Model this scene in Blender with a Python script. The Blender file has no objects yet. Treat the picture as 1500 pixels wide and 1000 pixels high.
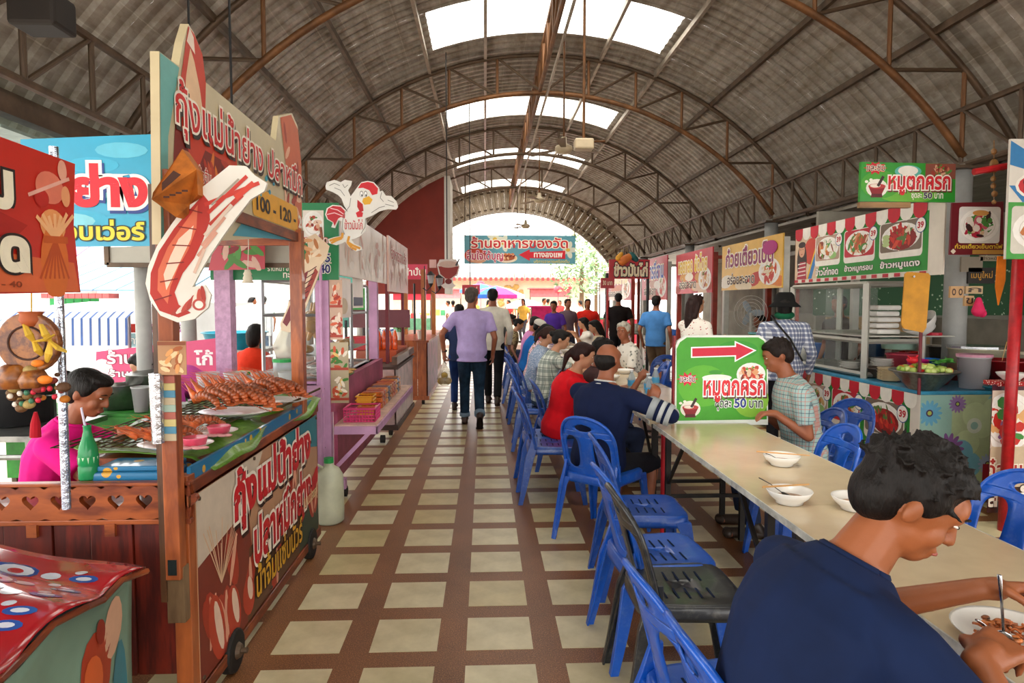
import bpy, bmesh, math, random
from mathutils import Vector, Matrix, Euler
R = math.radians; PI = math.pi
random.seed(7)
C = bpy.context.scene.collection
SC = bpy.context.scene
# ---------------------------------------------------------------- camera, sky, exposure
F = 960.0
YAW = math.atan(40 / F); PITCH = math.atan(57 / F)
cam_d = bpy.data.cameras.new('camera'); cam = bpy.data.objects.new('camera', cam_d); C.objects.link(cam)
cam.location = (0, 0, 1.55); cam.rotation_euler = (PI / 2 - PITCH, 0, -YAW)
cam_d.sensor_width = 36; cam_d.lens = 36 * F / 1500; cam_d.clip_start = 0.05; cam_d.clip_end = 300
SC.camera = cam
w = bpy.data.worlds.new('sky'); SC.world = w; w.use_nodes = True
bg = w.node_tree.nodes['Background']
bg.inputs[0].default_value = (1.0, 0.975, 0.94, 1); bg.inputs[1].default_value = 3.2
sun_d = bpy.data.lights.new('sun', 'SUN'); sun_d.energy = 2.5; sun_d.angle = R(12); sun_d.color = (1, .95, .86)
sun = bpy.data.objects.new('sun', sun_d); C.objects.link(sun); sun.rotation_euler = (R(28), R(-22), 0)
SC.view_settings.view_transform = 'Standard'; SC.view_settings.look = 'None'
SC.view_settings.gamma = 1; SC.view_settings.use_curve_mapping = False
SC.view_settings.exposure = 0.68
SC.cycles.max_bounces = 8; SC.cycles.transparent_max_bounces = 16; SC.cycles.diffuse_bounces = 5
SC.cycles.sample_clamp_indirect = 8
# ---------------------------------------------------------------- measuring: a pixel of the 1500x1000 photograph to a point on a plane
CM = Matrix.Translation(cam.location) @ Euler(cam.rotation_euler).to_matrix().to_4x4()
def P(px, py, X=None, Y=None, Z=None):
    d = (CM.to_3x3() @ Vector(((px - 750) / F, -(py - 500) / F, -1)))
    o = CM.translation
    if X is not None: t = (X - o.x) / d.x
    elif Y is not None: t = (Y - o.y) / d.y
    else: t = (Z - o.z) / d.z
    return o + d * t
# ---------------------------------------------------------------- materials
def lin(h):
    if isinstance(h, (tuple, list)): return tuple(h)[:3]
    h = h.lstrip('#'); c = [int(h[i:i + 2], 16) / 255 for i in (0, 2, 4)]
    return tuple(x / 12.92 if x <= .04045 else ((x + .055) / 1.055) ** 2.4 for x in c)
_M = {}
def nt(name):
    m = bpy.data.materials.new(name); m.use_nodes = True
    return m, m.node_tree.nodes, m.node_tree.links, m.node_tree.nodes['Principled BSDF']
def mixrgb(n, l, fac, a, b, mode='MIX'):
    x = n.new('ShaderNodeMix'); x.data_type = 'RGBA'; x.blend_type = mode
    for s, v in ((x.inputs[0], fac), (x.inputs[6], a), (x.inputs[7], b)):
        if hasattr(v, 'links'): l.new(v, s)
        elif isinstance(v, (int, float)): s.default_value = v
        else: s.default_value = (*lin(v), 1)
    return x.outputs[2]
def ramp(n, l, src, stops):
    r = n.new('ShaderNodeValToRGB'); l.new(src, r.inputs[0])
    e = r.color_ramp.elements
    while len(e) < len(stops): e.new(.5)
    for k, (p, c) in enumerate(stops): e[k].position = p; e[k].color = (*lin(c), 1) if not isinstance(c, (int, float)) else (c, c, c, 1)
    return r.outputs[0]
def coords(n, l, scale=(1, 1, 1), kind='Object'):
    t = n.new('ShaderNodeTexCoord'); m = n.new('ShaderNodeMapping'); l.new(t.outputs[kind], m.inputs[0]); m.inputs['Scale'].default_value = scale
    return m.outputs[0]
def noise(n, l, vec, scale, detail=4, rough=.6):
    x = n.new('ShaderNodeTexNoise'); x.inputs['Scale'].default_value = scale; x.inputs['Detail'].default_value = detail
    x.inputs['Roughness'].default_value = rough
    if vec is not None: l.new(vec, x.inputs['Vector'])
    return x.outputs['Fac']
def bump(n, l, p, h, strength=.3, dist=.01):
    b = n.new('ShaderNodeBump'); b.inputs['Strength'].default_value = strength; b.inputs['Distance'].default_value = dist
    l.new(h, b.inputs['Height']); l.new(b.outputs[0], p.inputs['Normal'])
def mat(name, hexc, rough=.6, metal=0.0, var=.12, scale=8, bmp=0.0, bscale=60, spec=.5, coat=0, sss=0, emit=0):
    if name in _M: return _M[name]
    m, n, l, p = nt(name); c = lin(hexc)
    v = coords(n, l)
    if var > 0:
        f = noise(n, l, v, scale)
        dk = tuple(x * (1 - var * 1.6) for x in c); lt = tuple(min(1, x * (1 + var)) for x in c)
        l.new(ramp(n, l, f, [(.3, dk), (.7, lt)]), p.inputs['Base Color'])
    else: p.inputs['Base Color'].default_value = (*c, 1)
    p.inputs['Roughness'].default_value = rough; p.inputs['Metallic'].default_value = metal
    p.inputs['Specular IOR Level'].default_value = min(spec, .22) if rough >= .8 else spec
    if coat: p.inputs['Coat Weight'].default_value = coat; p.inputs['Coat Roughness'].default_value = .1
    if bmp: bump(n, l, p, noise(n, l, v, bscale, 3), bmp, .01)
    if emit: p.inputs['Emission Color'].default_value = (*c, 1); p.inputs['Emission Strength'].default_value = emit
    m.diffuse_color = (*c, 1); _M[name] = m; return m
def col(h, rough=.5):      # plain printed / painted colour
    return mat('print_' + h.lstrip('#') + ('' if rough == .5 else '_%d' % int(rough * 100)), h, rough, var=.05, scale=14)
def wood(name, a, b, scale=(1, 1, 1), rough=.45, coat=.2):
    if name in _M: return _M[name]
    m, n, l, p = nt(name); v = coords(n, l, scale)
    f1 = noise(n, l, v, 3.0, 6, .65); f2 = noise(n, l, v, 14, 3)
    x = n.new('ShaderNodeMath'); x.operation = 'MULTIPLY_ADD'; l.new(f2, x.inputs[0]); x.inputs[1].default_value = .35; l.new(f1, x.inputs[2])
    l.new(ramp(n, l, x.outputs[0], [(.42, b), (.6, a), (.68, b), (.85, a)]), p.inputs['Base Color'])
    p.inputs['Roughness'].default_value = rough; p.inputs['Coat Weight'].default_value = coat
    bump(n, l, p, f2, .15, .004); _M[name] = m; return m
def glass(name, tint=(.9, .95, .95), opac=.12, rough=.05):
    if name in _M: return _M[name]
    m, n, l, p = nt(name)
    t = n.new('ShaderNodeBsdfTransparent'); t.inputs[0].default_value = (*tint, 1)
    mx = n.new('ShaderNodeMixShader'); mx.inputs[0].default_value = opac
    p.inputs['Base Color'].default_value = (*[x * .8 for x in tint], 1); p.inputs['Roughness'].default_value = rough
    l.new(t.outputs[0], mx.inputs[1]); l.new(p.outputs[0], mx.inputs[2])
    l.new(mx.outputs[0], n['Material Output'].inputs[0]); _M[name] = m; return m
def check_cloth(name, base, lines, line2=None, pitch=.03, width=.25, w2=.12):
    """woven check: two sets of bands over a ground colour, in the garment's own coordinates"""
    if name in _M: return _M[name]
    m, n, l, p = nt(name); t = n.new('ShaderNodeTexCoord'); s = n.new('ShaderNodeSeparateXYZ'); l.new(t.outputs['Object'], s.inputs[0])
    def band(src, pitch, width, off=0):
        a = n.new('ShaderNodeMath'); a.operation = 'MULTIPLY_ADD'; l.new(src, a.inputs[0]); a.inputs[1].default_value = 1 / pitch; a.inputs[2].default_value = 100 + off
        b = n.new('ShaderNodeMath'); b.operation = 'FRACT'; l.new(a.outputs[0], b.inputs[0])
        c = n.new('ShaderNodeMath'); c.operation = 'LESS_THAN'; l.new(b.outputs[0], c.inputs[0]); c.inputs[1].default_value = width
        return c.outputs[0]
    # horizontal axis: use x+y so that both sides and the back show stripes
    h = n.new('ShaderNodeMath'); h.operation = 'ADD'; l.new(s.outputs[0], h.inputs[0]); l.new(s.outputs[1], h.inputs[1])
    c = base
    def half(a): 
        k = n.new('ShaderNodeMath'); k.operation = 'MULTIPLY'; l.new(a, k.inputs[0]); k.inputs[1].default_value = .6; return k.outputs[0]
    c = mixrgb(n, l, half(band(h.outputs[0], pitch, width)), c, lines)
    c = mixrgb(n, l, half(band(s.outputs[2], pitch, width)), c, lines)
    if line2:
        c = mixrgb(n, l, half(band(h.outputs[0], pitch, w2, .5)), c, line2)
        c = mixrgb(n, l, half(band(s.outputs[2], pitch, w2, .5)), c, line2)
    l.new(c, p.inputs['Base Color']); p.inputs['Roughness'].default_value = .85; _M[name] = m; return m
def dotted(name, base, dots, scale=25, size=.28, rough=.8, dots2=None, sheen=0):
    if name in _M: return _M[name]
    m, n, l, p = nt(name); v = coords(n, l)
    vo = n.new('ShaderNodeTexVoronoi'); vo.inputs['Scale'].default_value = scale; l.new(v, vo.inputs['Vector'])
    k = n.new('ShaderNodeMath'); k.operation = 'LESS_THAN'; l.new(vo.outputs['Distance'], k.inputs[0]); k.inputs[1].default_value = size
    c = mixrgb(n, l, k.outputs[0], base, dots)
    if dots2:
        vo2 = n.new('ShaderNodeTexVoronoi'); vo2.inputs['Scale'].default_value = scale * .6; l.new(v, vo2.inputs['Vector'])
        k2 = n.new('ShaderNodeMath'); k2.operation = 'LESS_THAN'; l.new(vo2.outputs['Distance'], k2.inputs[0]); k2.inputs[1].default_value = size
        c = mixrgb(n, l, k2.outputs[0], c, dots2)
    l.new(c, p.inputs['Base Color']); p.inputs['Roughness'].default_value = rough
    p.inputs['Coat Weight'].default_value = sheen; _M[name] = m; return m
# ---------------------------------------------------------------- mesh builder
def basis(d):
    d = Vector(d).normalized(); a = Vector((0, 0, 1)) if abs(d.z) < .9 else Vector((0, 1, 0))
    x = a.cross(d).normalized(); return x, d.cross(x).normalized(), d
class MB:
    def __init__(s): s.v = []; s.f = []
    def add(s, vs, fs):
        k = len(s.v); s.v += [tuple(x) for x in vs]; s.f += [tuple(i + k for i in f) for f in fs]; return s
    def box(s, x0, y0, z0, x1, y1, z1, M=None):
        vs = [Vector(p) for p in ((x0, y0, z0), (x1, y0, z0), (x1, y1, z0), (x0, y1, z0), (x0, y0, z1), (x1, y0, z1), (x1, y1, z1), (x0, y1, z1))]
        if M is not None: vs = [M @ q for q in vs]
        return s.add(vs, [(3, 2, 1, 0), (4, 5, 6, 7), (0, 1, 5, 4), (1, 2, 6, 5), (2, 3, 7, 6), (3, 0, 4, 7)])
    def bar(s, a, b, wx, wy=None, tx=None, ty=None):       # tapered rectangular bar from a to b
        wy = wy or wx; tx = tx or wx; ty = ty or wy
        a = Vector(a); b = Vector(b); x, y, d = basis(b - a)
        vs = [a + x * i * wx / 2 + y * j * wy / 2 for i, j in ((-1, -1), (1, -1), (1, 1), (-1, 1))] + [b + x * i * tx / 2 + y * j * ty / 2 for i, j in ((-1, -1), (1, -1), (1, 1), (-1, 1))]
        return s.add(vs, [(3, 2, 1, 0), (4, 5, 6, 7), (0, 1, 5, 4), (1, 2, 6, 5), (2, 3, 7, 6), (3, 0, 4, 7)])
    def rings(s, rr, closed=False, cap=True):
        n = len(rr[0]); vs = [p for r in rr for p in r]; fs = []
        m = len(rr)
        for i in range(m if closed else m - 1):
            for j in range(n):
                a = i * n + j; b = i * n + (j + 1) % n; c = ((i + 1) % m) * n
                fs.append((a, b, c + (j + 1) % n, c + j))
        if cap and not closed: fs += [tuple(range(n))[::-1], tuple(range((m - 1) * n, m * n))]
        return s.add(vs, fs)
    def tube(s, pts, r, n=8, cap=True, flat=1.0):
        pts = [Vector(p) for p in pts]; rs = r if isinstance(r, (list, tuple)) else [r] * len(pts)
        rr = []; px = None
        for i, p in enumerate(pts):
            d = (pts[min(i + 1, len(pts) - 1)] - pts[max(i - 1, 0)]).normalized()
            if px is None: x, y, _ = basis(d)
            else:
                x = (px - d * px.dot(d)); x = x.normalized() if x.length > 1e-6 else basis(d)[0]; y = d.cross(x)
            px = x
            rr.append([p + (x * math.cos(a) + y * math.sin(a) * flat) * rs[i] for a in [2 * PI * k / n for k in range(n)]])
        return s.rings(rr, cap=cap)
    def cyl(s, a, b, r, r2=None, n=16): return s.tube([a, b], [r, r if r2 is None else r2], n)
    def cap_(s, a, b, r0, r1, n=12):                       # tapered capsule
        a = Vector(a); b = Vector(b); d = b - a
        L = d.length
        if L < 1e-6: return s.ell(a, (r0, r0, r0), n=n)
        u = d / L; P_ = []; Q = []
        for t in (-.98, -.8, -.45): P_.append(a + u * t * r0); Q.append(r0 * math.sqrt(1 - t * t))
        for t in (0, .33, .66, 1): P_.append(a + d * t); Q.append(r0 + (r1 - r0) * t)
        for t in (.45, .8, .98): P_.append(b + u * t * r1); Q.append(r1 * math.sqrt(1 - t * t))
        return s.tube(P_, Q, n)
    def ell(s, c, r, rot=None, n=14, m=9):
        c = Vector(c); rr = []
        for i in range(1, m):
            ph = PI * i / m
            rr.append([Vector((r[0] * math.sin(ph) * math.cos(2 * PI * k / n), r[1] * math.sin(ph) * math.sin(2 * PI * k / n), r[2] * -math.cos(ph))) for k in range(n)])
        if rot is not None: rr = [[rot @ p for p in q] for q in rr]
        return s.rings([[c + p for p in q] for q in rr])
    def lathe(s, prof, c=(0, 0, 0), n=24, M=None):          # prof [(r,z)...], open
        rr = [[Vector((r * math.cos(2 * PI * k / n), r * math.sin(2 * PI * k / n), z)) + Vector(c) for k in range(n)] for r, z in prof]
        if M is not None: rr = [[M @ p for p in q] for q in rr]
        return s.rings(rr, cap=(prof[0][0] > 1e-5 and False))
    def prism(s, poly, M, h):                               # closed polygon in local xy, extruded along z by h, placed by M
        n = len(poly); vs = [M @ Vector((x, y, 0)) for x, y in poly] + [M @ Vector((x, y, h)) for x, y in poly]
        return s.add(vs, [tuple(range(n))[::-1], tuple(range(n, 2 * n))] + [(i, (i + 1) % n, n + (i + 1) % n, n + i) for i in range(n)])
    def grid(s, fn, nu, nv):
        vs = [fn(i / nu, j / nv) for j in range(nv + 1) for i in range(nu + 1)]
        return s.add(vs, [(j * (nu + 1) + i, j * (nu + 1) + i + 1, (j + 1) * (nu + 1) + i + 1, (j + 1) * (nu + 1) + i) for j in range(nv) for i in range(nu)])
    def mesh(s, name='m', smooth=False, weld=False):
        me = bpy.data.meshes.new(name); me.from_pydata(s.v, [], s.f); me.validate()
        if weld:
            bm = bmesh.new(); bm.from_mesh(me); bmesh.ops.remove_doubles(bm, verts=bm.verts, dist=1e-5); bmesh.ops.recalc_face_normals(bm, faces=bm.faces); bm.to_mesh(me); bm.free()
        if smooth: me.shade_smooth()
        me.update(); return me
def wm(o):
    m = o.matrix_basis.copy()
    if o.parent: m = wm(o.parent) @ o.matrix_parent_inverse @ m
    return m
def obj(name, mb, m=None, parent=None, smooth=False, bevel=0, kind=None, thick=0, angle=None, weld=False):
    me = mb.mesh(name, smooth, weld) if isinstance(mb, MB) else mb
    o = bpy.data.objects.new(name, me); C.objects.link(o)
    if m is not None and not me.materials:
        for q in (m if isinstance(m, (list, tuple)) else [m]): me.materials.append(q)
    if parent: o.parent = parent; o.matrix_parent_inverse = wm(parent).inverted()
    if thick: k = o.modifiers.new('s', 'SOLIDIFY'); k.thickness = thick; k.offset = 0
    if bevel: k = o.modifiers.new('b', 'BEVEL'); k.width = bevel; k.segments = 2; k.limit_method = 'ANGLE'
    if kind: o['kind'] = kind
    return o
def tag(o, label, cat, group=None, kind=None):
    o['label'] = label; o['category'] = cat
    if group: o['group'] = group
    if kind: o['kind'] = kind
    return o
def thing(name, label, cat, loc=(0, 0, 0), rz=0, group=None):
    o = bpy.data.objects.new(name, None); C.objects.link(o); o.location = loc; o.rotation_euler = (0, 0, rz); o.empty_display_size = .1
    return tag(o, label, cat, group)
def struct(name, mb, m, parent=None, **k):
    o = obj(name, mb, m, parent, **k)
    if not parent: o['kind'] = 'structure'
    return o
def sempty(name, loc=(0, 0, 0)):
    o = bpy.data.objects.new(name, None); C.objects.link(o); o.location = loc; o['kind'] = 'structure'; return o
def dup(root, loc, rz=0, label=None, group=None, matmap=None, scale=None):
    kids = {}
    for x in C.objects:
        if x.parent: kids.setdefault(x.parent, []).append(x)
    def cp(o, par):
        c = o.copy(); C.objects.link(c)
        if par: c.parent = par
        for k in kids.get(o, []): cp(k, c)
        return c
    r = cp(root, None); r.location = loc; r.rotation_euler = (0, 0, rz)
    if scale: r.scale = (scale,) * 3
    if label: r['label'] = label
    if group: r['group'] = group
    return r
# shared bars: one unit mesh per material, placed by matrix
_unit = {}
def unit_bar(name, a, b, r, m, parent, kind='round'):
    key = (m.name, kind)
    if key not in _unit:
        me = MB().cyl((0, 0, 0), (0, 0, 1), 1, n=8 if kind == 'round' else 4).mesh('bar', smooth=False); me.materials.append(m); _unit[key] = me
    a = Vector(a); b = Vector(b); d = b - a
    o = bpy.data.objects.new(name, _unit[key]); C.objects.link(o)
    o.parent = parent; o.matrix_parent_inverse = wm(parent).inverted()
    o.matrix_basis = Matrix.Translation(a) @ d.to_track_quat('Z', 'Y').to_matrix().to_4x4() @ Matrix.Diagonal((r, r, d.length, 1))
    return o
# ---------------------------------------------------------------- lettering
_T = {}
def text_mesh(s, bold=.0):
    key = (s, bold)
    if key in _T: return _T[key]
    cu = bpy.data.curves.new('lettering', 'FONT'); cu.body = s; cu.size = 1; cu.offset = bold; cu.resolution_u = 3
    o = bpy.data.objects.new('lettering', cu); C.objects.link(o)
    dg = bpy.context.evaluated_depsgraph_get()
    me = bpy.data.meshes.new_from_object(o.evaluated_get(dg), depsgraph=dg)
    vs = [tuple(v.co) for v in me.vertices]; fs = [tuple(p.vertices) for p in me.polygons]
    bpy.data.objects.remove(o); bpy.data.curves.remove(cu); bpy.data.meshes.remove(me)
    _T[key] = (vs, fs); return _T[key]
class Board:
    """a flat board: a slab with its print on it.  axis 'Y' faces the camera end, 'L' stands on the left and faces the aisle, 'R' on the right"""
    def __init__(s, name, label, cat, axis, c, poly_px=None, box_px=None, thick=.012, base='#ffffff', parent=None, group=None, frame=None, rough=.35, boxuv=None):
        s.axis, s.c = axis, c
        s.U = {'Y': Vector((1, 0, 0)), 'L': Vector((0, 1, 0)), 'R': Vector((0, -1, 0))}[axis]; s.V = Vector((0, 0, 1)); s.N = s.U.cross(s.V)
        s.O = {'Y': Vector((0, c, 0)), 'L': Vector((c, 0, 0)), 'R': Vector((c, 0, 0))}[axis]
        s.M = Matrix((s.U, s.V, s.N)).transposed().to_4x4(); s.M.translation = s.O
        if boxuv: u0, v0, u1, v1 = boxuv; poly = [(u0, v0), (u1, v0), (u1, v1), (u0, v1)]
        elif box_px:       # (left px, bottom py, right px, top py) at its own corners
            u0, v0 = s.px(box_px[0], box_px[1]); u1, v1 = s.px(box_px[2], box_px[3])
            poly = [(u0, v0), (u1, v0), (u1, v1), (u0, v1)]
        else: poly = [s.px(*q) for q in poly_px]
        s.poly = poly; us = [p[0] for p in poly]; vs = [p[1] for p in poly]
        s.u0, s.v0, s.u1, s.v1 = min(us), min(vs), max(us), max(vs)
        if parent is None:
            s.root = thing(name, label, cat, s.M @ Vector(((s.u0 + s.u1) / 2, s.v0, -thick)), 0, group)
        else: s.root = parent
        ar = sum(poly[i][0] * poly[(i + 1) % len(poly)][1] - poly[(i + 1) % len(poly)][0] * poly[i][1] for i in range(len(poly)))
        if ar < 0: poly = poly[::-1]
        obj('panel', MB().prism(poly, s.M @ Matrix.Translation((0, 0, -thick)), thick), mat('board_' + base.lstrip('#'), base, rough, var=.06, scale=5), s.root)
        if frame:
            fm, fw = frame
            for a, b in (((s.u0, s.v0), (s.u1, s.v0)), ((s.u0, s.v1), (s.u1, s.v1)), ((s.u0, s.v0), (s.u0, s.v1)), ((s.u1, s.v0), (s.u1, s.v1))):
                obj('frame_bar', MB().bar(s.M @ Vector((*a, 0)), s.M @ Vector((*b, 0)), fw, fw), fm, s.root)
        s.lay = {}
    def px(s, x, y):
        p = P(x, y, **({'Y': s.c} if s.axis == 'Y' else {'X': s.c}))
        return (s.U.dot(p - Vector((0, 0, 0))) if s.axis != 'Y' else p.x), p.z
    def n(s, a, b):  return s.u0 + (s.u1 - s.u0) * a, s.v0 + (s.v1 - s.v0) * b    # normalised coordinates
    def _q(s, pts, h, k, fs=None):
        mb = s.lay.setdefault(h, MB())
        s.c_ = getattr(s, 'c_', 0) + 1; pts = [(min(max(p[0], s.u0), s.u1), min(max(p[1], s.v0), s.v1)) for p in pts]
        vs = [s.M @ Vector((p[0], p[1], .0006 + .0007 * k + 4e-6 * s.c_)) for p in pts]
        mb.add(vs, fs or [tuple(range(len(pts)))])
    def poly_(s, pts, h, k=1): s._q(pts, h, k)
    def rect(s, a, b, h, k=1): s._q([a, (b[0], a[1]), b, (a[0], b[1])], h, k)
    def rrect(s, a, b, h, k=1, r=.15):
        rr = r * min(abs(b[0] - a[0]), abs(b[1] - a[1])); pts = []
        for cx, cy, t0 in ((b[0] - rr, b[1] - rr, 0), (a[0] + rr, b[1] - rr, 90), (a[0] + rr, a[1] + rr, 180), (b[0] - rr, a[1] + rr, 270)):
            pts += [(cx + rr * math.cos(R(t0 + t)), cy + rr * math.sin(R(t0 + t))) for t in (0, 30, 60, 90)]
        s._q(pts, h, k)
    def ellipse(s, c, rx, ry, h, k=1, n=20, rot=0, a0=0, a1=2 * PI):
        cr, sr = math.cos(rot), math.sin(rot)
        pts = []
        for i in range(n + (0 if a1 - a0 > 6.2 else 1)):
            t = a0 + (a1 - a0) * i / n; x, y = rx * math.cos(t), ry * math.sin(t); pts.append((c[0] + x * cr - y * sr, c[1] + x * sr + y * cr))
        s._q(pts, h, k)
    def line(s, a, b, w, h, k=1):
        d = Vector((b[0] - a[0], b[1] - a[1])); L = d.length or 1; q = Vector((-d.y, d.x)) / L * w / 2
        s._q([(a[0] - q.x, a[1] - q.y), (b[0] - q.x, b[1] - q.y), (b[0] + q.x, b[1] + q.y), (a[0] + q.x, a[1] + q.y)], h, k)
    def star(s, c, r1, r2, n, h, k=1):
        pts = [(c[0] + (r1[0] if i % 2 == 0 else r2[0]) * math.cos(PI * i / n), c[1] + (r1[1] if i % 2 == 0 else r2[1]) * math.sin(PI * i / n)) for i in range(2 * n)]
        s._q([c] + pts, h, k, [(0, 1 + i, 1 + (i + 1) % (2 * n)) for i in range(2 * n)])
    def text(s, t, a, b, h, k=3, bold=.02, outline=None, ow=.05, shadow=None, slant=0, keep=False):
        """lettering fitted to the box a..b in board coordinates"""
        vs0, fs = text_mesh(t, bold)
        if not vs0: return
        x0 = min(v[0] for v in vs0); x1 = max(v[0] for v in vs0); y0 = min(v[1] for v in vs0); y1 = max(v[1] for v in vs0)
        sx = (b[0] - a[0]) / (x1 - x0); sy = (b[1] - a[1]) / (y1 - y0)
        if keep: sx = sy = min(sx, sy)
        def put(vs, fs, h, k, dx=0, dy=0):
            for i, f in enumerate(fs):      # each facet on a hair's breadth of its own, so overlapping strokes never share a plane
                s._q([(a[0] + (vs[j][0] - x0) * sx + slant * (vs[j][1] - y0) * sy + dx, a[1] + (vs[j][1] - y0) * sy + dy) for j in f], h, k + .03 * (i % 9))
                s.c_ -= 1
        if shadow:
            v2, f2 = text_mesh(t, bold + ow); put(v2, f2, shadow, k - .9, (b[1] - a[1]) * .05, -(b[1] - a[1]) * .07)
        if outline:
            v2, f2 = text_mesh(t, bold + ow); put(v2, f2, outline, k - .45)
        put(vs0, fs, h, k)
    def food(s, a, b, seed, cols, plate='#f4f1ea', k=2, n=26, bgc=None, garnish='#3f8a2c'):
        rnd = random.Random(seed); cx, cy = (a[0] + b[0]) / 2, (a[1] + b[1]) / 2; rx, ry = abs(b[0] - a[0]) / 2, abs(b[1] - a[1]) / 2
        if bgc: s.rect(a, b, bgc, k - .5)
        if plate:
            s.ellipse((cx, cy), rx * .98, ry * .95, plate, k); s.ellipse((cx, cy), rx * .8, ry * .76, '#d9d4c8', k + .2); s.ellipse((cx, cy + ry * .02), rx * .77, ry * .73, plate, k + .4)
        for i in range(n):
            t = rnd.random() * 2 * PI; q = math.sqrt(rnd.random()) * .66
            s.ellipse((cx + rx * q * math.cos(t), cy + ry * q * math.sin(t)), rx * rnd.uniform(.11, .3), ry * rnd.uniform(.08, .22), rnd.choice(cols), k + .6 + i * .05, 7, rnd.random() * 3)
        for i in range(4):
            t = rnd.random() * 6.3
            s.ellipse((cx + rx * .3 * math.cos(t), cy + ry * .45 + ry * .1 * math.sin(t)), rx * .12, ry * .06, garnish, k + 2 + i * .05, 6, rnd.random() * 3)
    def done(s):
        for h, mb in s.lay.items(): obj('print', mb, col(h), s.root)
        s.lay = {}; return s.root
# ================================================================ the setting
XR, XL, XM = 4.5, -2.7, 0.9          # column lines and ridge line
def floor_mat():
    m, n, l, p = nt('brown_terrazzo'); v = coords(n, l)
    f = noise(n, l, v, 2.2, 5); g = noise(n, l, v, 190, 2, .5)
    a = ramp(n, l, f, [(.3, '#6e4522'), (.7, '#9a643a')])
    c = ramp(n, l, g, [(.42, '#34200f'), (.55, '#7c4c2c'), (.68, '#c08c5c')])
    l.new(mixrgb(n, l, .5, a, c), p.inputs['Base Color']); p.inputs['Roughness'].default_value = .42
    bump(n, l, p, g, .1, .002); return m
def tile_mat():
    m, n, l, p = nt('cream_tile'); v = coords(n, l); t = n.new('ShaderNodeObjectInfo')
    f = noise(n, l, v, 5, 5)
    a = ramp(n, l, f, [(.3, '#b9af8c'), (.7, '#ddd4b2')]); b = ramp(n, l, t.outputs['Random'], [(0, '#e6dcc0'), (1, '#ffffff')])
    ck = n.new('ShaderNodeTexChecker'); l.new(v, ck.inputs[0]); ck.inputs['Scale'].default_value = 70
    l.new(mixrgb(n, l, 1.0, a, b, 'MULTIPLY'), p.inputs['Base Color']); p.inputs['Roughness'].default_value = .3
    bump(n, l, p, ck.outputs['Fac'], .12, .002); return m
fl = struct('floor', MB().box(-2.75, -12, -.2, 6.3, 24, 0), floor_mat())
tm = tile_mat()
tile_me = MB().box(-.15, -.15, -.012, .15, .15, .0015).mesh('tile'); tile_me.materials.append(tm)
cells = []
for k in range(-3, 11):
    for j in range(-6, 46):
        x = -.086 + .431 * k + .15; y = 3.145 + .425 * j - .15
        if y < .7 or (k == -3 and not 1 < 2) or x < -1.5: continue
        # which cells the camera meets: not under the stalls
        cells.append((math.hypot(x - .3, y), x, y))
cells.sort()
near = [c for c in cells if abs(c[1] - .05) < c[2] * .95]
far_mb = MB(); cnt = 0
for d, x, y in near:
    if cnt < 290 and y < 14:
        o = bpy.data.objects.new('tile', tile_me); C.objects.link(o); o.location = (x, y, 0); o.parent = fl; cnt += 1
    else: far_mb.box(x - .15, y - .15, -.012, x + .15, y + .15, .0015)
o = struct('tile', far_mb, tm, fl); o['kind'] = 'stuff'
grd = mat('outdoor_concrete', '#b9b1a4', .8, var=.15, scale=1.2)
struct('ground', MB().box(-60, -20, -.4, 60, 90, -.2).box(-60, -20, -.2, -2.75, 90, -.03).box(6.3, -20, -.2, 60, 90, -.03).box(-2.75, -20, -.2, 6.3, -12, -.03).box(-2.75, 24, -.2, 6.3, 90, -.03), grd)

# ---- roof: corrugated sheets over arched trusses
def roof_mat():
    m, n, l, p = nt('corrugated_metal'); v = coords(n, l)
    f = noise(n, l, v, 1.3, 6, .7); g = noise(n, l, coords(n, l, (1, .15, 1)), 9, 4)
    a = ramp(n, l, f, [(.3, '#a7a299'), (.7, '#cbc7be')]); b = ramp(n, l, g, [(.3, '#b8afa2'), (.75, '#ffffff')])
    c = mixrgb(n, l, 1.0, a, b, 'MULTIPLY')
    t = n.new('ShaderNodeTexCoord'); s = n.new('ShaderNodeSeparateXYZ'); l.new(t.outputs['Object'], s.inputs[0])
    # the pale seams of the insulation backing, running along the hall
    ang = n.new('ShaderNodeMath'); ang.operation = 'ARCTAN2'
    dx = n.new('ShaderNodeMath'); dx.operation = 'SUBTRACT'; l.new(s.outputs[0], dx.inputs[0]); dx.inputs[1].default_value = XM
    dz = n.new('ShaderNodeMath'); dz.operation = 'SUBTRACT'; l.new(s.outputs[2], dz.inputs[0]); dz.inputs[1].default_value = .43
    l.new(dx.outputs[0], ang.inputs[0]); l.new(dz.outputs[0], ang.inputs[1])
    k = n.new('ShaderNodeMath'); k.operation = 'MULTIPLY_ADD'; l.new(ang.outputs[0], k.inputs[0]); k.inputs[1].default_value = 17.0; k.inputs[2].default_value = 40.0
    fr = n.new('ShaderNodeMath'); fr.operation = 'FRACT'; l.new(k.outputs[0], fr.inputs[0])
    lt = n.new('ShaderNodeMath'); lt.operation = 'LESS_THAN'; l.new(fr.outputs[0], lt.inputs[0]); lt.inputs[1].default_value = .035
    h = n.new('ShaderNodeMath'); h.operation = 'MULTIPLY'; l.new(lt.outputs[0], h.inputs[0]); h.inputs[1].default_value = .35
    c = mixrgb(n, l, h.outputs[0], c, '#c9c2b4')
    l.new(c, p.inputs['Base Color']); p.inputs['Metallic'].default_value = .25; p.inputs['Roughness'].default_value = .5; return m
RM = roof_mat()
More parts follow.
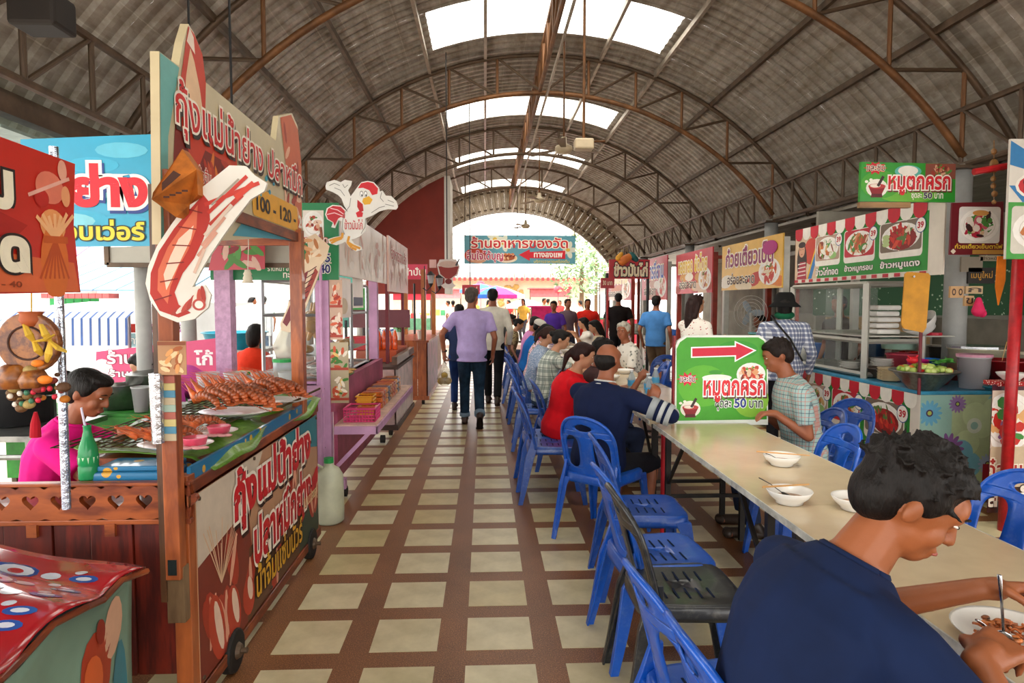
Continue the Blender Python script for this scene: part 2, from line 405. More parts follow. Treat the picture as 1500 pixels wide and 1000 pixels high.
def sky_mat():
    m, n, l, p = nt('translucent_sheet'); v = coords(n, l, (1, 1, 1))
    f = noise(n, l, v, 2.5, 4)
    t = n.new('ShaderNodeBsdfTranslucent'); q = n.new('ShaderNodeBsdfTransparent')
    l.new(ramp(n, l, f, [(.35, '#d8d0b4'), (.6, '#ffffff')]), t.inputs[0]); q.inputs[0].default_value = (1, .98, .94, 1)
    mx = n.new('ShaderNodeMixShader'); mx.inputs[0].default_value = .55
    l.new(t.outputs[0], mx.inputs[1]); l.new(q.outputs[0], mx.inputs[2]); l.new(mx.outputs[0], n['Material Output'].inputs[0]); return m
SM = sky_mat()
RO, ZO, RI, ZI = 4.96, .43, 4.5, .25
def arc(rel, Rr, Z): return Vector((XM + rel, 0, Z + math.sqrt(max(0, Rr * Rr - rel * rel))))
def apt(a, Rr, Z, y): return Vector((XM + Rr * math.sin(a), y, Z + Rr * math.cos(a)))
PITCHY = .19
def sheet(y0, y1, a0, a1):
    n = max(1, round((y1 - y0) / PITCHY)); dy = (y1 - y0) / n; prof = []
    for i in range(n):
        y = y0 + i * dy; prof += [(y, 0), (y + dy * .28, 0), (y + dy * .42, .032), (y + dy * .86, .032)]
    prof.append((y1, 0)); na = max(4, int(abs(a1 - a0) * 22)); mb = MB(); vs = []
    for j in range(na + 1):
        a = a0 + (a1 - a0) * j / na
        vs += [apt(a, RO + h, ZO, y) for y, h in prof]
    k = len(prof); mb.add(vs, [(j * k + i, j * k + i + 1, (j + 1) * k + i + 1, (j + 1) * k + i) for j in range(na) for i in range(k - 1)])
    return mb
A0 = math.asin(4.35 / RO); AS = math.asin(1.62 / RO)
roof = sempty('roof')
TY = [2.0, 6.1, 10.2, 14.3, 18.4, 22.5]
ys = []
for t in [-10.3, -6.2, -2.1] + TY[:-1]:
    ys += [(t, t + 1.2, 0), (t + 1.2, t + 2.25, 0), (t + 2.25, t + 3.45, 1), (t + 3.45, t + 4.1, 0)]
for y0, y1, s in ys:
    if s:
        obj('roof_sheet', sheet(y0, y1, -A0, -AS), RM, roof); obj('roof_sheet', sheet(y0, y1, AS, A0), RM, roof)
        obj('skylight_sheet', sheet(y0, y1, -AS, AS), SM, roof)
    else: obj('roof_sheet', sheet(y0, y1, -A0, A0), RM, roof)
steel = mat('painted_steel', '#5d4a38', .5, .3, .3, 6); steel_l = mat('galvanised_steel', '#a79c8d', .45, .4, .2, 6)
rust = mat('rusty_steel', '#7a5230', .55, .3, .35, 5)
for rel in (-4.2, -3.3, -2.6, -1.72, -.88, .88, 1.72, 2.6, 3.3, 4.2):
    p = arc(rel, RO - .05, ZO); obj('purlin', MB().box(p.x - .022, -10.3, p.z - .035, p.x + .022, 22.5, p.z + .035), steel_l if abs(rel) < 2 else steel, roof)
struct('roof_rod', MB().tube([(XM + .04, -2, 4.72), (XM + .04, 22.4, 4.6)], .02, 6), steel_l, roof)
VR = [-3.6, -2.87, -2.15, -1.43, -.7, .7, 1.43, 2.15, 2.87, 3.6]
for ti, t in enumerate(TY):
    tr = sempty('roof_truss', (XM, t, 0)); q = rust if ti in (1, 2) else steel
    amax_o = math.asin(4.3 / 4.9); amax_i = math.asin(3.62 / RI)
    obj('top_chord', MB().tube([apt(a, 4.88, ZO, t) for a in [amax_o * (i / 20 - 1) for i in range(41)]], .032, 8), steel, tr, smooth=True)
    obj('bottom_chord', MB().tube([apt(a, RI, ZI, t) for a in [amax_i * (i / 20 - 1) for i in range(41)]], .036, 8), q, tr, smooth=True)
    for r in VR:
        a = arc(r, RI, ZI); b = arc(r, 4.88, ZO); a.y = b.y = t; unit_bar('web_bar', a, b, .022, steel if ti > 2 else q, tr)
    for s in (-1, 1):
        rr = [0, .7, 1.43, 2.15, 2.87, 3.6]
        for i in range(5):
            a = arc(s * rr[i], RI, ZI); b = arc(s * rr[i + 1], 4.88, ZO); a.y = b.y = t; unit_bar('web_bar', a, b, .02, steel, tr)
for X, nm in ((XR, 'right'), (XL, 'left')):
    tr = sempty('eave_truss', (X, 10, 0))
    for z in (2.84, 3.36): obj('chord', MB().tube([(X, -2, z), (X, 22.5, z)], .03, 8), steel, tr)
    k = 0; y = 2.0 - .683 * 5
    while y < 22.4:
        unit_bar('web_bar', (X, y, 2.84), (X, y, 3.36), .02, steel, tr); unit_bar('web_bar', (X, y, 2.84), (X, y + .683, 3.36), .018, steel, tr); y += .6833
tr = sempty('ridge_truss', (XM, 10, 0))
for z, dx in ((4.78, -.05), (5.25, -.05)): obj('chord', MB().tube([(XM + dx, -2, z), (XM + dx, 22.5, z)], .032, 8), rust, tr)
y = 2.0 - .683 * 5
while y < 22.4:
    unit_bar('web_bar', (XM - .05, y, 4.78), (XM - .05, y, 5.25), .022, rust, tr); unit_bar('web_bar', (XM - .05, y + .683, 4.78), (XM - .05, y, 5.25), .02, rust, tr); y += .6833
colm = mat('grey_column_paint', '#a5a6a2', .6, 0, .12, 4)
for i, t in enumerate(TY[1:], 1):
    for X in (XR, XL):
        c = struct('column', MB().cyl((X, t, 0), (X, t, 2.84), .1 if X > 0 else .065, n=20), colm, smooth=True)
        obj('top_plate', MB().box(X - .16, t - .16, 2.79, X + .16, t + .16, 2.82), steel, c)
# far gable: ribbed board above the open arch
gm = mat('gable_metal', '#a1917c', .6, .2, .2, 3)
mb = MB(); N = 44; gy = 22.44
for i in range(N):
    a = [-math.asin(4.3 / 4.9) + 2 * math.asin(4.3 / 4.9) * (i + u) / N for u in (0, .45, .55, 1)]
    pts = []
    for q, dy in zip(a, (0, 0, .04, .04)):
        o_ = apt(q, 5.03, ZO, gy + dy); qi = max(-.95, min(.95, q)); i_ = apt(qi, 4.1, .52, gy + dy)
        pts.append((i_, o_))
    for (p0, p1), (p2, p3) in zip(pts, pts[1:]): mb.add([p0, p1, p3, p2], [(0, 1, 2, 3)])
struct('wall_gable', mb, gm)
struct('trim_1', MB().tube([apt(a, 4.1, .52, gy - .02) for a in [-.95 + 1.9 * i / 40 for i in range(41)]], .035, 8), steel_l, smooth=True)
# maroon partition closing the far left of the vault, white on its end
mar = mat('maroon_panel', '#7e2617', .7, var=.1, scale=2); wht = mat('white_wall', '#d9d5cc', .7, var=.06, scale=2)
yb = 15.5
pl = [(-2.75, 1.75), (-.93, 1.75)] + [(XM + r_, arc(r_, 4.5, .35).z) for r_ in (-1.83, -2.2, -2.6, -3.0, -3.4, -3.65)]
Mw = Matrix(((1, 0, 0, 0), (0, 0, -1, yb), (0, 1, 0, 0), (0, 0, 0, 1)))
struct('wall_far_left', MB().prism(pl, Mw, .1), mar)
struct('trim_2', MB().box(-.93, yb - .1, 1.75, -.80, yb + 1.2, 4.47), wht)
# back wall beyond the right-hand stalls with a dark green sheet, low lean-to roof
struct('wall_right', MB().box(6.0, 1, 0, 6.12, 16, 1.35), mat('concrete_wall', '#8d877a', .85, var=.2, scale=2))
struct('trim_3', MB().box(4.35, 8.5, 1.38, 7.3, 8.53, 2.3), dotted('speckled_green_sheet', '#3f6a48', '#c9dcc0', 16, .2, .6))
struct('wall_stall_back', MB().box(4.4, 8.54, 0, 7.3, 8.6, 2.75), mat('grey_block_wall', '#a39f92', .85, var=.2, scale=2))
cb = struct('trim_5', MB().box(4.5, 8.44, .93, 5.9, 8.49, 1.36), mat('tan_board', '#b8966a', .8, var=.15, scale=2))
struct('ceiling', MB().box(4.85, .5, 2.80, 7.6, 22, 2.84), RM)
struct('wall_back', MB().box(7.4, .5, 0, 7.5, 22, 2.84), mat('grimy_back_wall', '#7a7468', .9, var=.25, scale=1.5))
# ================================================================ people
PEOPLE = []
SKIN = {'tan': '#96583a', 'fair': '#c08a6a', 'dark': '#7c472c', 'warm': '#96552f'}
def skin(k): return mat('skin_' + k, SKIN[k], .5, var=.08, scale=12, bmp=.05, bscale=200)
def hair_mat(h):
    nm = 'hair_' + h.lstrip('#')
    if nm in _M: return _M[nm]
    m, n, l, p = nt(nm); v = coords(n, l, (1, 1, .25)); f = noise(n, l, v, 90, 3)
    c = lin(h); l.new(ramp(n, l, f, [(.3, tuple(x * .5 for x in c)), (.7, tuple(min(1, x * 1.2) for x in c))]), p.inputs['Base Color'])
    p.inputs['Roughness'].default_value = .55; p.inputs['Specular IOR Level'].default_value = .25; bump(n, l, p, f, .6, .01); _M[nm] = m; return m
def rem(name, mb, m, parent, vox=.01, it=4, fac=.5):
    o = obj(name, mb, m, parent)
    k = o.modifiers.new('r', 'REMESH'); k.mode = 'VOXEL'; k.voxel_size = vox; k.use_smooth_shade = True
    if it: k = o.modifiers.new('s', 'SMOOTH'); k.factor = fac; k.iterations = it
    return o
def ik(a, b, l1, l2, hint):
    d = b - a; L = max(1e-4, min(d.length, (l1 + l2) * .995)); u = d.normalized(); b = a + u * L
    x = (l1 * l1 - l2 * l2 + L * L) / (2 * L); h = math.sqrt(max(0, l1 * l1 - x * x))
    q = (hint - u * hint.dot(u)); q = q.normalized() if q.length > 1e-5 else Vector((0, 0, -1))
    return a + u * x + q * h, b
def ring(c, hw, hd, right, fwd, n=16, back=1.0):
    return [c + right * hw * math.cos(t) + fwd * hd * (1 if math.sin(t) > 0 else back) * math.sin(t) for t in [2 * PI * k / n for k in range(n)]]
def hand(mb, w, d, palm_n, side, s=1.0, curl=.5, spread=.12, r=.0085, thumb_dir=None):
    """w wrist, d finger direction, palm_n the palm's outward normal, side: +1 when the thumb lies along d x palm_n"""
    d = d.normalized(); nrm = (palm_n - d * palm_n.dot(d)).normalized(); ac = d.cross(nrm).normalized() * side      # towards the thumb
    L = .085 * s; kn = w + d * L
    mb.cap_(w - d * .01, w + d * .03 * s, .024 * s, .027 * s, 10)
    for q in (-.028, -.01, .01, .028): mb.cap_(w + ac * q * s * .7 + d * .02, kn + ac * q * s, .016 * s, .0125 * s, 8)
    for i, (q, ln) in enumerate(((.03, .072), (.011, .08), (-.009, .075), (-.028, .058))):
        p = kn + ac * q * s - d * .01; ang = curl * .45; dd = d + ac * spread * (q / .03) * .6
        for j, fr in enumerate((.45, .32, .25)):
            ang += curl * (.55 if j else .35)
            v = (dd.normalized() * math.cos(ang) + nrm * math.sin(ang)).normalized(); e = p + v * ln * fr * s
            mb.cap_(p, e, r * s * (1.05 - j * .08), r * s * (.97 - j * .1), 8); p = e
    p = w + d * .02 * s + ac * .026 * s; t1 = (d * .6 + ac * .65 + nrm * .35).normalized(); t2 = (d * .9 + ac * .05 + nrm * (.3 + curl * .4)).normalized()
    mb.cap_(w + d * .012, p + t1 * .022 * s, .016 * s, .0125 * s, 8); mb.cap_(p + t1 * .022 * s, p + t1 * .022 * s + t2 * .032 * s, .0115 * s, .010 * s, 8)
    mb.cap_(p + t1 * .022 * s + t2 * .032 * s, p + t1 * .02 * s + t2 * .056 * s + nrm * .006, .010 * s, .0085 * s, 8)
def person(label, loc, face, pose='stand', h=1.7, sk='tan', hair='short', hairc='#15100d', top='#888888', top_m=None, sleeve='short', legs='#2a3550', legs_m=None,
           lean=.0, hd=(0, 0), lh=None, rh=None, lf=None, rf=None, build=1.0, sex='m', detail=1, shorts=False, shoe='#3a2c22', world_hands=True, curl=.5, group=None, cat='person', skirt=False, hair_extra=None, seat=.44, legs_hide=False, bald=False):
    """loc = floor point under the pelvis, face = heading in degrees (0 looks along +Y, 90 along +X); hd=(pitch down, yaw to the right) of the head"""
    s = h / 1.72; vox = {2: .0055, 1: .0105, 0: .0135, -1: .024}[detail]
    root = thing('person', label, cat, (0, 0, 0), 0, group)
    Wi = (Matrix.Translation(loc) @ Matrix.Rotation(-R(face), 4, 'Z')).inverted()
    V = lambda *a: Vector(a)
    fem = sex == 'f'; sh = (.165 if fem else .19) * s * build; hp = .09 * s
    X = V(1, 0, 0)
    sit = pose == 'sit'; far = detail < 1; det_ = detail; detail = max(detail, 0)
    pz = (seat + .10) if sit else .93 * s
    pel = V(0, 0, pz)
    def sp(t, ln):                      # point up the spine, leaning more towards the top
        a = lean * (.6 + .4 * t); return V(0, math.sin(a) * ln, math.cos(a) * ln)
    u0 = V(0, math.sin(lean * .8), math.cos(lean * .8)); u1 = V(0, math.sin(lean * 1.15), math.cos(lean * 1.15))
    f0 = V(0, u0.z, -u0.y); f1 = V(0, u1.z, -u1.y)
    waist = pel + u0 * .16 * s; chest = waist + u0 * .18 * s; shl = chest + u1 * .155 * s; neck = shl + u1 * .055 * s
    cur = [(pel - u0 * .07 * s, .145, .105, f0), (pel + u0 * .02 * s, .165 if fem else .16, .12, f0), (waist, .125 if fem else .145, .1, f0), (waist + u0 * .1 * s, .14 if fem else .158, .108, f0),
           (chest, .15 if fem else .172, .118 if fem else .115, f1), (chest + u1 * .08 * s, .158 if fem else .185, .105, f1), (shl, .125 if fem else .142, .076, f1), (neck, .056, .056, f1)]
    b = build
    def torso(g, i0=0, i1=8, wide=1.0):
        return [ring(c, (hw * b + g) * s * wide, (hd_ * (b if b > 1 else 1) + g) * s, X, f) for c, hw, hd_, f in cur[i0:i1]]
    # head
    hpitch, hyaw = hd; hpitch += lean * .55
    hr = Matrix.Rotation(-R(0) - hyaw, 3, 'Z') @ Matrix.Rotation(-hpitch, 3, 'X')
    hb = neck + u1 * .035 * s + V(0, .012, 0)
    H = lambda x, y, z: hb + hr @ V(x * s, y * s, z * s)
    body = MB(); body.rings(torso(-.006))
    body.cap_(shl, hb + hr @ V(0, .0, .05 * s), .062 * s * (1 if not fem else .85), .05 * s * (1 if not fem else .88), 12)
    body.ell(H(0, .0, .125), (.074 * s, .093 * s, .088 * s), hr); body.ell(H(0, .028, .07), (.058 * s, .066 * s, .07 * s), hr)
    body.ell(H(0, .055, .035), (.036 * s, .04 * s, .03 * s), hr)
    body.ell(H(0, .07, .14), (.055 * s, .03 * s, .04 * s), hr)
    for q in (-1, 1):
        body.ell(H(q * .032, .06, .08), (.025 * s, .027 * s, .03 * s), hr)
        body.ell(H(q * .075, -.004, .1), (.011 * s, .017 * s, .028 * s), hr @ Matrix.Rotation(q * .3, 3, 'Z'))
    body.cap_(H(0, .09, .125), H(0, .108, .087), .0085 * s, .0125 * s, 8); body.cap_(H(-.009, .097, .084), H(.009, .097, .084), .0095 * s, .0095 * s, 8)
    body.cap_(H(-.018, .09, .054), H(.018, .09, .054), .009 * s, .009 * s, 8); body.cap_(H(-.014, .088, .042), H(.014, .088, .042), .009 * s, .009 * s, 8)
    # arms
    ua, fa = .285 * s, .255 * s; hands = {}
    for q, tgt in ((-1, lh), (1, rh)):
        a = shl + X * q * sh * .97 - u1 * .045
        spec = tgt
        if spec is None: w = a + V(q * .06, .06, -.49 * s); hint = V(q * .4, -.8, 0); fd, pn = V(0, .15, -1), V(-q, 0, 0); cl = .6
        else:
            w = Wi @ Vector(spec['w']) if world_hands else Vector(spec['w']); hint = Wi.to_3x3() @ Vector(spec['hint']) if 'hint' in spec else V(q * .6, -.3, -.8)
            fd = Wi.to_3x3() @ Vector(spec['d']) if 'd' in spec else None; pn = Wi.to_3x3() @ Vector(spec['n']) if 'n' in spec else V(-q * .3, 0, -1); cl = spec.get('curl', .7)
        e, w = ik(a, w, ua, fa, hint)
        if fd is None: fd = (w - e).normalized() + V(0, 0, -.1)
        hands[q] = (a, e, w, fd, pn)
        thin = .86 if fem else 1.0
        body.cap_(a, e, .05 * s * thin * b ** .5, .037 * s * thin, 10); body.cap_(e, w, .038 * s * thin, .025 * s * thin, 10)
        side = 1 if (fd.cross(pn)).dot(V(-q, .3, .6)) > 0 else -1
        if spec and 'thumb' in spec: side = 1 if fd.cross(pn).dot(Wi.to_3x3() @ Vector(spec['thumb'])) > 0 else -1
        hand(body, w, fd, pn, side, s * (.9 if fem else 1), cl)
    # legs
    kn = {}
    for q, tg in ((-1, lf), (1, rf)):
        hj = pel + X * q * hp - V(0, 0, .03)
        if sit:
            k = V(q * .13, .43 * s, seat + .05) if tg is None or 'k' not in tg else Vector(tg['k']); an = V(q * .14, (.36 if tg is None else tg.get('y', .36)) * s, .08)
        else:
            an = V(q * .085, 0, .085) if tg is None else Vector(tg['a']); k, an = ik(hj, an, .43 * s, .42 * s, V(0, 1, 0))
        td = V(0, 1, 0) if not tg or 'toe' not in tg else Vector(tg['toe']).normalized()
        kn[q] = (hj, k, an, td)
        body.cap_(hj, k, .082 * s * b ** .5, .055 * s, 12); body.cap_(k, k + (an - k) * .45, .055 * s, .052 * s, 12); body.cap_(k + (an - k) * .4, an, .053 * s, .035 * s, 12)
        up = V(0, -td.z, td.y) if td.y else V(0, 0, 1)
        heel = an - td * .035 * s - up * .05 * s; toe = an + td * .15 * s - up * .055 * s
        body.cap_(an, heel, .035 * s, .033 * s, 10); body.cap_(heel, toe, .035 * s, .026 * s, 10); body.cap_(toe - X * .02, toe + X * .02, .024 * s, .024 * s, 8)
    bo = rem('body', body, skin(sk), root, vox, 3)
    # shirt
    tm_ = top_m or mat('cloth_' + top.lstrip('#'), top, .85, var=.1, scale=9, bmp=.25, bscale=14)
    if top:
        sm_ = MB(); sm_.rings(([ring(pel - u0 * .11 * s, (.165 * b + .02) * s, (.118 * b + .015) * s, X, f0)] if not sit else []) + torso(.018 if detail < 2 else .02, 0, 7)); sm_.rings([ring(shl - u1 * .05, (.15 * b + .01) * s, (.085 + .012) * s, X, f1), ring(shl + u1 * .012, (.125 * b) * s, .086 * s, X, f1), ring(neck - u1 * .012, .078 * s, .074 * s, X, f1)])
        for q in (-1, 1):
            a, e, w, fd, pn = hands[q]
            sm_.cap_(shl + X * q * .07 * s - u1 * .03, a, .062 * s, .06 * s * b ** .4, 12)
            if sleeve == 'short': sm_.tube([a, a + (e - a) * .4, a + (e - a) * .72], [.061 * s * b ** .4, .062 * s, .064 * s], 14)
            elif sleeve == 'long': sm_.cap_(a, e, .064 * s * b ** .4, .052 * s, 12); sm_.tube([e, e + (w - e) * .5, e + (w - e) * .97], [.052 * s, .045 * s, .036 * s], 14); sm_.ell(e, (.051 * s,) * 3)
            elif sleeve == 'none': pass
        rem('shirt', sm_, tm_, root, max(vox, .007) * (1.35 if far else 1), 5)
        # collar ring
        if detail: obj('collar', MB().tube([neck - u1 * .012 + X * .066 * s * math.cos(t) + f1 * .06 * s * math.sin(t) for t in [2 * PI * k / 16 for k in range(17)]], .009 * s, 6), tm_, root, smooth=True)
    lm = legs_m or mat('cloth_' + legs.lstrip('#'), legs, .85, var=.15, scale=7, bmp=.3, bscale=16)
    if not legs_hide:
        lg = MB()
        if skirt:
            lg.rings([ring(pel + u0 * .08 * s, .15 * s, .12 * s, X, f0), ring(pel - u0 * .02, .18 * s, .15 * s, X, f0), ring(V(0, .25 * s if sit else .02, (seat + .08) if sit else .62 * s), .21 * s, .17 * s, X, V(0, 1, 0)), ring(V(0, .42 * s if sit else .02, .42 * s), .21 * s, .16 * s, X, V(0, 1, 0))])
        else:
            lg.rings([ring(pel + u0 * .03 * s, .15 * s * b, .11 * s * b, X, f0), ring(pel - u0 * .03, .16 * s * b, .12 * s * b, X, f0), ring(pel - u0 * .11 * s, .155 * s, .11 * s, X, f0)])
            for q in (-1, 1):
                hj, k, an, td = kn[q]
                lg.cap_(hj, k, .095 * s * b ** .5, .07 * s, 12)
                if shorts: lg.tube([k, k + (an - k) * .08], [.07 * s, .075 * s], 12)
                else: lg.tube([k, k + (an - k) * .5, k + (an - k) * .95], [.068 * s, .064 * s, .06 * s], 14); lg.ell(k, (.068 * s,) * 3)
        rem('trousers' if not skirt else 'skirt', lg, lm, root, max(vox, .009) * (1.4 if far else 1.2), 4)
    for q in (-1, 1):
        hj, k, an, td = kn[q]; up = V(0, -td.z, td.y)
        sm2 = MB(); heel = an - td * .045 * s - up * .05 * s; toe = an + td * .165 * s - up * .052 * s
        sm2.cap_(heel, toe, .042 * s, .034 * s, 12); sm2.cap_(toe - X * .018, toe + X * .018, .032 * s, .032 * s, 10)
        if not shorts: sm2.cap_(an - td * .01, heel + up * .01, .045 * s, .04 * s, 12)
        shm = obj('shoe', sm2, mat('shoe_' + shoe.lstrip('#'), shoe, .5), root, smooth=True)
        obj('sole', MB().prism([(math.cos(t) * .12 * s, math.sin(t) * .042 * s) for t in [2 * PI * k / 16 for k in range(16)]], Matrix.Translation((heel + toe) / 2 - up * .034 * s) @ Matrix((td, X, up)).transposed().to_4x4(), -.014), mat('sole_dark', '#1f1a16', .8), shm)
    # hair
    hm = hair_mat(hairc); hr_ = MB()
    if bald:
        hr_.ell(H(0, -.024, .1), (.0795 * s, .08 * s, .062 * s), hr, n=24, m=12); hr_.ell(H(0, -.04, .07), (.062 * s, .05 * s, .045 * s), hr)
    elif hair != 'none':
        hr_.ell(H(0, -.014, .142), (.081 * s, .094 * s, .081 * s), hr, n=20, m=12)
        hr_.ell(H(0, -.042, .1), (.07 * s, .062 * s, .074 * s), hr, n=18, m=10)
        hr_.ell(H(0, .035, .19), (.066 * s, .055 * s, .03 * s), hr)
        for q in (-1, 1): hr_.ell(H(q * .064, .004, .14), (.02 * s, .042 * s, .045 * s), hr)
        rnd = random.Random(sum(map(ord, label)))
        if hair == 'short' and detail >= 1:
            for i in range(150 if detail == 2 else 30):    # tufts
                a = rnd.random() * 2 * PI; e_ = rnd.uniform(-.1 if detail == 2 else .25, 1.5)
                d = V(math.cos(a) * math.cos(e_), math.sin(a) * math.cos(e_), math.sin(e_)); c = V(0, -.012, .14) + V(d.x * .078, d.y * .09, d.z * .078)
                if c.y > .05 and c.z < .17: continue
                t_ = (d + V(rnd.uniform(-.6, .6), .5 + rnd.uniform(-.5, .5), rnd.uniform(-.3, .2))).normalized()
                hr_.cap_(H(*c), H(*(c + t_ * (.032 if detail == 2 else .024))), .008 * s, .003 * s, 6)
        if hair == 'long':
            hr_.cap_(H(0, -.06, .1), H(0, -.085, -.06), .07 * s, .06 * s, 14); hr_.cap_(H(0, -.085, -.06), H(0, -.095, -.17), .06 * s, .035 * s, 12)
            for q in (-1, 1): hr_.cap_(H(q * .06, -.01, .12), H(q * .062, -.05, -.04), .03 * s, .028 * s, 10)
        if hair == 'pony': hr_.cap_(H(0, -.1, .12), H(0, -.13, .05), .026 * s, .03 * s, 10); hr_.cap_(H(0, -.13, .05), H(0, -.12, -.08), .03 * s, .012 * s, 10)
        if hair == 'bun': hr_.ell(H(0, -.115, .13), (.038 * s, .035 * s, .036 * s), hr)
        if hair == 'bob': hr_.cap_(H(0, -.05, .1), H(0, -.05, .02), .08 * s, .07 * s, 14)
    if hr_.v: rem('hair', hr_, hm, root, .006 if detail == 2 else (.013 if far else .009), 2, .4)
    # features
    if detail:
        dark = mat('eye_dark', '#120c0a', .2, var=0); whm = mat('eye_white', '#e8e2da', .25, var=0); brw = hair_mat(hairc); lip = mat('lip', '#9c4f45', .4, var=.05)
        for q in (-1, 1):
            ey = obj('eye', MB().ell(H(q * .031, .0835, .119), (.012 * s, .0075 * s, .0038 * s), hr, 10, 7), whm, root, smooth=True)
            obj('iris', MB().ell(H(q * .031, .0905, .119), (.0055 * s, .003 * s, .0036 * s), hr, 8, 6), dark, ey, smooth=True)
            obj('eyebrow', MB().tube([H(q * .016, .0975, .138), H(q * .032, .0975, .143), H(q * .05, .085, .138)], [.0022 * s, .003 * s, .0015 * s], 6), brw, root)
        obj('lips', MB().tube([H(-.024, .091, .05), H(-.01, .1, .0515), H(.01, .1, .0515), H(.024, .091, .05)], [.003 * s, .006 * s, .006 * s, .003 * s], 6), lip, root, smooth=True)
    root.location = loc; root.rotation_euler = (0, 0, -R(face))
    root_info = dict(root=root, hb=hb, H=H, hands=hands, hr=hr, s=s, neck=neck, shl=shl, chest=chest, waist=waist, pel=pel, X=X, f=f1, u=u1, kn=kn, Wi=Wi, sh=sh, b=b)
    PEOPLE.append(root_info)
    return root_info
def lobj(name, mb, m, info, **k):      # mesh given in the person's own coordinates
    o = obj(name, mb, m, None, **k); o.parent = info['root']; return o
def world(info, v): return info['Wi'].inverted() @ v
# ================================================================ plastic chairs
def plastic(name, h, wear=0.0, dark=None):
    if name in _M: return _M[name]
    m, n, l, p = nt(name); v = coords(n, l); f = noise(n, l, v, 7, 6, .7); c = lin(h)
    base = ramp(n, l, f, [(.3, tuple(x * .8 for x in c)), (.7, c)])
    if wear:
        g = noise(n, l, v, 16, 8, .75); base = mixrgb(n, l, ramp(n, l, g, [(.52, 0.0), (.66, wear)]), base, dark or '#9fb0c8')
    l.new(base, p.inputs['Base Color']); p.inputs['Roughness'].default_value = .33; p.inputs['Coat Weight'].default_value = .25
    bump(n, l, p, f, .08, .003); _M[name] = m; return m
BLUE = plastic('blue_plastic', '#0a54bb', .14); BLUE2 = plastic('dark_blue_plastic', '#0b48a2', .16)
GREY = plastic('worn_black_plastic', '#23262a', .35, '#6d6a60')
def back_mesh():
    mb = MB(); NV = 56
    def w(v): return .198 if v < .5 else .198 * max(0, 1 - ((v - .5) / .5) ** 2.6) ** (1 / 2.2) 
    def y3(u, v): return -.185 - .11 * v ** 1.2 + .045 * (u / .2) ** 2
    def pt(u, v): return Vector((u, y3(u, v), .425 + .405 * v))
    vs = [.995 * i / NV for i in range(NV + 1)]
    def ivs(v):
        W = max(w(v), .012)
        if .76 <= v <= .88:
            h = .062 * math.sqrt(max(0, 1 - ((v - .82) / .06) ** 2)); h = min(h, W - .03); h = max(h, 0); return 2, [(-W, -h), (h, W)]
        if .14 <= v <= .68:
            k = max(0, 1 - abs((v - .41) / .27) ** 4) ** .5; c = (.05 + .035 * (1 - v) + W - .036) / 2 * 1.0; hh = max(0, (W - .036 - .05 - .01 * (1 - v)) / 2) * k
            c = (.05 + W - .036) / 2
            return 3, [(-W, -c - hh), (-c + hh, c - hh), (c + hh, W)]
        return 1, [(-W, W)]
    for a, b in zip(vs, vs[1:]):
        m_ = (a + b) / 2; kind = ivs(m_)[0]
        def at(v):
            k, r = ivs(v)
            if k == kind: return r
            W = max(w(v), .012)
            if kind == 1: return [(-W, W)]
            if kind == 2: return [(-W, 0), (0, W)]
            c = (.05 + W - .036) / 2; return [(-W, -c), (-c, c), (c, W)]
        for (l0, r0), (l1, r1) in zip(at(a), at(b)):
            n = 4 if kind != 1 else 8
            for i in range(n):
                mb.add([pt(l0 + (r0 - l0) * i / n, a), pt(l0 + (r0 - l0) * (i + 1) / n, a), pt(l1 + (r1 - l1) * (i + 1) / n, b), pt(l1 + (r1 - l1) * i / n, b)], [(0, 1, 2, 3)])
    # rolled rim round the outline
    rim = [pt(s_ * w(v), v) for s_, seq in ((-1, vs), (1, vs[::-1])) for v in seq]
    mb.tube([p + Vector((0, -.004, 0)) for p in rim], .0085, 6)
    return mb
def seat_mesh():
    mb = MB(); rr = []; n = 40
    def se(a, hw_f, hw_b, hd):
        c, s = math.cos(a), math.sin(a); x = abs(c) ** .38 * (1 if c > 0 else -1); y = abs(s) ** .38 * (1 if s > 0 else -1)
        hw = hw_b + (hw_f - hw_b) * (y + 1) / 2; return x * hw, y * hd
    for k, (f, z) in enumerate(((.02, .432), (.35, .433), (.7, .437), (.9, .442), (.97, .441), (1.0, .433), (1.01, .40), (1.012, .385))):
        rr.append([Vector((se(2 * PI * i / n, .215 * f, .19 * f, .205 * f)[0], se(2 * PI * i / n, .215 * f, .19 * f, .205 * f)[1], z)) for i in range(n)])
    mb.rings(rr, cap=False); mb.add(rr[0], [tuple(range(n))[::-1]]); return mb
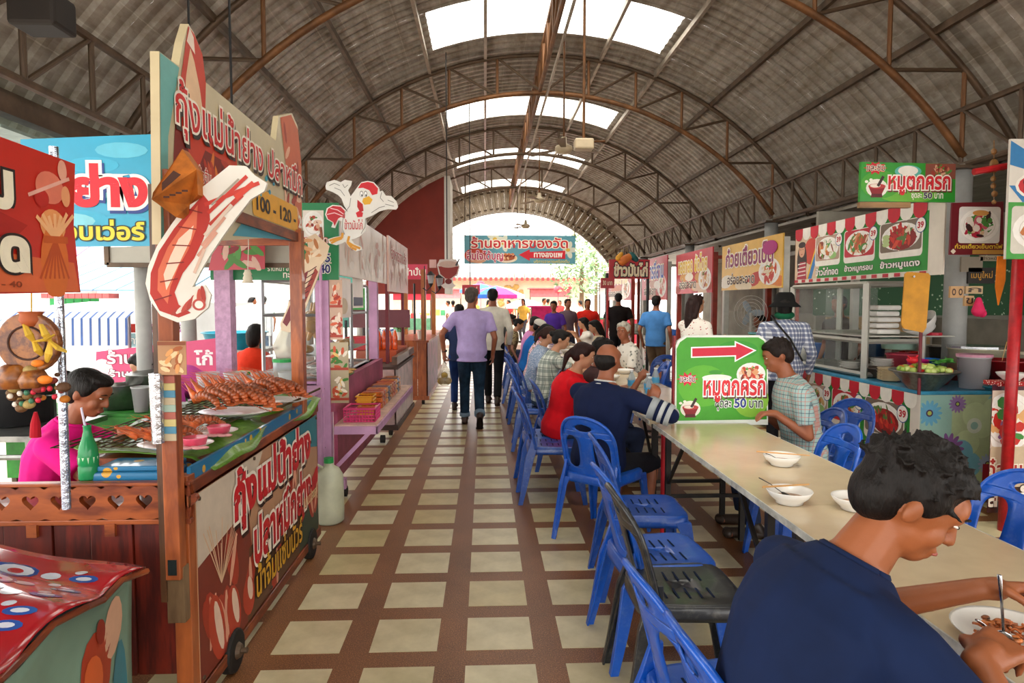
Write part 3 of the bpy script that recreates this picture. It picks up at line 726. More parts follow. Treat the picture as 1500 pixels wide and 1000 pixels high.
def make_chair(m, label='x', group=None):
    t = thing('plastic_chair', label, 'chair', (0, 0, 0), 0, group)
    obj('backrest', back_mesh(), m, t, smooth=True, thick=.006, weld=True)
    st = obj('seat', seat_mesh(), m, t, smooth=True, thick=.004)
    sl = MB()
    for i in range(5):
        for s in (-1, 1): sl.box(s * .035 - (.0 if s > 0 else .085), -.1 + i * .045, .4385, s * .035 + (.085 if s > 0 else 0), -.092 + i * .045, .4395)
    obj('slot', sl, mat('slot_dark', '#071a38', .8), st)['kind'] = 'stuff'
    for sx in (-1, 1):
        # rear leg: continues the back's stile to the floor
        lg = MB(); lg.rings([[Vector((sx * x + dx, y + dy, z)) for dx, dy in ((-a, -b_), (a, -b_), (a, b_), (-a, b_))] for x, y, z, a, b_ in
            ((.188, -.15, .52, .008, .02), (.19, -.165, .43, .012, .034), (.196, -.19, .36, .013, .034), (.213, -.23, .15, .011, .024), (.222, -.262, 0, .010, .018))])
        lg.rings([[Vector((sx * x + dx, y + dy, z)) for dx, dy in ((-a, -b_), (a, -b_), (a, b_), (-a, b_))] for x, y, z, a, b_ in
            ((.165, -.192, .41, .03, .006), (.18, -.205, .36, .024, .006), (.2, -.25, .12, .016, .005), (.212, -.275, 0, .012, .005))])
        obj('leg', lg, m, t, bevel=.003)
        lg = MB(); lg.rings([[Vector((sx * x + dx, y + dy, z)) for dx, dy in ((-a, -b_), (a, -b_), (a, b_), (-a, b_))] for x, y, z, a, b_ in
            ((.203, .16, .415, .008, .042), (.207, .175, .36, .008, .03), (.217, .215, .12, .008, .02), (.222, .235, 0, .008, .016))])
        lg.rings([[Vector((sx * x + dx, y + dy, z)) for dx, dy in ((-a, -b_), (a, -b_), (a, b_), (-a, b_))] for x, y, z, a, b_ in
            ((.17, .196, .41, .042, .007), (.185, .205, .36, .028, .007), (.205, .234, .12, .018, .006), (.212, .25, 0, .014, .006))])
        obj('leg', lg, m, t, bevel=.003)
    return t
chairB = make_chair(BLUE); chairG = make_chair(GREY); chairD = make_chair(BLUE2)
used = {}
def put_chair(proto, x, y, face, label, group=None):
    if not used.get(proto.name):
        used[proto.name] = 1; r = proto; r.location = (x, y, 0); r.rotation_euler = (0, 0, -R(face)); r['label'] = label
        if group: r['group'] = group
        return r
    return dup(proto, (x, y, 0), -R(face), label, group)
GL = 'blue plastic chairs on the aisle side of the tables'
put_chair(chairB, .72, 1.42, 86, 'blue plastic chair under the man in the navy t-shirt, nearest of the row', GL)
EMPTYL = [(chairB, .69, 1.75, 84, 'scuffed blue plastic chair in front of the grey-black chair, paint-flecked seat'),
          (chairG, .78, 2.5, 90, 'worn grey-black plastic chair, the only dark one in the row'),
          (chairB, .78, 2.86, 86, 'empty blue plastic chair directly behind the grey-black chair, glossy seat'),
          (chairD, .87, 3.5, 92, 'empty blue plastic chair second behind the grey-black one, lighter glare on seat'),
          (chairB, .79, 4.28, 40, 'blue plastic chair under the bald man, printed white words on its back'),
          (chairD, .54, 5.15, 92, 'empty blue chair standing out in the aisle behind the bald man'),
          (chairB, .53, 5.5, 90, 'blue chair tucked behind the aisle chair, beside the woman in red')]
for a in EMPTYL: put_chair(*a, GL)
for i, (x, y) in enumerate([(.72, 6.15), (.56, 6.95), (.66, 7.7), (.56, 8.5), (.62, 9.3), (.55, 10.2), (.62, 11.1), (.6, 12.0), (.52, 13.0), (.5, 14.2)]):
    put_chair(chairB if i % 2 else chairD, x, y, 86 + (i * 7) % 9, 'blue chair, %s behind the woman in red along the aisle-side row' % ['first', 'second', 'third', 'fourth', 'fifth', 'sixth', 'seventh', 'eighth', 'ninth', 'tenth'][i], 'blue chairs in the far part of the aisle-side row')
GR = 'blue plastic chairs on the stall side of the tables'
for c, x, y, f, lb in [(chairB, 1.86, 3.72, -92, 'blue chair tucked against the table left of the red 39 stall banner'), (chairD, 2.5, 4.62, -112, 'blue chair pulled back from the table in front of the 39 stall, handle hole showing'),
          (chairB, 2.03, 2.62, -95, 'blue chair at the table right behind the head of the navy shirt man'), (chairB, 2.12, 2.05, -90, 'blue plastic chair cut by the right frame edge, low at the table end'),
          (chairD, 2.1, 4.3, -90, 'blue chair under the man in the teal checked shirt'), (chairB, 1.95, 7.9, -90, 'blue chair under the white-haired man'),
          (chairD, 2.35, 8.6, -150, 'blue chair standing behind the white-haired man'), (chairB, 1.95, 10.4, -90, 'blue chair under the woman in beige'), (chairD, 1.95, 12.0, -90, 'blue chair under the woman in the white top')]:
    put_chair(c, x, y, f, lb, GR)
# ================================================================ tables
TT = mat('cream_laminate', '#cbb795', .22, var=.08, scale=3, coat=.3); TE = mat('white_edge_strip', '#b9b8ae', .5, var=.3, scale=14); TL = mat('dark_table_steel', '#2a2622', .5, .4, .3)
def table(label, y0, y1, x0=1.11, x1=1.74):
    t = thing('folding_table', label, 'table', ((x0 + x1) / 2, (y0 + y1) / 2, 0), 0, 'long cream tables standing end to end')
    tb = obj('tabletop', MB().box(x0 + .006, y0, .728, x1 - .006, y1, .75), TT, t)
    for x in (x0, x1 - .006): obj('edge_strip', MB().box(x, y0, .724, x + .006, y1, .7505), TE, tb)
    for s, y in ((1, y0 + .12), (-1, y1 - .12)):
        for x in (x0 + .07, x1 - .07):
            obj('leg', MB().bar((x, y, 0), (x, y, .728), .032), TL, t)
            obj('brace', MB().bar((x, y, .38), (x, y + s * .35, .72), .018), TL, t)
        obj('crossbar', MB().bar((x0 + .07, y, .3), (x1 - .07, y, .3), .022), TL, t)
        obj('crossbar', MB().bar((x0 + .07, y, .68), (x1 - .07, y, .68), .022), TL, t)
    return t
for i, (y0, y1) in enumerate([(.75, 2.5), (2.503, 4.25), (4.36, 6.1), (6.14, 7.9), (7.94, 9.7), (9.74, 11.5), (11.54, 13.2)]):
    table(['long cream table where the man in navy eats', 'long cream table carrying the three white bowls', 'cream table behind the green arrow board, water bottles on it', 'cream table in front of the white-haired man', 'fifth cream table down the row, among the diners',
           'cream table in front of the woman in beige', 'furthest cream table at the end of the row'][i], y0, y1)
tag(obj('table_prop', MB().cyl((1.2, 4.3, 0), (1.2, 4.3, .72), .02), mat('red_paint', '#b3121c', .4)), 'red steel post under the table edge below the green board', 'post')
# ================================================================ crockery and table things
def bowl_prof(r, h): return [(.0005, .004), (r * .5, .004), (r * .52, 0), (r * .58, 0), (r * .6, h * .18), (r * .85, h * .55), (r, h), (r * .985, h + .003), (r * .94, h - .002), (r * .8, h * .58), (r * .55, h * .24), (.0005, h * .18)]
def bowl(label, x, y, z=.752, r=.085, h=.045, fill='#b98a6c', cutl=True, rz=0, group=None, oval=1.0, fz=.45):
    t = thing('bowl', label, 'bowl', (0, 0, 0), 0, group)
    wm_ = mat('white_melamine', '#e4e2dc', .25, var=.03, coat=.3)
    b = MB().lathe(bowl_prof(r, h), n=32); b.v = [(p[0], p[1] * oval, p[2]) for p in b.v]
    obj('body', b, wm_, t, smooth=True)
    obj('soup', MB().lathe([(.0005, h * fz + .002), (r * .55, h * fz + .001), (r * .7, h * fz)], n=24), mat('food_' + fill.lstrip('#'), fill, .35, var=.35, scale=50, bmp=.4), t, smooth=True)
    t.location = (x, y, z); t.rotation_euler = (0, 0, rz); return t
def stick_pair(label, name, a, b, m, r=.003, group=None):
    t = thing(name, label, 'chopsticks' if name == 'chopsticks' else 'cutlery', a, 0, group)
    a = Vector(a); b = Vector(b)
    obj('stick', MB().cyl(a, b, r, r * .7, 6), m, t); obj('stick', MB().cyl(a + Vector((.006, .01, .0)), b + Vector((.004, .008, 0)), r, r * .7, 6), m, t); return t
STEEL = mat('stainless_steel', '#b9bbbd', .22, 1.0, .05, 20)
BAM = mat('bamboo', '#c9975a', .5)
def spoon(label, a, b, group=None, m=None):
    a = Vector(a); b = Vector(b); t = thing('spoon', label, 'spoon', b, 0, group); d = (b - a).normalized()
    obj('handle', MB().tube([a, (a + b) / 2 + Vector((0, 0, .004)), b], [.0045, .003, .003], 8, flat=.5), m or STEEL, t, smooth=True)
    rot = d.to_track_quat('Y', 'Z').to_matrix()
    obj('spoon_bowl', MB().ell(b + d * .026, (.019, .03, .006), rot), m or STEEL, t, smooth=True); return t
bowl('oval white bowl just before the green board, chopsticks across the rim', 1.46, 3.13, r=.088, h=.047, fill='#a8785e')
stick_pair('wooden chopsticks across the bowl nearest the green board', 'chopsticks', (1.345, 3.16, .812), (1.58, 3.09, .806), BAM)
spoon('steel spoon resting in the bowl nearest the green board', (1.375, 3.12, .812), (1.43, 3.12, .786), m=mat('dark_steel', '#4c4844', .3, .9))
bowl('white bowl with spoon and chopsticks, between the other two bowls', 1.215, 2.53, r=.088, h=.05, fill='#a27b55')
stick_pair('wooden chopsticks lying across the middle bowl', 'chopsticks', (1.1, 2.52, .818), (1.31, 2.56, .815), BAM)
spoon('dark steel spoon standing in the middle bowl', (1.12, 2.6, .835), (1.19, 2.54, .79), m=mat('dark_steel', '#4c4844', .3, .9))
bowl('white bowl half hidden by the head of the man in navy', 1.43, 2.44, r=.085, h=.048, fill='#b48a66')
pl_ = thing('plate', 'white plate of fried noodles under the hands of the man in navy', 'plate', (1.235, 1.44, .752))
obj('dish', MB().lathe([(.0005, .004), (.07, .004), (.075, 0), (.08, .002), (.125, .03), (.127, .033), (.12, .03), (.08, .008), (.0005, .008)], (1.235, 1.44, .752), 36), mat('white_melamine', '#e4e2dc', .25, var=.03, coat=.3), pl_, smooth=True)
nd = MB(); rnd = random.Random(5)
for i in range(46):
    a = rnd.random() * 6.3; q = rnd.random() ** .6 * .078; c = Vector((1.235 + q * math.cos(a), 1.44 + q * math.sin(a), .765 + (.085 - q) * .35))
    b_ = rnd.random() * 6.3; nd.tube([c + Vector((math.cos(b_ + t) * .022, math.sin(b_ + t) * .018, .004 * math.sin(t * 3))) for t in (0, .7, 1.4, 2.1)], .0035, 5)
obj('noodles', nd, mat('fried_noodles', '#b8622a', .4, var=.5, scale=60), pl_, smooth=True)
ch_ = MB()
for i in range(16):
    a = rnd.random() * 6.3; q = rnd.random() * .07; ch_.ell((1.235 + q * math.cos(a), 1.44 + q * math.sin(a), .785), (.011, .008, .006), n=7, m=5)
obj('toppings', ch_, mat('topping', '#c9763c', .4, var=.6, scale=40), pl_, smooth=True)
# water bottles and clutter at the board
def bottle(label, x, y, z=.752, h=.21, r=.032, body=None, cap='#e8eef2', lab='#4aa6d8', group=None, fluid=None):
    t = thing('bottle', label, 'bottle', (0, 0, 0), 0, group)
    gl = body or glass('clear_bottle', (.82, .9, .93), .4, .08)
    obj('body', MB().lathe([(.001, 0), (r * .9, 0), (r, .01), (r, h * .3), (r * .93, h * .36), (r, h * .42), (r, h * .65), (r * .75, h * .78), (r * .4, h * .9), (r * .4, h * .96)], n=16), gl, t, smooth=True)
    obj('cap', MB().cyl((0, 0, h * .94), (0, 0, h), r * .46), col(cap), t)
    if lab: obj('wrapper', MB().lathe([(r * 1.03, h * .4), (r * 1.03, h * .62)], n=16), col(lab), t, smooth=True)
    t.location = (x, y, z); return t
gW = 'water bottles on the table behind the green board'
for i, (x, y) in enumerate([(1.26, 5.55), (1.34, 5.3), (1.29, 5.05), (1.52, 5.75)]): bottle('clear plastic water bottle with a pale blue wrapper among the diners', x, y, .752, .22, .034, group=gW)
gB = 'bowls and plates on the far tables'
for i, (x, y) in enumerate([(1.25, 5.75), (1.5, 6.4), (1.3, 6.7), (1.28, 7.6), (1.58, 7.3), (1.35, 8.6), (1.5, 9.4), (1.3, 10.4), (1.55, 11.2)]):
    bowl('white bowl of food on one of the far tables', x, y, r=.1, h=.045, fill=['#c79b6e', '#8d4b2e', '#d9c39a'][i % 3], group=gB)
cl = MB(); rnd = random.Random(3)
cl.grid(lambda u, v: Vector((1.52 + u * .34, 4.72 + v * .5, .765 + .05 * math.sin(u * 9) * math.sin(v * 7 + 1) ** 2 * (1 - abs(u - .5)) + .035 * math.sin(u * PI) * math.sin(v * PI))), 18, 18)
tag(obj('jacket', cl, mat('blue_cloth', '#1b4fa0', .8, bmp=.3), thick=.01, smooth=True), 'crumpled blue jacket lying on the table left of the green board', 'jacket')
for i, (x, y) in enumerate([(1.3, 4.62), (1.22, 4.92), (1.45, 5.1)]):
    pb = obj('paper_menu', MB().box(-.1, -.07, 0, .1, .07, .004), col('#d8cfc0'), None, bevel=.001); pb.location = (x, y, .7505); pb.rotation_euler = (0, 0, i * .7); tag(pb, 'flat paper sheet on the table behind the green board', 'paper', 'papers on the table behind the green board')
# ---- green arrow board standing on the table
gb = Board('arrow_sign', 'green board with a red arrow standing on the cream table, pork dish at 50 baht', 'sign', 'Y', 4.29,
    poly_px=[(988, 622), (1125, 622), (1125, 506), (1121, 497), (1113, 491), (1005, 491), (993, 499), (988, 510)], thick=.03, base='#e9efe4')
g = gb.px
def rim_in(b, pts, h, k): b.poly_([b.px(*q) for q in pts], h, k)
rim_in(gb, [(991, 616), (1123, 614), (1123, 507), (1119, 499), (1111, 494), (1006, 494), (996, 501), (991, 511)], '#43a324', 1)
gb.ellipse(g(1030, 565), .17, .14, '#5db42c', 1.3); gb.ellipse(g(1100, 585), .12, .12, '#8cc63a', 1.4); gb.ellipse(g(1080, 512), .14, .06, '#2f9a20', 1.3)
rim_in(gb, [(1012, 524), (1076, 522), (1076, 530), (1108, 513), (1076, 499), (1076, 506), (1012, 508)], '#ffffff', 2)
rim_in(gb, [(1014, 522), (1078, 520), (1078, 527), (1104, 513), (1078, 502), (1078, 508), (1014, 510)], '#d4123a', 2.5)
gb.ellipse(g(1050, 553), .1, .022, '#f2f4ec', 2); gb.food(g(1078, 566), g(1122, 530), 4, ['#c8452a', '#e0a070', '#e8c8a8', '#7a2a1a', '#d2331f'], n=40, garnish='#3f9a2c')
gb.ellipse(g(1048, 545), .045, .015, '#3f9a2c', 3)
gb.star(g(1007, 555), (.075, .05), (.045, .026), 10, '#d4123a', 3); gb.text('และชิม', g(996, 559), g(1018, 550), '#2a1612', 5, .01, '#ffffff', .05)
gb.text('หมูตกครก', g(1030, 589), g(1121, 556), '#e0222e', 6, .03, '#ffffff', .06, '#5a1a14')
gb.text('ชุดละ', g(1047, 601), g(1071, 586), '#1e3c22', 5, .02, '#ffffff', .05); gb.text('50', g(1075, 597), g(1093, 583), '#1d3c8a', 5, .03, '#ffffff', .05); gb.text('บาท', g(1097, 597), g(1117, 586), '#1e3c22', 5, .02, '#ffffff', .05)
def mortar(b, cx, cy, s, k=4):
    """red mortar with a dark pestle; s = width in metres"""
    b.ellipse((cx, cy + s * .1), s * .62, s * .5, '#f2efe2', k); b.poly_([(cx - s * .5, cy + s * .2), (cx + s * .5, cy + s * .2), (cx + s * .3, cy - s * .22), (cx - s * .3, cy - s * .22)], '#8e1420', k + .5)
    b.poly_([(cx - s * .3, cy - s * .22), (cx + s * .3, cy - s * .22), (cx + s * .34, cy - s * .42), (cx - s * .34, cy - s * .42)], '#5c0f18', k + .5)
    b.ellipse((cx, cy + s * .2), s * .5, s * .14, '#c23a3a', k + .8); b.ellipse((cx - s * .1, cy + s * .22), s * .3, s * .1, '#f4eadc', k + 1)
    b.line((cx + s * .05, cy + s * .2), (cx + s * .35, cy + s * .75), s * .16, '#3a2320', k + 1.2)
    for dx, dy in ((-.6, .45), (-.35, .55)): b.ellipse((cx + s * dx, cy + s * dy), s * .1, s * .08, '#f2f4e2', k)
mortar(gb, *g(1011, 601), .11)
gb.done()
obj('side_edge', MB().box(g(988, 622)[0] - .012, 4.29, .752, g(988, 622)[0], 4.33, 1.33), col('#8a1a1c'), gb.root)
# ================================================================ the people in the place
NAVY = mat('navy_jersey', '#0e1f42', .85, var=.15, scale=5, bmp=.35, bscale=9)
hero = person('young man in a navy t-shirt bent over his plate, short black hair', (.53, 1.24, 0), 84, 'sit', h=1.72, sk='warm', hair='short', top_m=NAVY, legs='#20242c', lean=.44, hd=(.36, .42), seat=.44, detail=2, build=1.05,
    lh=dict(w=(1.12, 1.40, .905), hint=(.3, .7, -1), d=(.8, -.25, .1), n=(-.3, -.4, -.9), thumb=(-.2, -.9, .3), curl=1.1),
    rh=dict(w=(.865, 1.08, .925), hint=(-.2, -.9, -.6), d=(.9, .4, .12), n=(-.1, .25, -.9), thumb=(-.3, .9, .2), curl=1.0))
spoon('steel spoon held in the far hand of the man in navy', tuple(P(1464, 842, Y=1.33)), tuple(P(1470, 925, Y=1.40)))
spoon('steel fork held in the near hand of the man in navy', tuple(P(1432, 908, Y=1.13)), tuple(P(1478, 948, Y=1.32)))
CHK = check_cloth('blue_white_check', '#e8ecf2', '#17336e', '#17336e', .045, .5, .1); TEAL = check_cloth('teal_check', '#9db8b4', '#223c50', '#c46a5a', .05, .12, .1)
PLD = check_cloth('grey_green_check', '#d8dccf', '#6f8078', '#46564f', .09, .4, .12)
DOT = dotted('dotted_blue_dress', '#93a8c4', '#eef2f6', 70, .3); PNK = dotted('pink_floral', '#e8c9cc', '#c2415a', 45, .35, dots2='#7a8f5a'); PAT = dotted('pattern_brown', '#9a8a62', '#4e3a26', 30, .4)
WFL = dotted('white_leaf_print', '#ddd9cf', '#7d8078', 22, .3); WRD = dotted('white_red_print', '#ece6dc', '#a83232', 32, .22)
sit = lambda lab, x, y, fc=88, **k: person(lab, (x, y, 0), fc, 'sit', **k)
def table_hand(x, y, z=.82, d=(1, 0, 0), n=(0, 0, -1), **k): return dict(w=(x, y, z), d=d, n=n, hint=(0, 0, -1), **k)
bald = sit('balding man in a navy sweater with grey striped sleeves, seen from behind', .76, 4.34, 50, h=1.72, seat=.38, sk='tan', hair='none', hairc='#1a1512', top_m=mat('navy_knit', '#101b3c', .9, var=.1), sleeve='long', build=1.2, lean=.14, bald=True, legs='#1a1a20', shorts=True, shoe='#1c1a1a',
    lh=table_hand(1.22, 4.82, .82), rh=dict(w=(1.12, 4.33, .88), d=(.4, .1, 1), n=(0, 1, 0), hint=(.6, -.8, -.3)))
# striped lower sleeves and collar as bands on the sweater
for q in (-1, 1):
    a, e, w_, fd, pn = bald['hands'][q]
    for t0, t1, hx in ((.5, .66, '#9aa0a2'), (.66, .74, '#101b3c'), (.74, .84, '#b9bdbc'), (.84, .9, '#101b3c'), (.9, 1.0, '#a9aeae')):
        lobj('sleeve_band', MB().cyl(a + (e - a) * t0, a + (e - a) * t1, .0745, .071, 20), mat('knit_' + hx.lstrip('#'), hx, .9), bald, smooth=True)
    for t0, t1, hx in ((0.0, .3, '#a9aeae'), (.3, .4, '#101b3c'), (.4, .65, '#b9bdbc'), (.65, .75, '#101b3c'), (.75, 1, '#a9aeae')):
        lobj('sleeve_band', MB().cyl(e + (w_ - e) * t0, e + (w_ - e) * t1, .059 - .012 * t0, .059 - .012 * t1, 20), mat('knit_' + hx.lstrip('#'), hx, .9), bald, smooth=True)
for k, hx in enumerate(('#c8c9c4', '#101b3c', '#c8c9c4')):
    c = bald['neck'] - bald['u'] * (.012 * k + .005); lobj('collar_band', MB().tube([c + bald['X'] * (.07 + .004 * k) * math.cos(t) + bald['f'] * (.066 + .004 * k) * math.sin(t) for t in [2 * PI * j / 20 for j in range(21)]], .007, 6), mat('knit_' + hx.lstrip('#'), hx, .9), bald, smooth=True)
red = sit('woman in a red top with a dark ponytail and a shoulder strap', .62, 5.45, 92, h=1.62, seat=.39, sk='fair', sex='f', hair='pony', hairc='#2c120e', top='#d8101e', lean=.3, hd=(.2, .1), build=1.25, lh=table_hand(1.2, 5.6), rh=table_hand(1.2, 5.3))
u, f_, X_ = red['u'], red['f'], red['X']
lobj('bag_strap', MB().tube([red['shl'] + X_ * -.11 + f_ * .1, red['shl'] + X_ * -.12 + u * .045, red['shl'] + X_ * -.08 - f_ * .115, red['chest'] - f_ * .15 + X_ * .02, red['waist'] - f_ * .15 + X_ * .13], .012, 6, flat=.5), dotted('strap', '#4b4e6a', '#c9c4d0', 120, .3), red)
sit('black-haired man leaning towards his food beyond the woman in red, fork in hand', 0.88, 5.62, 82, h=1.7, seat=.36, sk='tan', top='#4a3434', lean=.2, hd=(.1, -.1), rh=dict(w=(1.28, 5.35, .92), d=(.5, .1, .5), n=(0, .6, -.6), hint=(0, -.4, -1), curl=1.1))
spoon('fork in the raised hand of the black-haired man', (1.32, 5.4, .98), (1.38, 5.4, .86))
g5 = None
sit('woman in a grey-green checked shirt with hair in a clip, carrying a dark bag', .62, 7.0, 88, h=1.6, sk='fair', sex='f', hair='bun', top_m=PLD, lean=.28, hd=(.25, .1), legs='#3a4a5a', lh=table_hand(1.2, 7.1), rh=table_hand(1.2, 6.9))
sit('woman in a pale blue dotted dress with a ponytail held by a clip', .58, 8.0, 88, h=1.6, sk='fair', sex='f', hair='pony', hairc='#3a2018', top_m=DOT, legs_m=DOT, skirt=True, lean=.3, hd=(.25, 0), detail=0)
sit('woman in a pink flowered blouse bending over the table', .64, 8.9, 88, h=1.6, sk='fair', sex='f', hair='pony', top_m=PNK, lean=.3, hd=(.2, 0), detail=0)
cp = sit('diner in a white cap and bright blue shirt', .62, 9.9, 88, h=1.66, sk='tan', hair='short', top='#1f6fc0', lean=.3, hd=(.25, 0), detail=0)
lobj('cap', MB().ell(cp['H'](0, -.01, .165), (.092, .105, .07), cp['hr']).ell(cp['H'](0, .09, .15), (.06, .07, .012), cp['hr']), col('#e6e2d4', .8), cp, smooth=True)
sit('man in a pink polo shirt with short black hair', .70, 11.2, 88, h=1.7, sk='tan', top='#cf86b8', lean=.2, hd=(.3, 0), detail=0)
sit('woman in a patterned brown blouse, hair in a bun with a band', .45, 12.2, 88, h=1.58, sk='fair', sex='f', hair='bun', top_m=PAT, lean=.25, hd=(.3, 0), detail=0)
sit('man in a black sleeveless vest at the far end of the row', .42, 13.6, 88, h=1.68, sk='tan', top='#24221f', sleeve='none', lean=.15, hd=(.3, 0), detail=0)
# stall side of the tables
sit('man in a teal and red checked shirt, back half hidden by the green board', 2.14, 4.25, -80, h=1.7, sk='tan', hair='short', hairc='#1e120c', top_m=TEAL, lean=.25, hd=(.25, 0), build=1.08, rh=table_hand(1.86, 4.42, .84, (-1, 0, 0)), lh=table_hand(1.86, 4.1, .84, (-1, 0, 0)))
sit('white-haired man in a leaf-print shirt looking across the aisle', 1.86, 7.95, -98, h=1.7, sk='tan', hairc='#c9c3b4', top_m=WFL, lean=.28, hd=(-.05, -.75), build=1.02, rh=table_hand(1.62, 8.1, .8, (-1, 0, 0)), lh=table_hand(1.55, 7.6, .8, (-1, .2, 0)))
sit('woman in a beige top eating, facing the aisle', 1.9, 10.4, -92, h=1.6, sk='fair', sex='f', hair='long', top='#cbb89c', lean=.2, hd=(.2, 0), detail=0, rh=table_hand(1.6, 10.5, .85, (-1, 0, 0)))
sit('woman in a white top with long dark hair lifting food to her mouth', 1.98, 12.0, -92, h=1.62, sk='fair', sex='f', hair='long', top='#e2dcd2', lean=.25, hd=(.1, 0), detail=0, rh=table_hand(1.65, 11.9, 1.0, (-1, 0, .5)), lh=table_hand(1.62, 12.2, 1.0, (-1, 0, .5)))
st = lambda lab, x, y, fc=0, **k: person(lab, (x, y, 0), fc, 'stand', **k)
# walking people
lav = mat('lavender_polo', '#b7a4d6', .8, var=.1, bmp=.3, bscale=9); jean = mat('dark_jeans', '#20374c', .85, var=.35, scale=9, bmp=.5, bscale=18)
wk = st('grey-haired man in a lavender polo and dark jeans walking away with a plastic bag', -.16, 8.15, -2, h=1.72, sk='tan', hair='short', hairc='#5b5148', top_m=lav, legs_m=jean, shoe='#3b2a22', build=1.1, hd=(0, .5),
    lf=dict(a=(-.09, .22, .09)), rf=dict(a=(.09, -.2, .17), toe=(0, .55, -.8)), lh=dict(w=(-.50, 8.12, .92), d=(0, .1, -1), n=(1, 0, 0), curl=1.3))
for q in (-1, 1):
    hj, k_, an, td = wk['kn'][q]; lobj('jeans_cuff', MB().cyl(an + (k_ - an) * .02, an + (k_ - an) * .14, .066, .068, 18), mat('turned_denim', '#7d94a8', .85), wk, smooth=True)
lobj('watch', MB().cyl(wk['hands'][-1][2] + Vector((0, 0, .02)), wk['hands'][-1][2] + Vector((0, 0, .045)), .034, n=16), mat('watch_strap', '#1c1a18', .5), wk)
bagt = thing('plastic_bag', 'clear plastic bag of yellow fruit hanging from the walking man\'s hand', 'bag', (-.5, 8.12, .42))
bm_ = MB().lathe([(.001, .0), (.06, .005), (.1, .06), (.105, .12), (.08, .22), (.03, .36), (.008, .42)], n=18); bm_.v = [(p[0] * .85 - .5 + .006 * math.sin(p[2] * 60 + p[0] * 90), p[1] * .55 + 8.12, p[2] * .75 + .52) for p in bm_.v]
obj('film', bm_, glass('fruit_bag_film', (.92, .9, .84), .28, .2), bagt, smooth=True)
for i, (dx, dy, dz) in enumerate([(-.045, 0, .05), (.045, .01, .05), (0, -.02, .12), (0, .03, .05)]): obj('fruit', MB().ell((-.5 + dx, 8.12 + dy, .53 + dz), (.045, .042, .045)), mat('yellow_fruit', '#c2a048', .5), bagt, smooth=True)
st('man in a cream long-sleeved shirt and black trousers walking beyond the lavender polo', .12, 9.9, 4, h=1.75, sk='tan', top='#ded9c8', sleeve='long', legs='#17171a', detail=0, lf=dict(a=(-.08, .2, .09)), rf=dict(a=(.08, -.22, .12)))
st('short person in blue trousers hidden behind the lavender polo man', -.36, 9.3, 0, h=1.52, sk='tan', top='#2c3a5e', legs='#27427e', detail=0, rf=dict(a=(.08, -.15, .12)), lf=dict(a=(-.08, .15, .09)))
# standing people on the stall side
pw = st('woman in a purple t-shirt and blue apron standing over the far table', 1.5, 13.8, 200, h=1.6, sk='tan', sex='f', hair='pony', top='#5a35a0', legs='#1c4fa8', lean=.3, detail=0)
st('person in a grey t-shirt and cap standing behind the woman in purple', 1.85, 14.6, 160, h=1.62, sk='tan', top='#6d5a62', legs='#333340', detail=0)
st('man in a black t-shirt standing with his back to the aisle among the far stalls', 2.85, 13.9, 10, h=1.74, sk='tan', top='#1c1616', legs='#1c1c20', detail=0, build=1.12)
st('man in a light blue shirt and brown shorts at the far stalls', 2.95, 11.2, 35, h=1.66, sk='tan', top='#4c86c6', legs='#6d5a48', shorts=True, detail=0, build=1.1)
ww = st('young woman in a white blouse with red prints, sunglasses on her long hair', 2.3, 7.1, 52, h=1.62, sk='fair', sex='f', hair='long', hairc='#2a1410', top_m=WRD, legs='#4a3434', hd=(.05, .3), lh=dict(w=(2.62, 7.2, 1.12), d=(.6, .4, .2), n=(0, 0, 1), hint=(0, 0, -1)))
for q in (-1, 1): lobj('sunglasses_lens', MB().ell(ww['H'](q * .035, .03, .225), (.028, .008, .018), ww['hr'] @ Matrix.Rotation(-.9, 3, 'X')), mat('lens_dark', '#2a2426', .1), ww, smooth=True)
bh = st('person in a black bucket hat and blue white checked shirt and green scarf', 3.0, 6.45, 22, h=1.62, sk='tan', sex='f', hair='bob', top_m=CHK, sleeve='long', legs='#1d1d22', build=1.2)
lobj('bucket_hat', MB().lathe([(.0005, .225), (.06, .225), (.085, .2), (.1, .13), (.15, .085), (.152, .08), (.098, .12)], tuple(bh['hb'] if 'hb' in bh else bh['neck'] + Vector((0, 0, .03))), 28), mat('black_felt', '#1a1a1a', .95), bh, smooth=True, thick=.004)
lobj('scarf', MB().ell(bh['neck'] + Vector((0, -.01, .03)), (.095, .095, .05)), mat('green_scarf', '#1f6a48', .9, bmp=.5, bscale=20), bh, smooth=True)
lobj('bag_strap', MB().tube([bh['shl'] + Vector((-.12, .09, -.02)), bh['shl'] + Vector((-.12, 0, .075)), bh['shl'] + Vector((-.07, -.12, 0)), bh['chest'] + Vector((.05, -.155, 0)), bh['waist'] + Vector((.17, -.1, -.05))], .01, 6), mat('watch_strap', '#1c1a18', .5), bh)
# left side people
pk = sit('woman in a bright pink polo sitting behind the prawn counter, dark hair tied back', -1.98, 2.95, 80, h=1.6, sk='tan', sex='f', hair='bun', top='#e01583', lean=.3, hd=(.3, .12), seat=.44, build=1.0, detail=2,
    rh=dict(w=(-1.55, 2.86, 1.0), d=(1, .1, -.1), n=(0, 0, -1), hint=(0, -.5, -1)), lh=dict(w=(-1.54, 3.15, 1.02), d=(1, -.1, -.1), n=(0, 0, -1), hint=(0, .3, -1)))
sit('woman in a red-orange t-shirt with black hair working at a back table, seen from behind', -2.35, 6.6, 20, h=1.6, sk='tan', sex='f', hair='bob', top='#e23a1c', lean=.2, seat=.5, detail=0, legs='#23304a')
st('person in a pink shirt bending down behind the counter, blue apron strap', -1.9, 4.85, 250, h=1.5, sk='fair', hair='short', top='#e25cc0', legs='#24406a', lean=1.15, detail=0)
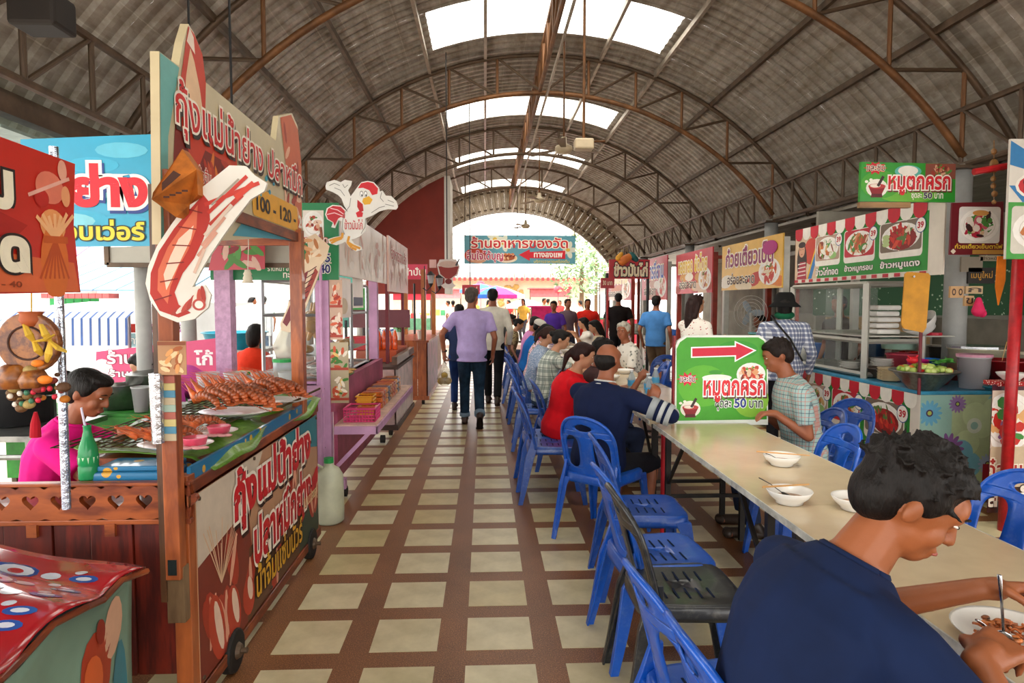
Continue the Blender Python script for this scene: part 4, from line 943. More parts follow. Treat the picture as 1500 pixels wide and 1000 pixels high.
st('vendor in dark clothes inside the glass-fronted stall', 4.35, 7.6, -100, h=1.66, sk='tan', top='#3a2c2a', legs='#222', detail=0) if False else None
st('vendor in a dark shirt standing behind the glass cabinet of the 39 stall', 4.2, 7.6, -110, h=1.62, sk='tan', top='#3a302e', legs='#22242a', detail=0)
sit('vendor with a black ponytail sitting inside the stall beyond the yellow duck noodle sign', 4.1, 9.6, -100, h=1.55, sk='tan', sex='f', hair='pony', top='#c23a30', seat=.55, detail=0)
# people far away beyond the hall
rnd = random.Random(11)
CL = ['#e8e4da', '#3c5a8c', '#b03a3a', '#3a3a40', '#d8b04a', '#d47aa8', '#5a8a6a', '#8ab0d8']
proto = []
for i in range(4):
    proto.append(person('x', (0, 0, 0), 0, 'stand', h=1.62 + .03 * i, sk=['tan', 'warm'][i % 2], hair=['short', 'bob', 'long', 'short'][i], top=CL[i * 2], legs=['#2a3550', '#1c1c20', '#4a4a50', '#39506a'][i], detail=-1, group='people in the bright yard beyond the hall')['root'])
spots = [(-1.2, 25), (.4, 27), (1.5, 25.5), (2.4, 26.5), (3.2, 24.8), (1.1, 30), (-.4, 31), (2.9, 30), (4.1, 28), (3.8, 33), (.2, 34), (1.9, 35), (-1.6, 29), (-6.5, 17), (-6.1, 17.5), (-5.7, 17.2), (-5.2, 18)]
for i, (x, y) in enumerate(spots):
    lb = 'person standing in the bright yard beyond the far end of the hall' if y > 22 else 'person in the crowd beyond the white striped awnings on the left'
    gp = 'people in the bright yard beyond the hall' if y > 22 else 'people beyond the white striped awnings'
    if i < 4: r = proto[i]; r.location = (x, y, 0); r.rotation_euler = (0, 0, i * 1.3); r['label'] = lb; r['group'] = gp
    else: dup(proto[i % 4], (x, y, 0), i * 1.7, lb, gp)
# ================================================================ left side: the prawn cart
OW = wood('orange_wood', '#b5602c', '#84401c', (1, 1, .22)); OWH = wood('orange_wood_long', '#a4511f', '#6e2c0e', (.25, 1, 1)); OWY = wood('orange_wood_deep', '#9a481b', '#62270c', (1, .25, 1)); RWD = wood('red_brown_plank', '#74200f', '#47110a', (1.2, 1, .18))
blk = mat('black_rubber', '#16130f', .7)
cart = thing('food_cart', 'orange-brown wooden grilled prawn cart with heart cut-outs and a prawn banner on its side', 'cart', (-1.5, 3.2, 0))
CX0, CX1, CY0, CY1, CT = -2.05, -1.07, 2.36, 4.15, .9
# front: vertical planks (parts), rail with hearts above
x = CX0; i = 0
while x < CX1 - .01:
    w_ = min([.15, .19, .17, .13][i % 4], CX1 - x); obj('plank', MB().box(x + .002, CY0 - (.0 if i % 2 else .006), .2, x + w_ - .002, CY0 + .02, .765), RWD, cart, bevel=.002); x += w_; i += 1
def heart(cx, cz, s, n=22): return [(cx + s * 16 * math.sin(t) ** 3 / 17, cz + s * (13 * math.cos(t) - 5 * math.cos(2 * t) - 2 * math.cos(3 * t) - math.cos(4 * t)) / 17) for t in [2 * PI * k / n for k in range(n)]]
def rail_with_hearts():
    # the rail is made of cells, each a square frame bridged to its heart-shaped hole
    me = MB(); z0, z1 = .775, .9; y0, y1 = CY0 - .012, CY0 + .012; pit = .0985; x = CX0; hx = []
    n = 22
    while x < CX1 + .01:
        x1 = min(x + pit, CX1 + .02); cx = (x + x1) / 2; hp = heart(cx, .845, .031, n)
        sq = []
        for (px_, pz_) in hp:
            dx, dz = px_ - cx, pz_ - .845; a = math.atan2(dz, dx); 
            tx = (x1 - x) / 2 / max(abs(math.cos(a)), 1e-6); tz = ((z1 - .845) if math.sin(a) > 0 else (.845 - z0)) / max(abs(math.sin(a)), 1e-6); t = min(tx, tz)
            sq.append((cx + math.cos(a) * t, .845 + math.sin(a) * t))
        for y in (y0, y1):
            k = len(me.v); me.v += [(a, y, b) for a, b in hp] + [(a, y, b) for a, b in sq]
            me.f += [(k + i, k + (i + 1) % n, k + n + (i + 1) % n, k + n + i) for i in range(n)]
        k = len(me.v); me.v += [(a, y0, b) for a, b in hp] + [(a, y1, b) for a, b in hp]; me.f += [(k + i, k + (i + 1) % n, k + n + (i + 1) % n, k + n + i) for i in range(n)]
        for (xx, zz) in ((x, z1), (x1, z1), (x1, z0), (x, z0)):   # corner wedges
            q = min(sq, key=lambda p: 0); 
        x += pit
    return me
obj('heart_rail', rail_with_hearts(), OWH, cart)
obj('rail_cap', MB().box(CX0, CY0 - .018, .9, CX1 + .02, CY0 + .02, .912), OWH, cart, bevel=.003)
obj('rail_foot', MB().box(CX0, CY0 - .014, .76, CX1 + .02, CY0 + .014, .778), OWH, cart, bevel=.003)
for xx in (-1.62, -1.35): obj('cleat', MB().box(xx, CY0 - .02, .72, xx + .035, CY0, .765), OWH, cart)
for xx, yy in ((CX1 - .02, CY0 + .02), (CX1 - .02, CY1 - .03), (CX0 + .03, CY1 - .03)): obj('corner_post', MB().box(xx - .03, yy - .03, .08, xx + .03, yy + .03, .93), OW, cart, bevel=.003)
obj('back_board', MB().box(CX0, CY1 - .02, .25, CX1, CY1, .9), RWD, cart)
obj('side_board', MB().box(CX1 - .03, CY0, .12, CX1 - .008, CY1, .9), RWD, cart)
obj('counter', MB().box(CX0 + .5, CY0 + .35, .86, CX1 - .01, CY1 + .02, .895), OWY, cart)
obj('low_shelf', MB().box(CX0, CY0 + .02, .74, CX1 - .03, CY0 + .7, .76), OWY, cart)
obj('side_rail', MB().box(CX1 - .02, CY0 - .01, .86, CX1 + .012, CY1 + .03, .905), OWY, cart, bevel=.004)
obj('bottom_rail', MB().box(CX1 - .02, CY0, .07, CX1 + .02, CY1 + .02, .12), OWY, cart, bevel=.004)
obj('blue_cloth_edge', MB().box(CX1 - .01, CY0 + .03, .905, CX1 + .004, CY1, .955), dotted('blue_patterned_vinyl', '#1c6f9c', '#d09a2a', 14, .25, .35, sheen=.4), cart)
for yy in (2.72, 3.95):
    wh = obj('wheel', MB().tube([(CX1 - .02, yy, .09), (CX1 + .03, yy, .09)], [.09, .09], 24), blk, cart, smooth=False, bevel=.01)
    obj('hub', MB().tube([(CX1 + .03, yy, .09), (CX1 + .045, yy, .09)], [.035, .025], 14), steel, wh)
    obj('axle', MB().tube([(CX1 - .02, yy, .09), (CX1 + .07, yy, .09)], .012, 8), steel, wh)
# side banner on the cart
bn = Board('cart_banner', 'x', 'banner', 'L', CX1 + .014, boxuv=(2.40, .13, 4.12, .85), thick=.003, base='#b98a68', parent=cart)
N_ = bn.n
bn.poly_([N_(0, 0), N_(.35, 0), N_(.3, .75), N_(0, .62)], '#7c2a1c', 1); bn.poly_([N_(0, 1), N_(0, .62), N_(.3, .72), N_(.42, 1)], '#cdbca6', 1.2)
bn.poly_([N_(.55, 1), N_(1, 1), N_(1, .72), N_(.7, .86)], '#2d7a86', 1.2); bn.poly_([N_(.75, .0), N_(1, 0), N_(1, .5), N_(.8, .42)], '#2c3f2e', 1.2); bn.poly_([N_(.28, .0), N_(.8, 0), N_(.82, .5), N_(.3, .45)], '#5e3a22', 1.1)
rnd = random.Random(9)
for i in range(12):       # prawns printed around the words
    a, b_ = rnd.choice([(.1, .25), (.16, .5), (.9, .75), (.84, .55), (.93, .35), (.3, .2), (.55, .15), (.7, .72)]); c = N_(a + rnd.uniform(-.05, .05), b_ + rnd.uniform(-.06, .06))
    bn.ellipse(c, .055, .13, '#a8321c', 1.4 + i * .03, 12, rnd.uniform(-.7, .7)); bn.ellipse((c[0] + .01, c[1]), .02, .11, '#e2a184', 1.9 + i * .03, 10, rnd.uniform(-.5, .5))
for k in range(3): bn.ellipse(N_(.09 + k * .1, .2 - k * .02), .07, .15 - k * .03, '#b83a20', 2.4 + k * .05, 14, .3); bn.ellipse(N_(.1 + k * .1, .2), .03, .12 - k * .03, '#eccab0', 2.45 + k * .05, 12, .3)
for i in range(14): bn.line(N_(.12, .42), N_(rnd.uniform(.02, .3), rnd.uniform(.6, .8)), .006, '#d8b08c', 2.2)
bn.text('กุ้งแม่น้ำย่าง', N_(.2, .6), N_(.9, 1.0), '#c81420', 8, .045, '#f4ead8', .06, '#30120c')
bn.text('ปลาหมึกย่าง', N_(.33, .3), N_(.9, .64), '#c81420', 8, .045, '#f4ead8', .06, '#30120c')
bn.text('น้ำจิ้มแซ่บนัวร์', N_(.34, .08), N_(.78, .3), '#e0a822', 8, .02, '#3c1a10', .04)
bn.poly_([N_(.76, .2), N_(.99, .42), N_(1, .5), N_(.99, .56), N_(.8, .38)], '#c41a24', 5); bn.text('กินหมดต้องขอคู่', N_(.8, .28), N_(.98, .42), '#f2d9a0', 9, .02)
bn.done()
for a, b_ in ((2.42, .83), (2.42, .15), (4.1, .83), (3.2, .15), (3.0, .84)): unit_bar('nail', (CX1 + .012, a, b_), (CX1 + .022, a, b_), .008, steel, cart)
# posts and top frame carry the tall sign
def post(x, y, z0, z1, s=.058): return obj('post', MB().box(x - s / 2, y - s / 2, z0, x + s / 2, y + s / 2, z1), OW, cart, bevel=.004)
post(-1.09, 2.31, .58, 2.0, .052); obj('post_half', MB().box(-1.136, 2.29, .5, -1.117, 2.33, 1.95), wood('dark_half_post', '#6a4426', '#442812', (1, 1, .2)), cart); obj('post_foot', MB().box(-1.12, 2.3, .42, -1.06, 2.34, .62), wood('old_grey_wood', '#8a6e4e', '#5c442c', (1, 1, .2)), cart)
obj('metal_plate', MB().box(-1.105, 2.28, .6, -1.075, 2.284, .655), STEEL, cart)
post(-1.09, 3.88, .9, 1.97, .07); obj('top_beam', MB().box(-1.12, 2.3, 1.9, -1.07, 3.9, 1.95), OWY, cart); obj('top_beam', MB().box(-1.75, 3.86, 1.88, -1.06, 3.91, 1.94), OWH, cart)
# wrap, stickers and photo on the front post
obj('foil_wrap', MB().cyl((-1.118, 2.27, 1.07), (-1.118, 2.27, 1.31), .02, .024, 9), mat('silver_foil', '#c9ccd0', .25, .9, .2, 30, .5, 30), cart)
rnd = random.Random(4); stk = MB()
for k in range(9): obj('sticker', MB().box(-1.102, 2.278, 1.075 + k * .025, -1.062, 2.284, 1.099 + k * .025), col(['#b8a888', '#4a86a0', '#c9b878', '#a85a4a', '#9ab0a0'][k % 5]), cart)
ph = Board('photo', 'small laminated photo of grilled prawns tied to the front post of the cart', 'picture', 'Y', 2.262, boxuv=(-1.107, 1.305, -1.013, 1.42), thick=.003, base='#b88a60')
for i in range(14): ph.ellipse(ph.n(rnd.uniform(.2, .8), rnd.uniform(.15, .8)), .018, .008, rnd.choice(['#d89a5a', '#a85a2a', '#e8c898']), 1 + i * .1, 7, rnd.random() * 3)
ph.line(ph.n(0, .93), ph.n(1, .93), .012, '#8a4a2a', 3); ph.done()
# tall sign
bs = Board('prawn_sign', 'tall grilled river prawn sign over the wooden cart, red words on cream', 'sign', 'L', -1.085,
    poly_px=[(236, 358), (233, 75), (262, 97), (268, 62), (276, 35), (284, 48), (296, 78), (301, 120), (404, 206), (408, 170), (416, 168), (428, 166), (436, 185), (441, 240), (443, 345)], thick=.03, base='#cdbf9a', rough=.3)
q = bs.px
bs.poly_([q(235, 357), q(234, 77), q(262, 99), q(246, 200), q(245, 356)], '#6fb3ad', 1)
bs.poly_([q(252, 290), q(262, 130), q(275, 38), q(284, 50), q(296, 80), q(301, 122), q(300, 170), q(345, 225), q(350, 270), q(330, 300)], '#c9381f', 1.5)
bs.poly_([q(268, 170), q(272, 110), q(278, 70), q(284, 90), q(292, 130), q(300, 190), q(290, 205)], '#f0c9a0', 1.8); bs.poly_([q(273, 60), q(277, 40), q(283, 55), q(285, 80)], '#f6e2d0', 1.9)
bs.poly_([q(250, 300), q(256, 180), q(268, 190), q(285, 260), q(300, 220), q(325, 235), q(352, 262), q(350, 285), q(330, 310)], '#7c1a10', 1.7)
rnd = random.Random(21)
for i in range(26):
    c = q(rnd.uniform(262, 345), rnd.uniform(235, 290)); bs.ellipse(c, .05, .014, rnd.choice(['#b83218', '#e07a2a', '#5a120c', '#c84a20', '#e8b060']), 1.9 + i * .02, 8, rnd.uniform(-1.5, 1.5))
bs.poly_([q(410, 172), q(426, 168), q(436, 190), q(441, 240), q(442, 344), q(432, 344), q(428, 260), q(418, 240)], '#cf6a48', 1.5)
for i in range(12): c = q(rnd.uniform(415, 438), rnd.uniform(180, 330)); bs.ellipse(c, .06, .02, rnd.choice(['#a83a28', '#eab89a', '#7a2418']), 1.7 + i * .02, 8, rnd.random() * 3)
bs.text('กุ้งแม่น้ำย่าง ปลาหมึก', (q(250, 0)[0], 2.135), (q(436, 0)[0], 2.345), '#d2201e', 8, .012, '#f8efe0', .05, '#2c1a14')
bs.text('กุ้งจิ้ม', (q(281, 0)[0], 1.99), (q(300, 0)[0], 2.07), '#d2201e', 8, .012, '#f8efe0', .05)
for i in range(9): bs.ellipse(q(rnd.uniform(368, 402), rnd.uniform(256, 288)), .018, .013, rnd.choice(['#1f8fb0', '#37a6b4', '#2a7a9c']), 3 + i * .02, 8)
bs.poly_([q(340, 345), q(355, 325), q(432, 346), q(430, 352)], '#3f9ab0', 2)
a = q(362, 0)[0]; b_ = q(429, 0)[0]; bs.rrect((a, 1.96), (b_, 2.10), '#e6a832', 3, .2)
bs.text('100 - 120 -', (a + .05, 1.99), (b_ - .04, 2.065), '#2a2020', 6, .03, keep=False); bs.text('200', (b_ + .01, 1.985), (b_ + .2, 2.06), '#f2eee0', 6, .03)
bs.done()
# things hung on the cart: prawn cut-out, squid cut-out, folded orange carton, strap, bell
pr = [(320, 255), (336, 242), (360, 243), (372, 256), (391, 268), (387, 280), (367, 292), (345, 320), (327, 345), (310, 370), (295, 395), (282, 420), (300, 417), (309, 432), (305, 450), (285, 467), (260, 472), (235, 462), (220, 440), (213, 415), (217, 390), (230, 360), (250, 330), (272, 300), (295, 275)]
pb = Board('prawn_cutout', 'big white-edged prawn cut-out hanging on the front post of the cart', 'sign', 'Y', 2.24, poly_px=pr, thick=.012, base='#e6e4d8')
q = pb.px
pb.poly_([q(*t) for t in [(298, 285), (280, 305), (255, 335), (233, 368), (221, 400), (220, 430), (234, 455), (262, 465), (280, 458), (262, 446), (256, 428), (268, 400), (285, 378), (298, 350), (308, 322), (306, 295)]], '#b3281a', 1)
pb.poly_([q(*t) for t in [(290, 300), (268, 330), (246, 362), (232, 395), (231, 425), (246, 445), (250, 420), (262, 390), (276, 366), (288, 335)]], '#d66a48', 1.4)
pb.poly_([q(*t) for t in [(262, 350), (250, 375), (240, 402), (244, 425), (256, 400), (268, 375), (280, 350), (284, 330)]], '#f0d2ba', 1.8)
for (a, b_, w_, h_) in [((300, 300), (380, 268), .013, '#c4301e'), ((305, 312), (362, 258), .012, '#c4301e'), ((308, 330), (355, 285), .016, '#b83220'), ((300, 345), (340, 300), .012, '#d8c6b4'), ((296, 360), (330, 318), .01, '#d09a84'), ((310, 300), (350, 262), .006, '#a39a88'), ((290, 375), (318, 340), .01, '#d09a84'), ((345, 290), (372, 268), .018, '#cf3a22'), ((285, 400), (300, 365), .01, '#d6b8a4')]: pb.line(q(*a), q(*b_), w_, h_, 2.4)
for i in range(7): pb.ellipse(q(262 + i * 6, 455 - i * 4), .03, .008, ['#a83226', '#e6d6c6', '#b84434'][i % 3], 2.6 + i * .05, 9, .5 + i * .2)
for i in range(6): pb.line(q(226 + i * 9, 440 - i * 27), q(252 + i * 9, 432 - i * 24), .004, '#7c160e', 2.9)
pb.ellipse(q(292, 446), .022, .02, '#b4463a', 3); pb.ellipse(q(292, 446), .014, .013, '#e9e2d6', 3.1); pb.done()
sq_ = [(449, 348), (462, 342), (473, 352), (482, 360), (478, 378), (470, 388), (464, 410), (456, 430), (446, 455), (434, 478), (424, 487), (412, 484), (410, 474), (420, 452), (430, 425), (441, 400), (447, 380), (452, 366)]
sqb = Board('squid_cutout', 'cream squid cut-out hanging behind the rear post of the cart', 'sign', 'Y', 4.05, poly_px=sq_, thick=.012, base='#e4cfb0')
q = sqb.px
sqb.poly_([q(*t) for t in [(446, 400), (452, 396), (444, 425), (430, 462), (420, 478), (414, 472), (430, 435)]], '#7a2a34', 1); sqb.poly_([q(*t) for t in [(462, 392), (466, 398), (452, 432), (438, 466), (430, 476), (440, 440)]], '#9a4038', 1)
for i in range(9): sqb.ellipse(q(450 + (i * 13) % 26, 352 + (i * 7) % 30), .035, .012, ['#d8a070', '#f0dcc0', '#b87848'][i % 3], 1.5 + i * .05, 8, i); sqb.line(q(428 + i * 3, 470 - i * 9), q(440 + i * 3, 462 - i * 9), .005, '#4a1a1c', 2)
sqb.done()
bx = thing('carton', 'crumpled orange cardboard carton hanging from the tall prawn sign', 'box', (-1.12, 2.2, 1.82)); cm_ = mat('orange_card', '#b3651c', .7, var=.3, scale=14); 
A = [P(267, 218, Y=2.24), P(288, 248, Y=2.2), P(290, 285, Y=2.2), P(278, 300, Y=2.24), P(258, 318, Y=2.15), P(222, 292, Y=2.12), P(224, 282, Y=2.12)]
kb = MB(); n = len(A); kb.add([tuple(a_) for a_ in A] + [(a_.x, a_.y + .05, a_.z) for a_ in A], [tuple(range(n))[::-1], tuple(range(n, 2 * n))] + [(i, (i + 1) % n, n + (i + 1) % n, n + i) for i in range(n)]); obj('carton_body', kb, cm_, bx)
obj('brown_patch', MB().add([tuple(P(*t, Y=2.115) + Vector((0, -.004, 0))) for t in [(238, 268), (255, 250), (266, 256), (250, 270), (238, 280)]], [(0, 1, 2, 3, 4)]), mat('carton_brown', '#4a2412', .7), bx)
for i in range(4): p0 = P(240 + i * 9, 290 - i * 3, Y=2.11); obj('print', MB().box(p0.x, p0.y - .003, p0.z, p0.x + .018, p0.y - .002, p0.z + .006), mat('carton_brown', '#4a2412', .7), bx)
bell = tag(obj('bell', MB().lathe([(.0005, .06), (.012, .06), (.014, .05), (.02, .04), (.016, .035), (.022, .02), (.019, .015), (.026, 0), (.0005, 0)], tuple(P(363, 414, Y=3.1)), 16), mat('ivory', '#d8cdb4', .5), smooth=True), 'small ivory bell hanging on a cord from the cart top', 'bell')
tag(obj('cord', MB().tube([P(363, 397, Y=3.1), P(364, 360, Y=3.1), P(363, 328, Y=3.1)], .002, 5), mat('cord_white', '#cfc8b8', .8)), 'thin cord holding the ivory bell under the sign beam', 'cord')
# ---- on the cart: banana leaf, grill rack, plates of prawns
leafm = mat('banana_leaf', '#5f8a24', .4, var=.3, scale=3, bmp=.4, bscale=30, coat=.3)
lf = MB()
def leaf_pt(u, v):
    y = 2.56 + v * 1.62; x = -1.58 - .14 * v + u * (.52 + .14 * v + .03 * math.sin(v * 9)); z = .962 + .012 * math.sin(v * 23 + u * 5) + .02 * math.sin(v * 7) * (u - .5)
    if u > .82: z -= (u - .82) * (.28 + .12 * math.sin(v * 11)); x += .01
    if u < .1: z += (.1 - u) * .3
    return Vector((x, y, z))
lf.grid(leaf_pt, 24, 50); tag(obj('banana_leaf', lf, leafm, thick=.004, smooth=True), 'wide green banana leaf draped over the cart counter under the plates', 'leaf')
obj('leaf_rest', MB().box(-1.55, 2.58, .895, -1.08, 4.1, .945), OWY, cart)
rk = thing('grill_rack', 'dark woven wire rack lying on the banana leaf', 'rack', (-1.45, 3.1, .975)); wr = mat('dark_wire', '#4a3a1c', .5, .3)
for i in range(16): obj('wire', MB().cyl((-1.68, 2.6 + i * .085, .985), (-1.2, 2.6 + i * .085, .985), .003, n=5), wr, rk)
for i in range(14): obj('wire', MB().cyl((-1.68 + i * .037, 2.58, .988), (-1.68 + i * .037, 3.95, .988), .003, n=5), wr, rk)
for (a, b_) in (((-1.2, 3.4, .99), (-1.02, 3.65, 1.02)), ((-1.2, 3.75, .99), (-1.0, 4.0, 1.03))): obj('handle', MB().tube([a, ((a[0] + b_[0]) / 2, (a[1] + b_[1]) / 2, .985), b_], .006, 6), wr, rk)
# one prawn, copied
prm = mat('grilled_prawn', '#c8622e', .4, var=.5, scale=22, coat=.15); prl = mat('prawn_leg', '#c2542c', .5, var=.3)
def make_prawn():
    t = thing('prawn', 'x', 'prawn', (0, 0, 0)); b = MB()
    pts = [Vector((0, math.sin(a) * .06, math.cos(a) * .03 - .005 + .028)) for a in [-1.5 + 3.0 * i / 10 for i in range(11)]]
    rad = [.005, .008, .0105, .0115, .0125, .0135, .015, .0165, .0165, .014, .006]
    for i in range(10): b.tube([pts[i], pts[i] + (pts[i + 1] - pts[i]) * .9], [rad[i] * 1.04, rad[i + 1] * .96], 9)
    obj('shell', b, prm, t, smooth=True)
    hd_ = MB().tube([(0, .055, .03), (0, .08, .042), (0, .11, .06), (0, .135, .075)], [.018, .013, .005, .0015], 8); obj('head', hd_, prm, t, smooth=True)
    an = MB(); rnd = random.Random(2)
    for i in range(3): an.tube([(0, .08, .04), (rnd.uniform(-.02, .02), .13, .055 + rnd.uniform(-.01, .02)), (rnd.uniform(-.05, .05), .19 + rnd.uniform(-.03, .03), .06 + rnd.uniform(-.03, .04))], [.0016, .001, .0005], 4)
    for i in range(4): an.tube([(.008, -.02 + i * .018, .012), (.022, -.015 + i * .018, .004)], [.002, .001], 4)
    obj('feelers', an, prl, t)['kind'] = 'stuff'
    obj('tail', MB().ell((0, -.068, .024), (.016, .016, .003)).ell((.01, -.072, .026), (.01, .016, .003)), prm, t, smooth=True)
    return t
prawn0 = make_prawn(); usedp = False
def plate_oval(label, x, y, z, rx=.15, ry=.11, rz=0, group=None):
    t = thing('plate', label, 'plate', (0, 0, 0), 0, group); b = MB().lathe([(.0005, .004), (.55, .004), (.6, 0), (.65, .002), (.96, .018), (1, .021), (.95, .02), (.64, .008), (.0005, .008)], n=36)
    b.v = [(p[0] * rx, p[1] * ry, p[2]) for p in b.v]; obj('dish', b, mat('white_melamine', '#e4e2dc', .25, var=.03, coat=.3), t, smooth=True); t.location = (x, y, z); t.rotation_euler = (0, 0, rz); return t
def place_prawn(x, y, z, rz, label, group, tilt=0, s=1):
    global usedp
    if not usedp: r = prawn0; usedp = True
    else: r = dup(prawn0, (0, 0, 0))
    r.location = (x, y, z); r.rotation_euler = (tilt, R(80) * (0 if s > 0 else 1), rz); r['label'] = label; r['group'] = group; r.scale = (abs(s),) * 3; return r
plate_oval('white plate heaped with whole grilled prawns, in front of the rear prawn plate', -1.24, 3.3, .992, .18, .13)
plate_oval('white plate of prawns at the far corner of the banana leaf by the rear post', -1.16, 3.68, .992, .17, .12)
plate_oval('white plate with prawns and a pink dip cup, further of the two dip plates', -1.19, 2.8, .99, .14, .10)
plate_oval('white plate with a pink dip cup nearest the front post of the cart', -1.19, 2.55, .99, .14, .10)
for i in range(13): place_prawn(-1.37 + i * .0225, 3.27 + (i % 2) * .035, 1.012 + .03 * math.sin(i * PI / 11) + (i % 2) * .012, .95 + (i % 3) * .05, 'red grilled prawn in the heap on the middle plate', 'grilled prawns heaped on the middle plate', .1, 1.5)
for i in range(9): place_prawn(-1.27 + i * .026, 3.65 + (i % 2) * .03, 1.012 + .028 * math.sin(i * PI / 8), .95 + (i % 3) * .05, 'red grilled prawn in the heap on the rear plate', 'grilled prawns heaped on the rear plate', .1, 1.45)
for i in range(5): place_prawn(-1.29 + i * .028, 2.81 + (i % 2) * .03, 1.005, 1.9 + i * .15, 'grilled prawn beside the pink dip cup on the further dip plate', 'grilled prawns on the further dip plate', 0, 1)
for i in range(5): place_prawn(-1.28 + i * .026, 2.57 + (i % 2) * .03, 1.005, 1.9 + i * .15, 'grilled prawn on the dip plate nearest the front post', 'grilled prawns on the nearest dip plate', 0, 1)
for i, (x, y) in enumerate([(-1.11, 2.76), (-1.11, 2.53)]):
    t = thing('dip_cup', ['pink plastic dip cup on the further dip plate', 'pink plastic dip cup on the plate by the front post'][i], 'cup', (x, y, 1.003))
    obj('cup', MB().lathe([(.0005, 0), (.038, 0), (.046, .03), (.047, .034), (.043, .034), (.0005, .03)], (x, y, 1.003), 20), mat('pink_plastic', '#e0506e', .35, coat=.3), t, smooth=True)
    for k in range(5): obj('onion_slice', MB().ell((x - .02 + k * .018, y - .045 - (k % 2) * .01, 1.006), (.02, .014, .006)), mat('shallot', '#d99a9a', .4), t, smooth=True)
# blue vinyl parcel, green bottle with straw, glasses
tb = thing('folded_cloth', 'folded glossy blue vinyl cloth lying on the cart behind the heart rail', 'cloth', (-1.3, 2.5, .9))
bl_ = dotted('blue_patterned_vinyl', '#1c6f9c', '#d09a2a', 14, .25, .35, sheen=.4)
obj('fold', MB().box(-1.43, 2.4, .89, -1.13, 2.56, .935), bl_, tb, bevel=.012); obj('fold', MB().box(-1.41, 2.41, .936, -1.15, 2.55, .955), bl_, tb, bevel=.006)
bo_ = P(131, 712, Y=2.42)
t = thing('soda_bottle', 'green glass soda bottle with a white straw on the cart rail', 'bottle', (bo_.x, 2.42, .905)); GG = glass('green_bottle', (.05, .55, .2), .55, .05)
obj('glass', MB().lathe([(.0005, 0), (.03, 0), (.034, .01), (.034, .05), (.032, .055), (.034, .06), (.0335, .09), (.03, .12), (.018, .155), (.013, .18), (.013, .195), (.015, .2), (.011, .2)], (bo_.x, 2.42, .905), 20), GG, t, smooth=True)
obj('drink', MB().lathe([(.0005, .005), (.029, .005), (.031, .09), (.028, .118), (.017, .152), (.0005, .152)], (bo_.x, 2.42, .905), 16), mat('green_drink', '#0c9a3a', .2, var=.05), t, smooth=True)
obj('neck_label', MB().lathe([(.0335, .06), (.034, .085)], (bo_.x, 2.42, .907), 12), col('#b8d8b8'), t); obj('straw', MB().cyl((bo_.x - .003, 2.44, 1.0), (bo_.x - .018, 2.42, 1.17), .004, n=8), col('#d8d4e8'), t)
# strap poles
pole = tag(obj('pole', MB().cyl((-1.25, 1.98, .935), (-1.245, 1.98, 2.0), .0125, n=14), mat('aluminium_foil', '#b4bcc8', .25, .85, .3, 30, .5, 40)), 'foil-wrapped metal pole standing at the back corner of the red cloth stall', 'pole')
# ================================================================ near stall with red cloth
nst = thing('corner_stall', 'low stall under a glossy red patterned plastic cloth at the lower left', 'stall', (-1.6, 1.8, 0))
obj('frame_box', MB().box(-2.3, 1.02, 0, -1.14, 2.0, .70), mat('teal_board', '#2f5a5e', .7, var=.2), nst)
RC = mat('red_vinyl', '#a80f1c', .2, var=.15, scale=6, coat=1)
def cl_pt(u, v):
    x = -2.3 + u * 1.23; y = 1.0 + v * 1.04; z = .865 - .12 * max(0, (u - .35) / .65) ** 1.3 + .012 * math.sin(u * 14 + v * 6) * math.sin(v * 9) + .018 * math.sin(v * 17 + u * 3) * u ** 2
    z += .03 * max(0, v - .85) / .15 * (1 - u) - .04 * max(0, v - .9) / .1 * u
    return Vector((x + .012 * math.sin(v * 20) * u, y + .01 * math.sin(u * 15), z))
obj('cloth', MB().grid(cl_pt, 44, 36), RC, nst, smooth=True, thick=.003)
def cl_blob(cu, cv, ru, rv, h, k):
    mb = MB()
    for i in range(3):
        r0, r1 = i / 3, (i + 1) / 3
        for j in range(12):
            a0, a1 = 2 * PI * j / 12, 2 * PI * (j + 1) / 12
            mb.add([tuple(cl_pt(cu + ru * r * math.cos(a), cv + rv * r * math.sin(a)) + Vector((0, 0, .0025 + .0006 * k))) for r, a in ((r0, a0), (r1, a0), (r1, a1), (r0, a1))], [(0, 1, 2, 3)])
    obj('print', mb, mat('vinyl_' + h.lstrip('#'), h, .2, coat=1), nst)
rnd = random.Random(23)
for i in range(72):       # plain bubbles and rings printed on the vinyl
    cu, cv = .3 + .078 * (i % 9) + rnd.uniform(-.02, .02), .3 + .082 * (i // 9) + rnd.uniform(-.02, .02); k_ = i % 3
    if k_ == 0: cl_blob(cu, cv, .05, .04, '#1b3f8c', 0); cl_blob(cu + .004, cv, .037, .029, '#d2d6e2', 1); cl_blob(cu + .006, cv - .004, .016, .015, '#b8101e', 2)
    elif k_ == 1: cl_blob(cu, cv, .02, .018, '#d2d6e2', 0); cl_blob(cu + .05, cv + .03, .013, .012, '#d2d6e2', 0)
    else: cl_blob(cu, cv, .033, .018, '#2750a0', 0); cl_blob(cu, cv, .018, .009, '#d2d6e2', 1)
obj('wood_edge', MB().tube([cl_pt(1, v / 10) + Vector((.004, 0, -.012)) for v in range(11)], .009, 6), OWY, nst)
def drape(u, v):
    y = .85 + u * 1.17; top = cl_pt(1, (y - 1.0) / 1.04).z - .02 if y > 1 else .74
    return Vector((-1.075 - .08 * v * (1 - u) + .018 * math.sin(u * 17 + v * 2) * (.3 + v) + (.02 * math.sin(u * 5)), y + .02 * (1 - v), top - v * .72))
obj('banner', MB().grid(drape, 40, 20), mat('sage_banner', '#7d9a84', .5, var=.2, scale=2), nst, smooth=True, thick=.002)
